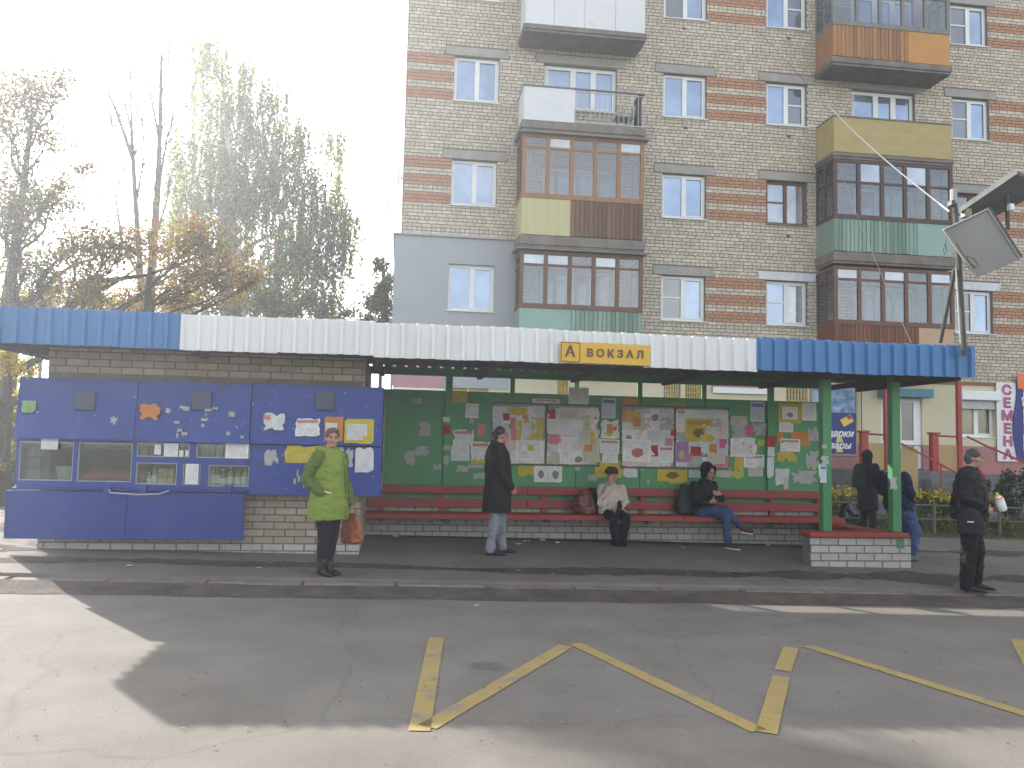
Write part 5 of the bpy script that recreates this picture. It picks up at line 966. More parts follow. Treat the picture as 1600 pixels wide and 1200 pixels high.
def head(fg, mb, c, turn, nod=0.):
    """c: head centre; turn: face direction relative to body (positive towards the person's left)"""
    ct, st = math.cos(turn), math.sin(turn)
    def q(l, f, z): f2 = f*math.cos(nod)+z*math.sin(nod); z2 = -f*math.sin(nod)+z*math.cos(nod); return (c[0]+l*ct+f2*st, c[1]-l*st+f2*ct, c[2]+z2)
    def e(l, f, z, r): 
        T = Matrix.Rotation(0, 3, 'Z'); ax = (fg.R @ Vector((ct, -st))); an = math.atan2(ax.y, ax.x); mb.ell(fg.p(*q(l, f, z)), (r[0]*fg.k, r[1]*fg.k, r[2]*fg.k), 14, T=Matrix.Rotation(an, 3, 'Z'))
    e(0, -.008, .02, (.074, .092, .098)); e(0, .012, -.045, (.060, .072, .075)); e(0, .058, -.085, (.030, .030, .026)); e(0, .094, -.012, (.012, .018, .026)); e(0, .104, -.028, (.015, .013, .011)); e(0, .075, .03, (.052, .018, .014))
    for sg_ in (-1, 1): e(sg_*.076, -.008, -.012, (.012, .022, .032)); e(sg_*.04, .06, -.03, (.026, .03, .025))
    return q
def face_bits(fg, q, parent, skinlip=m_lip):
    for sg_ in (-1, 1):
        b = MB(); b.ell(fg.p(*q(sg_*.032, .082, .004)), (.013*fg.k, .008*fg.k, .007*fg.k), 8); b.build('eye', m_lash, parent, smooth=True)
        b = MB(); b.tube([fg.p(*q(sg_*.016, .088, .026)), fg.p(*q(sg_*.034, .085, .031)), fg.p(*q(sg_*.052, .074, .026))], .0045*fg.k, 6); b.build('eyebrow', m_hair_br, parent)
    b = MB(); b.tube([fg.p(*q(-.022, .084, -.064)), fg.p(*q(0, .091, -.062)), fg.p(*q(.022, .084, -.064))], [.004*fg.k, .0065*fg.k, .004*fg.k], 6); b.build('mouth', skinlip, parent, smooth=True)
def hand(fg, mb, wrist, tip_dir, side_dir, palm_n, curl=.35, sc=1.):
    """palm with five fingers; directions are in figure space"""
    w_ = Vector(wrist); t = Vector(tip_dir).normalized(); s = Vector(side_dir); s = (s-t*s.dot(t)).normalized(); n = Vector(palm_n); n = (n-t*n.dot(t)-s*n.dot(s)).normalized()
    mb.loft([(fg.p(*(w_+t*d_*sc)), fg.d(*(s*wd*sc)), fg.d(*(n*th*sc))) for d_, wd, th in ((-.01, .024, .02), (.03, .037, .017), (.07, .042, .015), (.095, .038, .012))], 10)
    for i, (off, ln, r) in enumerate(((-.033, .062, .0085), (-.011, .076, .009), (.011, .082, .0092), (.032, .074, .009))):
        b0 = w_+(t*.085+s*off)*sc; d1 = (t*math.cos(curl)+n*math.sin(curl)); d2 = (t*math.cos(curl*2.4)+n*math.sin(curl*2.4)); m1 = b0+d1*ln*.5*sc; m2 = m1+d2*ln*.5*sc
        fg.tube(mb, [b0, m1, m2], [r*sc, r*.95*sc, r*.8*sc], 8)
    b0 = w_+(t*.03+s*.032)*sc; m1 = b0+(t*.5+s*.75+n*.3).normalized()*.04*sc; m2 = m1+(t*.9+s*.25+n*.35).normalized()*.03*sc; fg.tube(mb, [b0, m1, m2], [.012*sc, .0105*sc, .009*sc], 8)
def shoe(fg, mb, ank, toe, w_=.045, h=.07, heel=.06):
    a = Vector(ank); t = Vector(toe); d = (t-a); d.z = 0; L_ = d.length; d.normalize(); s = Vector((-d.y, d.x, 0))
    z = min(a.z, t.z)
    mb.loft([(fg.p(*(a+d*x+Vector((0, 0, t.z-a.z+hh*.5+.0)))), fg.d(*(s*ww)), fg.d(0, 0, hh*.5)) for x, ww, hh in ((-heel, w_*.7, h*.75), (-heel*.5, w_*.85, h*1.0), (.02, w_*.88, h*1.15), (L_*.5, w_*.95, h*.85), (L_*.85, w_*1.0, h*.62), (L_+.02, w_*.75, h*.42))], 12)
def person(nm, base, phi, H, label): 
    return thing('person', base, label, 'person', None), Fig(base, phi, H)
def P_(px, py): return ong(px, py)
# ---- woman in green
base = P_(508, 898); pe, fg = person('w', base, math.radians(52), 1.66, 'standing woman in a green jacket with black trousers and boots')
hc = (0, .035, 1.625); mb = MB()
q = head(fg, mb, hc, math.radians(-40)); fg.tube(mb, [(0, .0, 1.40), (0, .02, 1.55)], [.062, .056])
mb.loft([fg.ring((0, 0, z), a, c) for z, a, c in ((.84, .15, .11), (.95, .165, .12), (1.1, .135, .105), (1.28, .16, .11), (1.42, .15, .085), (1.47, .08, .06))], 18)
RA = [(-.19, -.01, 1.40), (-.265, -.10, 1.13), (-.185, .06, .98)]; LA = [(.19, 0, 1.40), (.245, .02, 1.12), (.25, .12, .86)]
for A in (RA, LA): fg.tube(mb, A, [.05, .042, .032])
hand(fg, mb, LA[-1], (0, .1, -1), (0, 1, 0), (-1, 0, 0), .5); hand(fg, mb, (-.15, .06, .97), (.7, .5, -.4), (0, .2, 1), (1, 0, 0), .3)
for sg_ in (-1, 1): fg.tube(mb, [(sg_*.08, 0, .88), (sg_*.07, .02, .48), (sg_*.06, -.01, .09)], [.07, .046, .034])
remesh('body', mb, m_skin, pe, .009, 4); face_bits(fg, q, pe)
mb = MB(); mb.ell(fg.p(*q(0, -.022, .045)), (.088*fg.k, .098*fg.k, .088*fg.k), 14); mb.ell(fg.p(*q(0, -.05, -.01)), (.082*fg.k, .065*fg.k, .075*fg.k), 12); mb.ell(fg.p(*q(.02, .05, .09)), (.055*fg.k, .04*fg.k, .026*fg.k), 10); remesh('hair', mb, m_hair_br, pe, .008, 3, .006, 40)
m_gj = cloth('jacket_green', (.20, .26, .045), .88); m_gs = cloth('jacket_sleeve_dark_green', (.105, .145, .03), .85)
mb = MB(); mb.loft([fg.ring((0, .005, z), a, c) for z, a, c in ((.66, .245, .235), (.78, .245, .235), (.95, .235, .225), (1.10, .22, .205), (1.25, .22, .20), (1.36, .21, .17), (1.44, .165, .125), (1.50, .10, .095))], 24)
for k in range(3): fg.tube(mb, [(-.11, -.02, 1.47-.01*k), (-.09, -.11, 1.51), (0, -.15, 1.49-.03*k), (.09, -.11, 1.51), (.14, -.01, 1.47), (.07, .12, 1.42)], .05)
jk = remesh('jacket', mb, m_gj, pe, .010, 5, .010, 8)
mb = MB()
for A in (RA, LA): fg.tube(mb, [A[0], Vector(A[0]).lerp(Vector(A[1]), .5)+Vector((0, -.01, 0)), A[1], A[2]], [.092, .09, .082, .068], 14)
remesh('sleeves', mb, m_gs, jk, .010, 5, .010, 12, 3)
b = MB(); b.tube([fg.p(.05, .178, 1.36), fg.p(.07, .208, 1.1), fg.p(.06, .238, .68)], .008, 6); b.build('zip', m_gs, jk); b = MB(); b.tube([fg.p(-.20, .125, 1.0), fg.p(-.15, .185, .98)], .007, 6); b.build('pocket_trim', m_wh, jk)
m_blk = cloth('black_leggings', (.012, .012, .016)); mb = MB(); mb.loft([fg.ring((0, 0, z), a, c) for z, a, c in ((.72, .17, .13), (.9, .175, .135), (1.0, .16, .125))], 18)
for sg_ in (-1, 1): fg.tube(mb, [(sg_*.08, 0, .86), (sg_*.07, .025, .48), (sg_*.06, 0, .22)], [.115, .082, .062])
remesh('trousers', mb, m_blk, pe, .010, 4, .006, 10)
m_boot = Lm('black_boot_leather', (.012, .011, .012), rough=.45, bump=.5, bsc=30)
for sg_ in (-1, 1):
    mb = MB(); fg.tube(mb, [(sg_*.06, -.005, .33), (sg_*.06, -.005, .07)], [.068, .056]); shoe(fg, mb, (sg_*.06, 0, .0), (sg_*.065, .15, .0), .046, .075); remesh('boot', mb, m_boot, pe, .009, 3, .006, 26)
def soft_bag(fg, c, wl, wf, h, mat, name, label, cat, strap_to=None, top=.6, parent_frame=None, turn=0., fold=.012, strap_r=.009, strap_mat=None):
    t = thing(name, fg.p(*c), label, cat); mb = MB()
    mb.loft([fg.ring((c[0], c[1], c[2]+z*h), a*wl, f*wf, turn) for z, a, f in ((0, .80, .75), (.06, .98, 1.0), (.4, 1.0, 1.0), (.8, lerp(1, top, .7), .7), (1, top, .4))], 18); remesh('bag_body', mb, mat, t, .010, 4, fold, 11)
    if strap_to:
        for sf in (-.03, .03): b = MB(); pts = [Vector((c[0], c[1]+sf*2, c[2]+h*.93)), Vector((c[0], c[1]+sf*1.6, (c[2]+h+strap_to[2])/2)), Vector(strap_to)+Vector((0, sf*.3, 0))]; b.tube([fg.p(*p) for p in pts], strap_r, 6); b.build('strap', strap_mat or mat, t)
    return t
soft_bag(fg, (.31, .12, .36), .085, .18, .36, Lm('tan_leather', (.30, .085, .03), (.22, .06, .022), sc=6, rough=.5, bump=.2), 'handbag', 'tan leather handbag hanging from the hand of the woman in green', 'handbag', (.26, .14, .80))
# ---- man in long black coat
base = P_(774, 866); pe, fg = person('m', base, math.radians(100), 1.73, 'standing man in a long black coat and grey jeans facing the road end')
hc = (0, .04, 1.625); mb = MB(); q = head(fg, mb, hc, math.radians(12)); fg.tube(mb, [(0, -.01, 1.42), (0, .02, 1.55)], [.066, .06])
mb.loft([fg.ring((0, 0, z), a, c) for z, a, c in ((.88, .15, .11), (1.0, .16, .115), (1.15, .155, .11), (1.3, .18, .115), (1.42, .17, .09), (1.48, .08, .06))], 18)
RA = [(-.20, -.02, 1.42), (-.25, -.03, 1.14), (-.235, .13, .93)]; LA = [(.20, 0, 1.42), (.25, .0, 1.14), (.22, .14, .95)]
for A in (RA, LA): fg.tube(mb, A, [.05, .042, .033])
hand(fg, mb, RA[-1], (.05, .55, -.8), (0, .8, .55), (1, 0, 0), .5); hand(fg, mb, LA[-1], (-.1, .5, -.8), (0, .8, .5), (-1, 0, 0), .5)
for sg_, off in ((-1, -.10), (1, .13)): fg.tube(mb, [(sg_*.085, 0, .9), (sg_*.095, off*.6+.02, .5), (sg_*.10, off-.01, .09)], [.075, .05, .036])
remesh('body', mb, m_skin2, pe, .009, 4); face_bits(fg, q, pe)
mb = MB(); mb.ell(fg.p(*q(0, -.02, .05)), (.080*fg.k, .095*fg.k, .076*fg.k), 14); mb.ell(fg.p(*q(0, -.062, .0)), (.072*fg.k, .046*fg.k, .075*fg.k), 12); remesh('hair', mb, m_hair_dk, pe, .008, 3, .003, 40)
m_coat = cloth('black_coat_wool', (.018, .016, .017), .8); mb = MB()
mb.loft([fg.ring((0, f, z), a, c) for z, a, c, f in ((.57, .225, .205, .0), (.66, .225, .20, .0), (.8, .22, .195, .005), (.98, .215, .185, .01), (1.12, .215, .18, .01), (1.28, .225, .175, 0), (1.40, .215, .15, -.005), (1.47, .15, .115, -.01), (1.53, .09, .088, .0))], 24)
for A in (RA, LA): fg.tube(mb, A, [.085, .074, .058], 14)
fg.tube(mb, [(-.07, -.03, 1.52), (0, -.075, 1.545), (.07, -.03, 1.52)], .03)
remesh('coat', mb, m_coat, pe, .010, 5, .008, 7)
m_gjean = cloth('grey_jeans', (.22, .225, .25), .78)
mb = MB(); mb.loft([fg.ring((0, 0, z), a, c) for z, a, c in ((.8, .165, .125), (.95, .17, .13), (1.05, .16, .12))], 18)
for sg_, off in ((-1, -.10), (1, .13)): fg.tube(mb, [(sg_*.09, .0, .88), (sg_*.095, off*.6+.02, .5), (sg_*.10, off-.01, .08)], [.105, .08, .066])
remesh('jeans', mb, m_gjean, pe, .010, 4, .010, 13)
m_shoe = Lm('black_shoe', (.014, .012, .012), rough=.45)
for sg_, off in ((-1, -.10), (1, .13)): mb = MB(); shoe(fg, mb, (sg_*.10, off, 0), (sg_*.11, off+.19, 0), .047, .075); remesh('shoe', mb, m_shoe, pe, .009, 3)
# ---- man in black jacket at the right
base = P_(1517, 922); pe, fg = person('r', base, math.radians(52), 1.74, 'standing man in black jacket and trousers with red shirt collar')
hc = (0, .06, 1.62); mb = MB(); q = head(fg, mb, hc, math.radians(38)); fg.tube(mb, [(0, 0, 1.40), (0, .035, 1.56)], [.07, .066])
mb.loft([fg.ring((0, 0, z), a, c) for z, a, c in ((.88, .16, .12), (1.0, .175, .135), (1.15, .175, .135), (1.3, .19, .125), (1.42, .18, .095), (1.48, .08, .06))], 18)
RA = [(-.21, -.01, 1.40), (-.27, -.03, 1.13), (-.14, .19, 1.0)]; LA = [(.21, 0, 1.40), (.26, .02, 1.13), (.16, .27, 1.0)]
for A in (RA, LA): fg.tube(mb, A, [.052, .045, .035])
hand(fg, mb, LA[-1], (-.5, .7, .12), (.1, .1, 1), (-1, -.4, 0), .8); hand(fg, mb, RA[-1], (.6, .5, -.1), (0, .1, 1), (1, -.3, 0), .6)
for sg_, off in ((-1, -.03), (1, .05)): fg.tube(mb, [(sg_*.09, 0, .9), (sg_*.11, off+.02, .5), (sg_*.125, off-.01, .09)], [.08, .055, .038])
remesh('body', mb, m_skin2, pe, .009, 4); face_bits(fg, q, pe)
mb = MB(); mb.ell(fg.p(*q(0, -.012, .052)), (.081*fg.k, .096*fg.k, .074*fg.k), 14); mb.ell(fg.p(*q(0, -.06, .0)), (.077*fg.k, .050*fg.k, .075*fg.k), 12); remesh('hair', mb, m_hair_gr, pe, .008, 3, .003, 40)
m_bj = cloth('black_jacket', (.014, .013, .014), .8, .7); mb = MB()
mb.loft([fg.ring((0, f, z), a, c) for z, a, c, f in ((.86, .235, .20, 0), (.92, .25, .215, 0), (1.05, .25, .215, .005), (1.2, .25, .205, .005), (1.32, .245, .18, 0), (1.41, .215, .145, -.005), (1.47, .145, .11, 0), (1.51, .105, .095, .01))], 24)
for A in (RA, LA): fg.tube(mb, [A[0], A[1], Vector(A[1]).lerp(Vector(A[2]), .85)], [.09, .078, .06], 14)
jk = remesh('jacket', mb, m_bj, pe, .010, 5, .011, 9)
b = MB(); b.tube([fg.p(.0, .10, 1.47), fg.p(.005, .145, 1.41), fg.p(.01, .175, 1.34)], [.034, .03, .006], 8); b.build('shirt', Lm('red_shirt', (.42, .03, .04), rough=.8), jk, smooth=True)
m_bt = cloth('black_trousers', (.013, .012, .012)); mb = MB(); mb.loft([fg.ring((0, 0, z), a, c) for z, a, c in ((.8, .18, .14), (.9, .18, .14), (1.0, .175, .135))], 18)
for sg_, off in ((-1, -.03), (1, .05)): fg.tube(mb, [(sg_*.095, .0, .86), (sg_*.11, off+.02, .5), (sg_*.125, off-.01, .07)], [.115, .095, .085])
remesh('trousers', mb, m_bt, pe, .010, 4, .010, 12)
for sg_, off in ((-1, -.03), (1, .05)): mb = MB(); shoe(fg, mb, (sg_*.125, off, 0), (sg_*.15, off+.2, 0), .05, .075); remesh('shoe', mb, m_shoe, pe, .009, 3)
m_cb = cloth('black_bag_fabric', (.016, .016, .022), .8, .7)
sbg = soft_bag(fg, (-.30, .02, .70), .065, .15, .32, m_cb, 'shoulder_bag', 'black shoulder bag hanging at the hip of the man in black jacket', 'bag', None, top=.95, fold=.004)
b = MB(); b.tube([fg.p(-.30, -.1, .99), fg.p(-.24, -.13, 1.25), fg.p(-.12, -.10, 1.46), fg.p(.02, .06, 1.45), fg.p(-.05, .19, 1.25), fg.p(-.24, .17, 1.02), fg.p(-.30, .1, .99)], .011, 6); b.build('strap', m_cb, sbg)
b = MB(); p_ = fg.p(-.372, .02, .86); b.bbox(-.035, .035, -.003, .003, -.006, .006, .001, T=Matrix.Translation(p_) @ Matrix.Rotation(math.atan2(fg.R[1][1], fg.R[0][1]), 4, 'Z')); b.build('badge', m_wh, sbg)
hp = fg.p(.08, .345, .99); bt = thing('plastic_bottle', hp, 'white plastic bottle with orange label held by the man in black jacket', 'bottle'); ax = Vector((-.38, -.05, .92)).normalized()
b = MB(); bs = hp+Vector((.0, -.02, .0)); b.tube([bs, bs+ax*.02, bs+ax*.15, bs+ax*.19], [.045, .055, .055, .03], 14); b.build('body', m_wh, bt, smooth=True); b = MB(); b.tube([bs+ax*.135, bs+ax*.175], [.0565, .047], 14, cap=False); b.build('label_band', m_orng, bt); b = MB(); b.tube([bs+ax*.19, bs+ax*.23], .018, 10); b.build('cap', m_yl, bt)
# ---- seated woman with knitted hat
SE = .43
base = Vector((at(957, 800, 12.62).x, 12.72, SE-.47)); pe, fg = person('s', base, math.radians(4), 1.60, 'seated woman in a beige jacket and dark knitted hat with hand at her face')
hc = (0, .03, 1.16); mb = MB(); q = head(fg, mb, hc, math.radians(2), .12); fg.tube(mb, [(0, -.01, .95), (0, .01, 1.08)], [.062, .056])
mb.loft([fg.ring((0, f, z), a, c) for z, a, c, f in ((.52, .16, .13, 0), (.62, .165, .13, 0), (.78, .15, .11, 0), (.9, .165, .105, 0), (.98, .14, .085, 0), (1.02, .07, .06, 0))], 18)
RA = [(-.18, .01, .96), (-.235, .13, .72), (-.075, .17, 1.02)]; LA = [(.18, 0, .96), (.23, .10, .73), (.05, .27, .63)]
for A in (RA, LA): fg.tube(mb, A, [.05, .042, .033])
hand(fg, mb, RA[-1], (.1, -.15, 1), (1, .2, 0), (.6, -.8, 0), .25); hand(fg, mb, LA[-1], (-.8, .4, -.2), (0, .5, 1), (0, -1, -.3), .6)
KN = [(-.10, .44, .50), (.11, .44, .50)]; AN = [(-.045, .42, .10), (.07, .42, .10)]
for sg_, K, A in ((-1, KN[0], AN[0]), (1, KN[1], AN[1])): fg.tube(mb, [(sg_*.09, .03, .54), K, A], [.085, .06, .04])
remesh('body', mb, m_skin, pe, .009, 4); face_bits(fg, q, pe)
mb = MB(); mb.ell(fg.p(*q(0, -.025, .085)), (.112*fg.k, .118*fg.k, .085*fg.k), 14); mb.loft([(fg.p(*q(0, -.03, z)), fg.d(.114, 0), fg.d(0, .116)) for z in (.05, .07, .10)], 16); remesh('knitted_hat', mb, Lm('hat_wool', (.03, .027, .027), (.05, .045, .045), sc=50, rough=1, bump=1, bsc=200), pe, .009, 3, .006, 30)
m_beige = cloth('beige_jacket', (.50, .43, .36), .88); mb = MB()
mb.loft([fg.ring((0, f, z), a, c) for z, a, c, f in ((.53, .235, .20, .05), (.60, .23, .195, .03), (.72, .215, .175, .01), (.85, .21, .155, 0), (.95, .195, .13, 0), (1.01, .12, .10, 0), (1.05, .085, .085, .01))], 24)
fg.tube(mb, [RA[0], RA[1], Vector(RA[1]).lerp(Vector(RA[2]), .82)], [.08, .072, .056], 14); fg.tube(mb, [LA[0], LA[1], Vector(LA[1]).lerp(Vector(LA[2]), .85)], [.08, .072, .054], 14)
fg.tube(mb, [(-.13, .0, 1.0), (-.06, -.09, 1.03), (.06, -.09, 1.03), (.13, .0, 1.0)], .035); remesh('jacket', mb, m_beige, pe, .010, 5, .011, 9)
mb = MB(); mb.loft([fg.ring((0, .03, z), a, c) for z, a, c in ((.48, .175, .15), (.55, .18, .15), (.62, .16, .13))], 18)
for sg_, K, A in ((-1, KN[0], AN[0]), (1, KN[1], AN[1])): fg.tube(mb, [(sg_*.09, .05, .54), K, A], [.105, .085, .075])
remesh('trousers', mb, m_blk, pe, .010, 4, .008, 12)
for A in AN: mb = MB(); shoe(fg, mb, (A[0], A[1], .01), (A[0]*1.2, A[1]+.15, .01), .045, .07); remesh('shoe', mb, m_shoe, pe, .009, 3)
mb = MB(); c_ = (.05, .31, .66); fg.tube(mb, [(c_[0]-.02, c_[1], c_[2]-.07), (c_[0], c_[1]+.02, c_[2]), (c_[0]-.01, c_[1], c_[2]+.09)], [.035, .042, .03]); tag(remesh('glove', mb, m_blk, None, .008, 3, .008, 30), 'dark gloves held in the lap of the seated woman', 'gloves')
xb_ = at(913, 780, 12.72).x; fb = Fig((xb_, 12.72, SE), 0, 1.75)
soft_bag(fb, (0, 0, .005), .175, .13, .36, Lm('red_bag_print', (.16, .03, .028), (.10, .035, .03), sc=9, rough=.3, wear=[((.3, .16, .06), 7, .6, .08), ((.4, .36, .34), 12., .68, .03)]), 'shopping_bag', 'shiny dark red patterned shopping bag on the bench', 'bag', top=.55, fold=.02)
fb = Fig((at(905, 780, 12.9).x+.22, 12.88, SE), 0, 1.75); soft_bag(fb, (0, 0, .005), .12, .07, .40, m_cb, 'tote_bag', 'dark bag on the bench between the red bag and the seated woman', 'bag', top=.5, fold=.012)
# ---- hooded youth with crossed legs
base = Vector((at(1100, 800, 12.62).x, 12.74, SE-.47)); pe, fg = person('y', base, math.radians(22), 1.72, 'seated youth in a black hooded jacket and blue jeans with crossed legs')
hc = (.06, .10, 1.17); mb = MB(); q = head(fg, mb, hc, math.radians(5), .3); fg.tube(mb, [(.02, .03, .96), (.045, .07, 1.09)], [.062, .058])
mb.loft([fg.ring((l, f, z), a, c) for z, a, c, l, f in ((.50, .16, .13, 0, 0), (.62, .165, .13, 0, .0), (.78, .155, .11, .01, .01), (.9, .175, .105, .015, .02), (.98, .15, .085, .02, .025), (1.02, .07, .06, .02, .03))], 18)
RA = [(-.17, .03, .96), (-.25, .12, .72), (-.10, .33, .72)]; LA = [(.21, .03, .96), (.27, .16, .74), (.09, .33, .84)]
for A in (RA, LA): fg.tube(mb, A, [.05, .042, .033])
hand(fg, mb, RA[-1], (.9, .4, .2), (0, .3, 1), (.2, -.5, .8), .6); hand(fg, mb, LA[-1], (-.9, .2, .1), (0, .4, 1), (0, -.9, -.4), .5)
L1 = [(-.09, .04, .54), (.10, .46, .60), (.36, .50, .34)]; L2 = [(.09, .04, .53), (.10, .46, .49), (.10, .50, .09)]
for A in (L1, L2): fg.tube(mb, A, [.085, .06, .042])
remesh('body', mb, m_skin, pe, .009, 4); face_bits(fg, q, pe)
m_hd = cloth('black_hoodie', (.012, .012, .014), .8); mb = MB(); mb.loft([fg.ring((l, f, z), a, c) for z, a, c, l, f in ((.49, .21, .17, 0, .02), (.60, .215, .175, 0, .015), (.75, .205, .165, .01, .015), (.88, .215, .15, .015, .02), (.97, .19, .125, .02, .03), (1.03, .11, .10, .03, .04), (1.07, .085, .08, .04, .05))], 24)
fg.tube(mb, [RA[0], RA[1], Vector(RA[1]).lerp(Vector(RA[2]), .85)], [.085, .075, .055], 14); fg.tube(mb, [LA[0], LA[1], Vector(LA[1]).lerp(Vector(LA[2]), .85)], [.085, .075, .055], 14)
jk = remesh('jacket', mb, m_hd, pe, .010, 5, .010, 9)
mb = MB(); mb.ell(fg.p(*q(0, -.045, .03)), (.118*fg.k, .11*fg.k, .138*fg.k), 16); mb.ell(fg.p(*q(0, -.03, -.06)), (.10*fg.k, .085*fg.k, .09*fg.k), 14)
fg.tube(mb, [q(-.088, .03, -.09), q(-.095, .045, .03), q(-.05, .065, .115), q(.05, .065, .115), q(.095, .045, .03), q(.088, .03, -.09)], .02, 10); remesh('hood', mb, m_hd, jk, .009, 3, .006, 14)
m_jean = cloth('blue_jeans', (.045, .075, .16), .75); mb = MB(); mb.loft([fg.ring((0, .03, z), a, c) for z, a, c in ((.48, .175, .15), (.55, .18, .15), (.60, .16, .13))], 18)
for A in (L1, L2): fg.tube(mb, [A[0], A[1], Vector(A[1]).lerp(Vector(A[2]), .92)], [.105, .078, .06])
remesh('jeans', mb, m_jean, pe, .010, 4, .009, 13)
m_sn = Lm('dark_red_sneaker', (.10, .02, .022), (.05, .015, .018), sc=14, rough=.7)
mb = MB(); shoe(fg, mb, (.10, .50, .015), (.12, .68, .015), .047, .08); s1_ = remesh('sneaker', mb, m_sn, pe, .009, 3); b = MB(); b.loft([fg.ring((.11, .58, z), .05, .15, -.1) for z in (.002, .022)], 14); b.build('sole', m_wh, s1_)
mb = MB(); fg.tube(mb, [(.36, .50, .36), (.40, .52, .30), (.48, .62, .27)], [.05, .048, .035]); s2_ = remesh('sneaker', mb, m_sn, pe, .009, 3); b = MB(); fg.tube(b, [(.39, .51, .255), (.49, .62, .232)], .018, 8); b.build('sole', m_wh, s2_)
b = MB(); ph = fg.p(-.02, .40, .76); b.bbox(-.035, .035, -.004, .004, -.065, .065, .003, T=Matrix.Translation(ph) @ Matrix.Rotation(.5, 4, 'Z') @ Matrix.Rotation(-.8, 4, 'X')); tag(b.build('mobile_phone', Lm('phone_black', (.02, .02, .02), rough=.2)), 'dark mobile phone in the hands of the hooded youth', 'phone')
fb = Fig((at(1073, 790, 12.8).x, 12.80, SE), 0, 1.75); soft_bag(fb, (0, 0, .005), .20, .13, .48, Lm('dark_teal_bag', (.012, .018, .024), rough=.6), 'backpack', 'dark backpack leaning on the bench behind the hooded youth', 'backpack', top=.6, fold=.01)
# ---- leaning person in navy jacket by the outer post
gx_ = at(1428, 880, 11.45); base = Vector((gx_.x-.13, 11.5, g(7.2, 11.5))); pe, fg = person('n', base, math.radians(118), 1.60, 'person in navy jacket and blue jeans leaning behind the outer green post')
hc = (-.02, -.24, 1.56); mb = MB(); q = head(fg, mb, hc, math.radians(10)); fg.tube(mb, [(0, -.27, 1.36), (-.01, -.26, 1.5)], [.06, .056])
mb.loft([fg.ring((0, f, z), a, c) for z, a, c, f in ((.82, .155, .12, -.12), (.95, .165, .125, -.18), (1.1, .155, .115, -.23), (1.25, .175, .11, -.26), (1.36, .16, .085, -.28), (1.42, .08, .06, -.27))], 18)
RA = [(-.19, -.27, 1.35), (-.25, -.22, 1.08), (-.16, -.02, .95)]; LA = [(.19, -.27, 1.35), (.25, -.22, 1.08), (.16, -.02, .95)]
for A in (RA, LA): fg.tube(mb, A, [.05, .042, .033])
hand(fg, mb, RA[-1], (.4, .8, -.2), (0, .2, 1), (1, 0, 0), .4); hand(fg, mb, LA[-1], (-.4, .8, -.2), (0, .2, 1), (-1, 0, 0), .4)
LG = [[(-.09, -.10, .84), (-.11, .12, .47), (-.10, .05, .09)], [(.09, -.10, .84), (.10, .14, .47), (.09, .09, .09)]]
for A in LG: fg.tube(mb, A, [.085, .06, .042])
remesh('body', mb, m_skin, pe, .010, 4); face_bits(fg, q, pe)
mb = MB(); mb.ell(fg.p(*q(0, -.022, .045)), (.084*fg.k, .098*fg.k, .084*fg.k), 14); mb.ell(fg.p(*q(0, -.055, -.01)), (.076*fg.k, .055*fg.k, .075*fg.k), 12); remesh('hair', mb, m_hair_dk, pe, .009, 3, .003, 40)
m_nv = cloth('navy_jacket', (.014, .02, .06), .8); mb = MB(); mb.loft([fg.ring((0, f, z), a, c) for z, a, c, f in ((.80, .225, .18, -.12), (.92, .225, .18, -.17), (1.08, .215, .17, -.22), (1.22, .22, .16, -.26), (1.33, .205, .13, -.28), (1.39, .13, .10, -.27), (1.42, .09, .085, -.265))], 24)
for A in (RA, LA): fg.tube(mb, A, [.085, .075, .055], 14)
jk = remesh('jacket', mb, m_nv, pe, .010, 5, .011, 9); b = MB(); fg.tube(b, [(-.08, -.30, 1.41), (0, -.35, 1.425), (.08, -.30, 1.41)], .016, 8); b.build('collar', Lm('neon_green', (.25, .55, .04), rough=.7), jk, smooth=True)
mb = MB(); mb.loft([fg.ring((0, -.11, z), a, c) for z, a, c in ((.74, .185, .155), (.84, .185, .155), (.92, .17, .14))], 18)
for A in LG: fg.tube(mb, [A[0], A[1], Vector(A[1]).lerp(Vector(A[2]), .9)], [.125, .115, .085])
remesh('jeans', mb, cloth('mid_blue_jeans', (.05, .085, .20), .8), pe, .010, 4, .012, 12)
for A in LG: mb = MB(); shoe(fg, mb, (A[2][0], A[2][1], 0), (A[2][0], A[2][1]+.17, 0), .046, .075); remesh('shoe', mb, Lm('khaki_shoe', (.12, .11, .05), rough=.8), pe, .009, 3)
# ---- hooded person with backpack behind the shelter end
p0 = at(1356, 845, 14.2); base = Vector((p0.x, 14.2, g(p0.x, 14.2))); pe, fg = person('h', base, math.radians(112), 1.62, 'person in a black hooded coat standing behind the end of the bench')
hc = (0, .03, 1.6); mb = MB(); q = head(fg, mb, hc, 0); fg.tube(mb, [(0, -.01, 1.4), (0, .02, 1.54)], [.06, .056])
mb.loft([fg.ring((0, 0, z), a, c) for z, a, c in ((.86, .15, .11), (1.0, .16, .115), (1.15, .15, .11), (1.3, .17, .115), (1.42, .16, .09), (1.47, .08, .06))], 18)
RA = [(-.19, -.02, 1.40), (-.25, -.03, 1.13), (-.16, .15, 1.0)]; LA = [(.19, 0, 1.40), (.25, .0, 1.13), (.16, .15, 1.0)]
for A in (RA, LA): fg.tube(mb, A, [.05, .042, .033])
hand(fg, mb, RA[-1], (.4, .8, 0), (0, 0, 1), (1, 0, 0), .5); hand(fg, mb, LA[-1], (-.4, .8, 0), (0, 0, 1), (-1, 0, 0), .5)
for sg_ in (-1, 1): fg.tube(mb, [(sg_*.085, 0, .9), (sg_*.093, .015, .5), (sg_*.09, 0, .09)], [.07, .045, .034])
remesh('body', mb, m_skin, pe, .011, 4); face_bits(fg, q, pe)
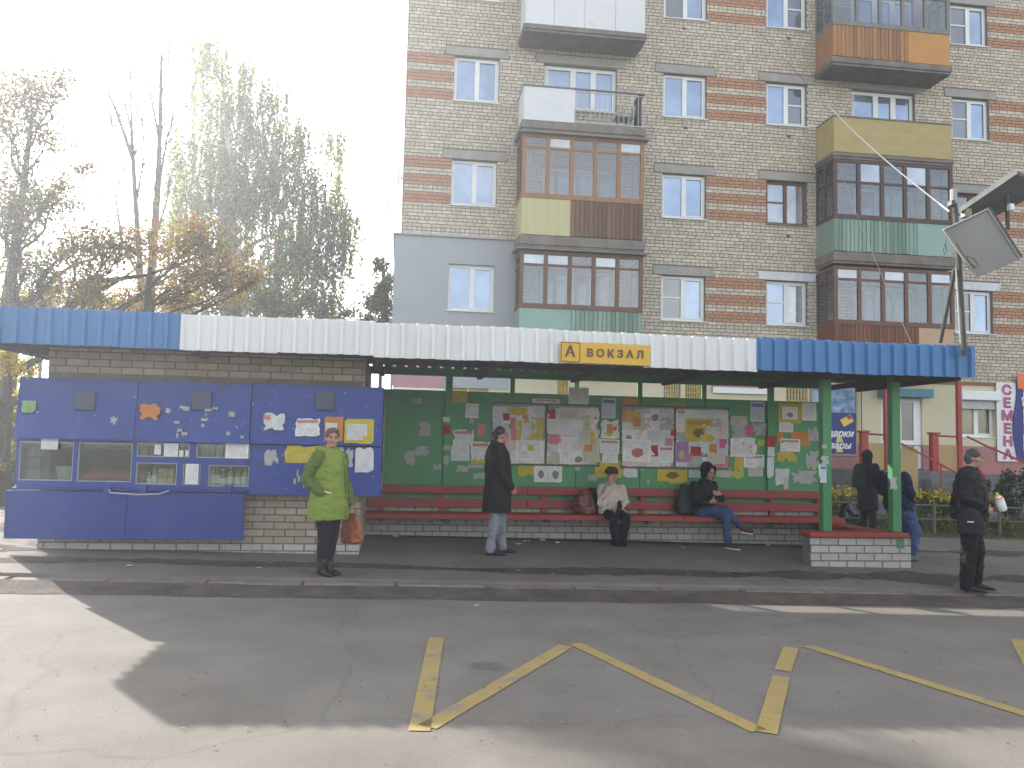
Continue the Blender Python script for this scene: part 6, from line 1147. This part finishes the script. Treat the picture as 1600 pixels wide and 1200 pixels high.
mb = MB(); mb.loft([fg.ring((0, 0, z), a, c) for z, a, c in ((.58, .205, .175), (.8, .205, .175), (1.05, .20, .165), (1.28, .215, .16), (1.40, .20, .13), (1.47, .12, .10), (1.5, .09, .09))], 22)
for A in (RA, LA): fg.tube(mb, A, [.085, .075, .055], 14)
jk = remesh('coat', mb, m_hd, pe, .011, 5, .009, 9); mb = MB(); mb.ell(fg.p(*q(0, -.03, .03)), (.105*fg.k, .112*fg.k, .125*fg.k), 16); mb.ell(fg.p(*q(0, -.03, -.07)), (.10*fg.k, .085*fg.k, .09*fg.k), 14); remesh('hood', mb, m_hd, jk, .010, 3)
mb = MB(); mb.loft([fg.ring((0, 0, z), a, c) for z, a, c in ((.8, .165, .125), (.95, .17, .13))], 18)
for sg_ in (-1, 1): fg.tube(mb, [(sg_*.09, 0, .86), (sg_*.095, .02, .5), (sg_*.09, 0, .08)], [.10, .075, .065])
remesh('trousers', mb, m_bt, pe, .011, 4, .008, 12)
for sg_ in (-1, 1): mb = MB(); shoe(fg, mb, (sg_*.09, 0, 0), (sg_*.1, .17, 0), .046, .075); remesh('shoe', mb, m_shoe, pe, .010, 3)
soft_bag(fg, (0, -.26, 1.0), .15, .09, .38, cloth('olive_black_pack', (.022, .02, .016)), 'backpack', 'black backpack worn by the hooded person behind the bench end', 'backpack', top=.8, fold=.006)
fb = Fig((at(1322, 800, 12.95).x, 12.86, LWT+.056), 0, 1.75); soft_bag(fb, (0, 0, .0), .17, .10, .30, Lm('black_bin_bag', (.012, .012, .014), rough=.25), 'plastic_bag', 'black plastic bag on the red side plank by the corner post', 'bag', top=.5, fold=.02)
# ================================================================== TREES AND PLANTS
NR = np.random.default_rng(11)
def leaf_mesh(name, pts, size, mats, hang=False, parent=None, wts=None):
    """many small rhombic leaves, one object (a crown)"""
    n = len(pts); P = np.array(pts, dtype=np.float64); s = size*NR.uniform(.6, 1.25, n)[:, None]
    a = NR.normal(size=(n, 3)); a /= np.linalg.norm(a, axis=1)[:, None]
    if hang: a = a*.45+np.array([0, 0, -1.]); a /= np.linalg.norm(a, axis=1)[:, None]
    r = NR.normal(size=(n, 3)); b = np.cross(a, r); b /= np.linalg.norm(b, axis=1)[:, None]
    V = np.stack([P, P+a*s*.5+b*s*.33, P+a*s, P+a*s*.5-b*s*.33], 1).reshape(-1, 3)
    me = bpy.data.meshes.new(name); me.vertices.add(4*n); me.vertices.foreach_set('co', V.ravel()); me.loops.add(4*n); me.loops.foreach_set('vertex_index', np.arange(4*n, dtype=np.int32)); me.polygons.add(n); me.polygons.foreach_set('loop_start', np.arange(0, 4*n, 4, dtype=np.int32))
    for m in mats: me.materials.append(m)
    me.polygons.foreach_set('material_index', NR.choice(len(mats), n, p=wts).astype(np.int32)); me.update(calc_edges=True); me.validate()
    return link(name, me, parent)
def lf(nm, c, tr=.45): return M(nm, c, tuple(v*.7 for v in c), sc=3, rough=.7, trans=tr, spec=.2)
LFV = dict(bg=[lf('leaf_birch_green', (.11, .155, .015), .5), lf('leaf_birch_olive', (.19, .19, .018), .5), lf('leaf_birch_yellow', (.42, .31, .02), .5), lf('leaf_birch_dark', (.05, .08, .02), .4)],
           br=[lf('leaf_brown', (.19, .115, .07), .55), lf('leaf_russet', (.26, .12, .065), .55), lf('leaf_olive_brown', (.22, .19, .07), .55)],
           ye=[lf('leaf_yellow', (.50, .37, .05), .55), lf('leaf_gold', (.46, .29, .04), .55), lf('leaf_yellow_green', (.27, .28, .05), .5)],
           gr=[lf('leaf_green', (.07, .11, .03)), lf('leaf_mid_green', (.11, .14, .04)), lf('leaf_yellowing', (.26, .22, .05))])
m_bark = M('grey_bark', (.10, .085, .07), (.06, .05, .04), sc=6, rough=1, bump=.8, bsc=25, stretch=(3, 3, .6)); m_birch = M('birch_bark', (.50, .48, .44), (.40, .38, .35), sc=3, rough=.9, bump=.4, wear=[((.05, .045, .04), 5., .58, .06)], stretch=(1, 1, 3.5)); m_pbark = M('pale_bark', (.22, .19, .17), (.16, .135, .12), sc=6, rough=1, bump=.6)
def wob(p, q, n, amp, seed):
    p, q = Vector(p), Vector(q); L_ = (q-p).length
    return [p.lerp(q, i/n)+Vector((noise.noise(Vector((i*.7, seed, 0))), noise.noise(Vector((i*.7, seed, 5))), noise.noise(Vector((i*.7, seed, 9)))*.5))*amp*L_*math.sin(math.pi*i/n) for i in range(n+1)]
def tree(name, label, Y, trunk, clusters, leafset, nleaf, size, bark, r0, hang=0., wts=None, depth=.8, cat='tree', group=None, spread=1.0, twig=True, limbs=()):
    """trunk: picture-free metres via at(); clusters: (px, py, radius px) spread through the crown's depth"""
    tp = [at(px, py, Y+dy) for px, py, dy in trunk]; tp[0].z = g(tp[0].x, tp[0].y)-.2
    t = thing(name, (tp[0].x, tp[0].y, tp[0].z+.2), label, cat, group); b = MB(); k = len(tp)
    b.tube(tp, [r0*(1-.82*(i/(k-1))**.8) for i in range(k)], 10)
    def on_trunk(z):
        for i in range(k-1):
            if tp[i].z <= z <= tp[i+1].z: return tp[i].lerp(tp[i+1], (z-tp[i].z)/(tp[i+1].z-tp[i].z)), r0*(1-.82*((i+.5)/(k-1))**.8)
        return tp[-1], r0*.18
    ppm = F/Y; pts = []; tw = MB(); hangs = []
    for ci, (px, py, rp) in enumerate(clusters):
        rad = rp/ppm*spread; c = at(px, py, Y); c.y += NR.uniform(-depth, depth)*1.6
        s_, rr = on_trunk(max(tp[0].z+1.2, c.z-(.9+abs(c.x-tp[-1].x)*.55)-rad*.3))
        path = wob(s_, c, 6, .16, ci*3.1+Y); b.tube(path, [max(.012, rr*.5*(1-.85*i/6)) for i in range(7)], 6)
        share = int(nleaf*rp*rp/sum(q[2]**2 for q in clusters))
        nt = max(4, share//(50 if hang else 34))
        for j in range(nt):
            d = NR.normal(size=3); d /= np.linalg.norm(d); d *= rad*NR.random()**.45; e = c+Vector((d[0], d[1]*depth*1.3, d[2]*.85)); st = path[NR.integers(3, 7)]
            tip = wob(st, e, 3, .2, j*1.7+ci)
            if twig and j % 2 == 0: tw.tube(tip, [.014, .010, .007, .004], 4, cap=False)
            m_ = max(3, share//nt)
            if hang:
                L_ = hang*NR.uniform(.35, 1.15); dx, dy = NR.normal(size=2)*.10
                for i in range(m_):
                    u = NR.random()*.97+.03; sw = L_*u; pts.append((e.x+dx*sw+NR.normal()*.032+math.sin(sw*2+j)*.05, e.y+dy*sw+NR.normal()*.032, e.z+.25*(1-(1-u)**2)*0-sw+.1))
                if j % 2 == 0: tw.tube([e, e+Vector((dx*L_*.5, dy*L_*.5, -L_*.5)), e+Vector((dx*L_, dy*L_, -L_))], [.006, .004, .003], 3, cap=False)
            else:
                for i in range(m_):
                    u = NR.random()**.6; p_ = Vector(st).lerp(e, .45+.6*u); q_ = NR.normal(size=3)*rad*.16; pts.append((p_.x+q_[0], p_.y+q_[1], p_.z+q_[2]))
    for pth, rr in limbs: b.tube([at(px, py, Y+dy) for px, py, dy in pth], [rr*(1-.8*i/(len(pth)-1)) for i in range(len(pth))], 7)
    for pth, rr in (list(limbs)+[(trunk[2:], r0*.4)] if not twig else []):
        q_ = [at(px, py, Y+dy) for px, py, dy in pth]
        for i in range(len(q_)-1):
            for m_ in range(5):
                s0 = q_[i].lerp(q_[i+1], NR.random()); L_ = NR.uniform(.5, 1.5); d = Vector((NR.normal()*.45, NR.normal()*.4, 1)).normalized(); e = s0+d*L_; pp = wob(s0, e, 4, .12, m_+i*7.3+rr*90); tw.tube(pp, [.016, .013, .01, .007, .003], 4, cap=False)
                for n_ in range(3): f_ = pp[NR.integers(1, 4)]; tw.tube(wob(f_, f_+Vector((NR.normal()*.3, NR.normal()*.3, NR.uniform(.15, .6))), 2, .1, n_), [.006, .004, .002], 3, cap=False)
    b.build('trunk', bark, t, smooth=True)
    if tw.v: tw.build('twigs', bark if bark is not m_birch else m_bark, t, fix=False)['kind'] = 'stuff'
    leaf_mesh('crown', pts, size, leafset, bool(hang), t, wts)['kind'] = 'stuff'
    return t
birch_c = [(335, 90, 38), (385, 110, 30), (310, 135, 26), (355, 150, 45), (430, 150, 32), (400, 190, 40), (330, 200, 36), (450, 200, 26), (300, 225, 34), (360, 240, 48), (430, 250, 42), (480, 215, 22), (520, 190, 22), (535, 215, 14), (280, 260, 22), (330, 290, 46), (400, 310, 52), (470, 280, 38), (510, 300, 36), (545, 330, 22), (450, 350, 48), (510, 350, 40), (350, 360, 44), (300, 320, 30), (540, 385, 22), (480, 400, 40), (420, 420, 42), (520, 420, 26), (370, 430, 36)]
tree('birch_tree', 'tall weeping birch with thin yellowing leaves behind the kiosk', 36, [(352, 690, 0), (350, 500, 0), (362, 400, .1), (366, 300, 0), (352, 180, 0), (345, 85, 0)], birch_c+[(275, 235, 18), (288, 290, 24), (285, 345, 24), (330, 400, 30), (300, 430, 22), (555, 350, 14), (500, 460, 30), (440, 465, 34)], LFV['bg'], 88000, .12, m_birch, .30, hang=3.0, wts=[.38, .30, .16, .16], depth=1.1, limbs=[([(375, 500, 0), (400, 460, .2), (430, 410, .4)], .09)])
tree('bare_tree', 'nearly bare pale tree with thin upright branches', 23, [(235, 690, 0), (233, 480, 0), (240, 380, 0), (247, 290, 0), (250, 200, 0), (252, 85, 0)], [(262, 260, 8), (215, 330, 8), (250, 320, 10), (225, 400, 14)], LFV['bg'], 160, .08, m_pbark, .17, twig=False,
     limbs=[([(226, 500, .1), (216, 380, .1), (208, 250, .2), (184, 180, .3), (170, 145, .3)], .09), ([(208, 260, .2), (205, 180, .2), (203, 95, .3)], .045), ([(247, 300, 0), (262, 210, -.1), (285, 150, -.2)], .035), ([(249, 220, 0), (236, 150, .1), (228, 110, .1)], .035), ([(212, 320, .1), (226, 240, .2), (222, 170, .2)], .03), ([(222, 440, .1), (190, 380, .3), (180, 300, .3), (195, 260, .3)], .045), ([(240, 380, 0), (262, 310, 0), (268, 260, 0)], .035), ([(250, 160, 0), (262, 110, 0), (264, 80, 0)], .02), ([(204, 200, .2), (192, 150, .2), (186, 120, .2)], .02), ([(186, 190, .3), (176, 200, .3), (172, 180, .3)], .015)])
tree('maple_tree', 'tall brownish maple with thinning leaves at the corner of the yard', 20, [(8, 700, 0), (14, 560, 0), (12, 470, 0), (25, 380, 0), (38, 280, 0), (50, 180, 0)], [(15, 120, 38), (60, 150, 34), (105, 145, 24), (128, 150, 14), (20, 200, 42), (75, 210, 30), (30, 270, 40), (85, 285, 34), (20, 340, 44), (75, 350, 40), (110, 330, 26), (30, 410, 44), (85, 420, 40), (120, 395, 24), (20, 470, 36), (130, 440, 26), (60, 460, 34), (-20, 300, 50), (-25, 420, 50), (140, 370, 22), (115, 250, 20), (-20, 150, 40), (145, 470, 24)], LFV['br']+LFV['gr'][:2], 21000, .08, m_bark, .24, wts=[.2, .1, .3, .15, .25], spread=1.35)
tree('rowan_tree', 'low russet leaved tree with dark slanting limbs behind the kiosk roof', 19, [(150, 700, 0), (120, 560, 0), (100, 490, 0), (135, 460, 0), (200, 430, 0)], [(150, 390, 34), (190, 400, 36), (240, 390, 34), (285, 365, 34), (330, 385, 40), (370, 400, 34), (300, 420, 34), (250, 440, 34), (200, 450, 34), (160, 450, 30), (345, 440, 28), (390, 430, 24), (120, 430, 28)], LFV['br']+LFV['ye'][2:], 12500, .078, m_bark, .16, wts=[.38, .2, .27, .15], spread=1.3, limbs=[([(235, 520, .2), (232, 460, .1), (236, 400, 0)], .14), ([(98, 490, 0), (150, 440, .1), (230, 430, .2), (300, 405, .3)], .09)])
for i, (x, yy, lab, st, cl) in enumerate([(60, 30, 'yellow leaved bushy tree beyond the maple trunk', 'ye', [(30, 470, 30), (70, 480, 30), (110, 470, 28), (50, 520, 30), (20, 560, 26), (90, 520, 26)]), (180, 31, 'golden leaved tree glowing beyond the russet tree', 'ye', [(150, 475, 30), (190, 480, 28), (230, 480, 30), (270, 470, 30), (310, 480, 28), (240, 450, 18)]), (410, 32, 'green and yellow tree filling in under the birch', 'gr', [(370, 480, 30), (420, 470, 34), (470, 460, 30), (510, 475, 26), (540, 485, 20), (330, 485, 24), (450, 500, 30)]), (592, 30, 'small green tree standing close to the building corner', 'gr', [(596, 420, 16), (602, 450, 22), (585, 470, 24), (608, 480, 26), (570, 490, 18), (600, 510, 26)]), (6, 16.2, 'dark trunked tree with gold leaves beside the open end of the canopy', 'ye', [(20, 560, 26), (50, 565, 22), (70, 580, 14), (5, 600, 22), (25, 600, 18), (4, 650, 20), (-20, 560, 30), (-30, 640, 30), (8, 730, 16)])]):
    tree('autumn_tree', lab, yy, [(x, 720, 0), (x+2, 600, 0), (x+6, cl[0][1]+10, 0)], cl, LFV[st], 6500 if yy > 20 else 3400, .11 if yy > 20 else .065, m_bark, .13 if yy > 20 else .17)
# far woodland closing the view, a single mass
pts = []
for i in range(15000):
    x = NR.uniform(-75, 60); y = NR.uniform(62, 80); h = 3.5+3.2*noise.noise(Vector((x*.09, 1, 2)))+1.5*noise.noise(Vector((x*.35, 4, 2))); pts.append((x, y, NR.random()**.7*max(1.5, h)))
o = leaf_mesh('far_woodland', pts, .9, LFV['gr']+LFV['ye'][:2], False, None, [.3, .25, .15, .15, .15]); tag(o, 'far line of green and yellow woodland', 'woodland', kind='stuff')
# hedge in the yard at the left
def bush(name, label, px, py, Y, wx, wy, h, n, size, leafset, wts=None, cat='shrub', group=None, top=None):
    c = at(px, py, Y); z0 = g(c.x, Y); t = thing(name, (c.x, Y, z0), label, cat, group); b = MB()
    for i in range(7):
        a = NR.uniform(0, 6.28); b.tube([(c.x+NR.normal()*.05, Y+NR.normal()*.05, z0-.05), (c.x+math.cos(a)*wx*.3, Y+math.sin(a)*wy*.3, z0+h*.5), (c.x+math.cos(a)*wx*.6, Y+math.sin(a)*wy*.6, z0+h*.85)], [.012, .009, .004], 5)
    b.build('stems', m_bark, t); P = []
    bl = [(NR.uniform(-.7, .7)*wx, NR.uniform(-.7, .7)*wy, NR.uniform(.35, .85)*h, NR.uniform(.25, .45)) for _ in range(9)]
    for i in range(n):
        q_ = bl[NR.integers(9)]; d = NR.normal(size=3); d /= np.linalg.norm(d); d *= NR.random()**.4*q_[3]; P.append((c.x+q_[0]+d[0]*wx*.9, Y+q_[1]+d[1]*wy*.9, max(z0+.03, z0+q_[2]+d[2]*h*.75)))
    leaf_mesh('foliage', P, size, leafset, False, t, wts)['kind'] = 'stuff'
    if top:
        P = [(c.x+NR.uniform(-1, 1)*wx, Y+NR.uniform(-1, 1)*wy, z0+h*NR.uniform(.85, 1.1)) for _ in range(n//6)]; leaf_mesh('flowers', P, size*1.1, top, False, t)['kind'] = 'stuff'
    return t
m_fl = [lf('petal_yellow', (.55, .42, .04), .3)]
bush('flower_bed', 'yellow flowering plants behind the corner post', 1325, 790, 16.9, .75, .5, .75, 1400, .07, LFV['gr'], top=m_fl)
bush('flower_bed', 'yellow flowering plants between the outer post and the man in black jacket', 1440, 790, 16.8, 1.0, .5, .72, 1800, .07, LFV['gr'], top=m_fl); bush('flower_bed', 'yellow flowering plants behind the man in black jacket', 1510, 790, 16.9, .9, .5, .7, 1500, .07, LFV['gr'], top=m_fl)
bush('rose_bush', 'dark leafy bush beside the fence under the seed shop sign', 1583, 780, 16.6, .75, .6, 1.35, 2600, .07, [lf('leaf_dark_green', (.035, .055, .02)), LFV['gr'][0], LFV['br'][0]], [.6, .3, .1])
for k, (px, py, lab) in enumerate([(1565, 838, 'low green weed clump by the fence foot'), (1480, 830, 'small weed clump behind the shoulder bag'), (1345, 835, 'low weeds behind the end of the bench')]): bush('weed_clump', lab, px, py, 15.9, .3, .2, .35, 420, .06, LFV['gr'])
for k, (px, Y_, h, lab) in enumerate([(-12, 17.5, 1.3, 'yellow green bush left of the kiosk end'), (14, 19.0, 1.6, 'tall yellow green bush under the trees left of the kiosk')]): bush('yard_bush', lab, px, 780, Y_, .9, .7, h, 2200, .09, LFV['gr']+LFV['ye'][2:])
# low fence along the lawn
fe = thing('low_fence', (11, 15.75, 0), 'low dark metal fence along the lawn beside the shelter', 'fence'); m_fe = M('fence_dark', (.085, .085, .07), (.11, .10, .085), sc=8, rough=.7)
fx0, fx1 = 7.9, 19.5
for i in range(9): x = lerp(fx0, fx1, i/8); z = g(x, 15.75); b = MB(); b.bbox(x-.025, x+.025, 15.73, 15.78, z-.1, z+.62, .004); b.build('post', m_fe, fe)
for i in range(8):
    a, c = lerp(fx0, fx1, i/8), lerp(fx0, fx1, (i+1)/8)
    for h in (.28, .56): b = MB(); b.tube([(a+.02, 15.755, g(a, 15.75)+h), (c-.02, 15.755, g(c, 15.75)+h)], .018, 6); b.build('rail', m_fe, fe)
# grass
def grass(x0, x1, y0, y1, n, h, nm, label):
    V = np.empty((n, 3, 3)); X = NR.uniform(x0, x1, n); Y_ = NR.uniform(y0, y1, n); keep = []
    for i in range(n):
        hh = h*NR.uniform(.4, 1.2)*(.6+.6*noise.noise(Vector((X[i]*.8, Y_[i]*.8, 0)))); a = NR.uniform(0, 6.28); z = g(X[i], Y_[i])-.02; w_ = .012; ln = NR.normal(size=2)*.05
        V[i] = [(X[i]-math.cos(a)*w_, Y_[i]-math.sin(a)*w_, z), (X[i]+math.cos(a)*w_, Y_[i]+math.sin(a)*w_, z), (X[i]+ln[0], Y_[i]+ln[1], z+max(.03, hh))]
    me = bpy.data.meshes.new(nm); me.from_pydata(V.reshape(-1, 3).tolist(), [], [(3*i, 3*i+1, 3*i+2) for i in range(n)])
    for m in (lf('grass_green', (.07, .10, .025), .3), lf('grass_dry', (.17, .14, .06), .3)): me.materials.append(m)
    me.polygons.foreach_set('material_index', (NR.random(n) < .35).astype(np.int32)); tag(link(nm, me), label, 'grass', kind='stuff')
grass(7.4, 20, 15.1, 19.4, 16000, .16, 'lawn_grass', 'tufted lawn grass between path and shops'); grass(-16, -4.6, 17.4, 24, 9000, .22, 'yard_grass', 'rough yard grass left of the kiosk')
# fallen leaves and litter
def scatter(nm, label, n, area, size, mats, dens=None):
    P = []
    while len(P) < n:
        x = NR.uniform(area[0], area[1]); y = NR.uniform(area[2], area[3])
        if dens and NR.random() > dens(x, y): continue
        P.append((x, y))
    b = MB()
    for x, y in P:
        a = NR.uniform(0, 6.28); s = size*NR.uniform(.5, 1.2); z = g(x, y)+.007+.002*NR.random(); u = Vector((math.cos(a), math.sin(a), NR.normal()*.12))*s; v = Vector((-math.sin(a), math.cos(a), NR.normal()*.12))*s*.62; c = Vector((x, y, z+.006))
        b.add([c-u, c-v, c+u, c+v], [(0, 1, 2, 3)], int(NR.integers(len(mats))))
    tag(b.build(nm, mats, fix=False), label, 'leaves', kind='stuff')
fm = [M('fallen_yellow', (.34, .23, .06), rough=.9), M('fallen_brown', (.13, .075, .04), rough=.9), M('fallen_tan', (.24, .17, .09), rough=.9)]
scatter('fallen_leaves', 'fallen yellow and brown leaves along the kerb and pavement', 900, (-7, 14, 8.8, 14.6), .028, fm, lambda x, y: .9 if (y < 9.35 or 9.9 < y < 10.6 or y > 12.7) else .16)
scatter('road_grit', 'small stones and bits of grit on the road', 700, (-6, 11, 4.5, 9.2), .014, [M('grit_grey', (.26, .25, .23), rough=1), M('grit_dark', (.06, .055, .05), rough=1), fm[1]])
m_lit = M('litter_white', (.55, .55, .53), rough=.8)
for i, (px, py, s) in enumerate([(618, 839, .06), (810, 851, .055), (820, 846, .05), (848, 845, .06), (872, 849, .075), (1067, 856, .035), (1200, 853, .06), (1213, 851, .07), (202, 885, .045), (655, 910, .035), (1333, 937, .04), (405, 888, .03), (745, 947, .03)]):
    p_ = ong(px, py); b = MB()
    for k in range(4): b.ell((NR.normal()*s*.3, NR.normal()*s*.3, s*.16), (s*NR.uniform(.35, .7), s*NR.uniform(.3, .6), s*.16), 6, T=Matrix.Rotation(NR.uniform(0, 3), 3, 'Z'))
    o = b.build('litter', m_lit); o.location = p_+Vector((0, 0, .004)); tag(o, 'crumpled scrap of white paper littering the ground', 'litter', 'paper litter on the ground')

# added scattering volume standing in for the sun's veiling glare in the lens
hz = MB(); hz.box(-175, 175, -125, 245, -2.2, 17.5); hz = hz.build('glare_volume', None); hz['kind'] = 'stuff'; hz['label'] = 'added volume imitating veiling sun glare in the lens'; hz['category'] = 'glare_volume'
hm = bpy.data.materials.new('glare_volume'); hm.use_nodes = True; hn = hm.node_tree.nodes; hn.remove(hn['Principled BSDF']); hv = hn.new('ShaderNodeVolumePrincipled'); hv.inputs['Color'].default_value = (.86, .92, 1.0, 1); hv.inputs['Density'].default_value = .0026; hv.inputs['Anisotropy'].default_value = .62
hm.node_tree.links.new(hv.outputs[0], hn['Material Output'].inputs['Volume']); hz.data.materials.clear(); hz.data.materials.append(hm)
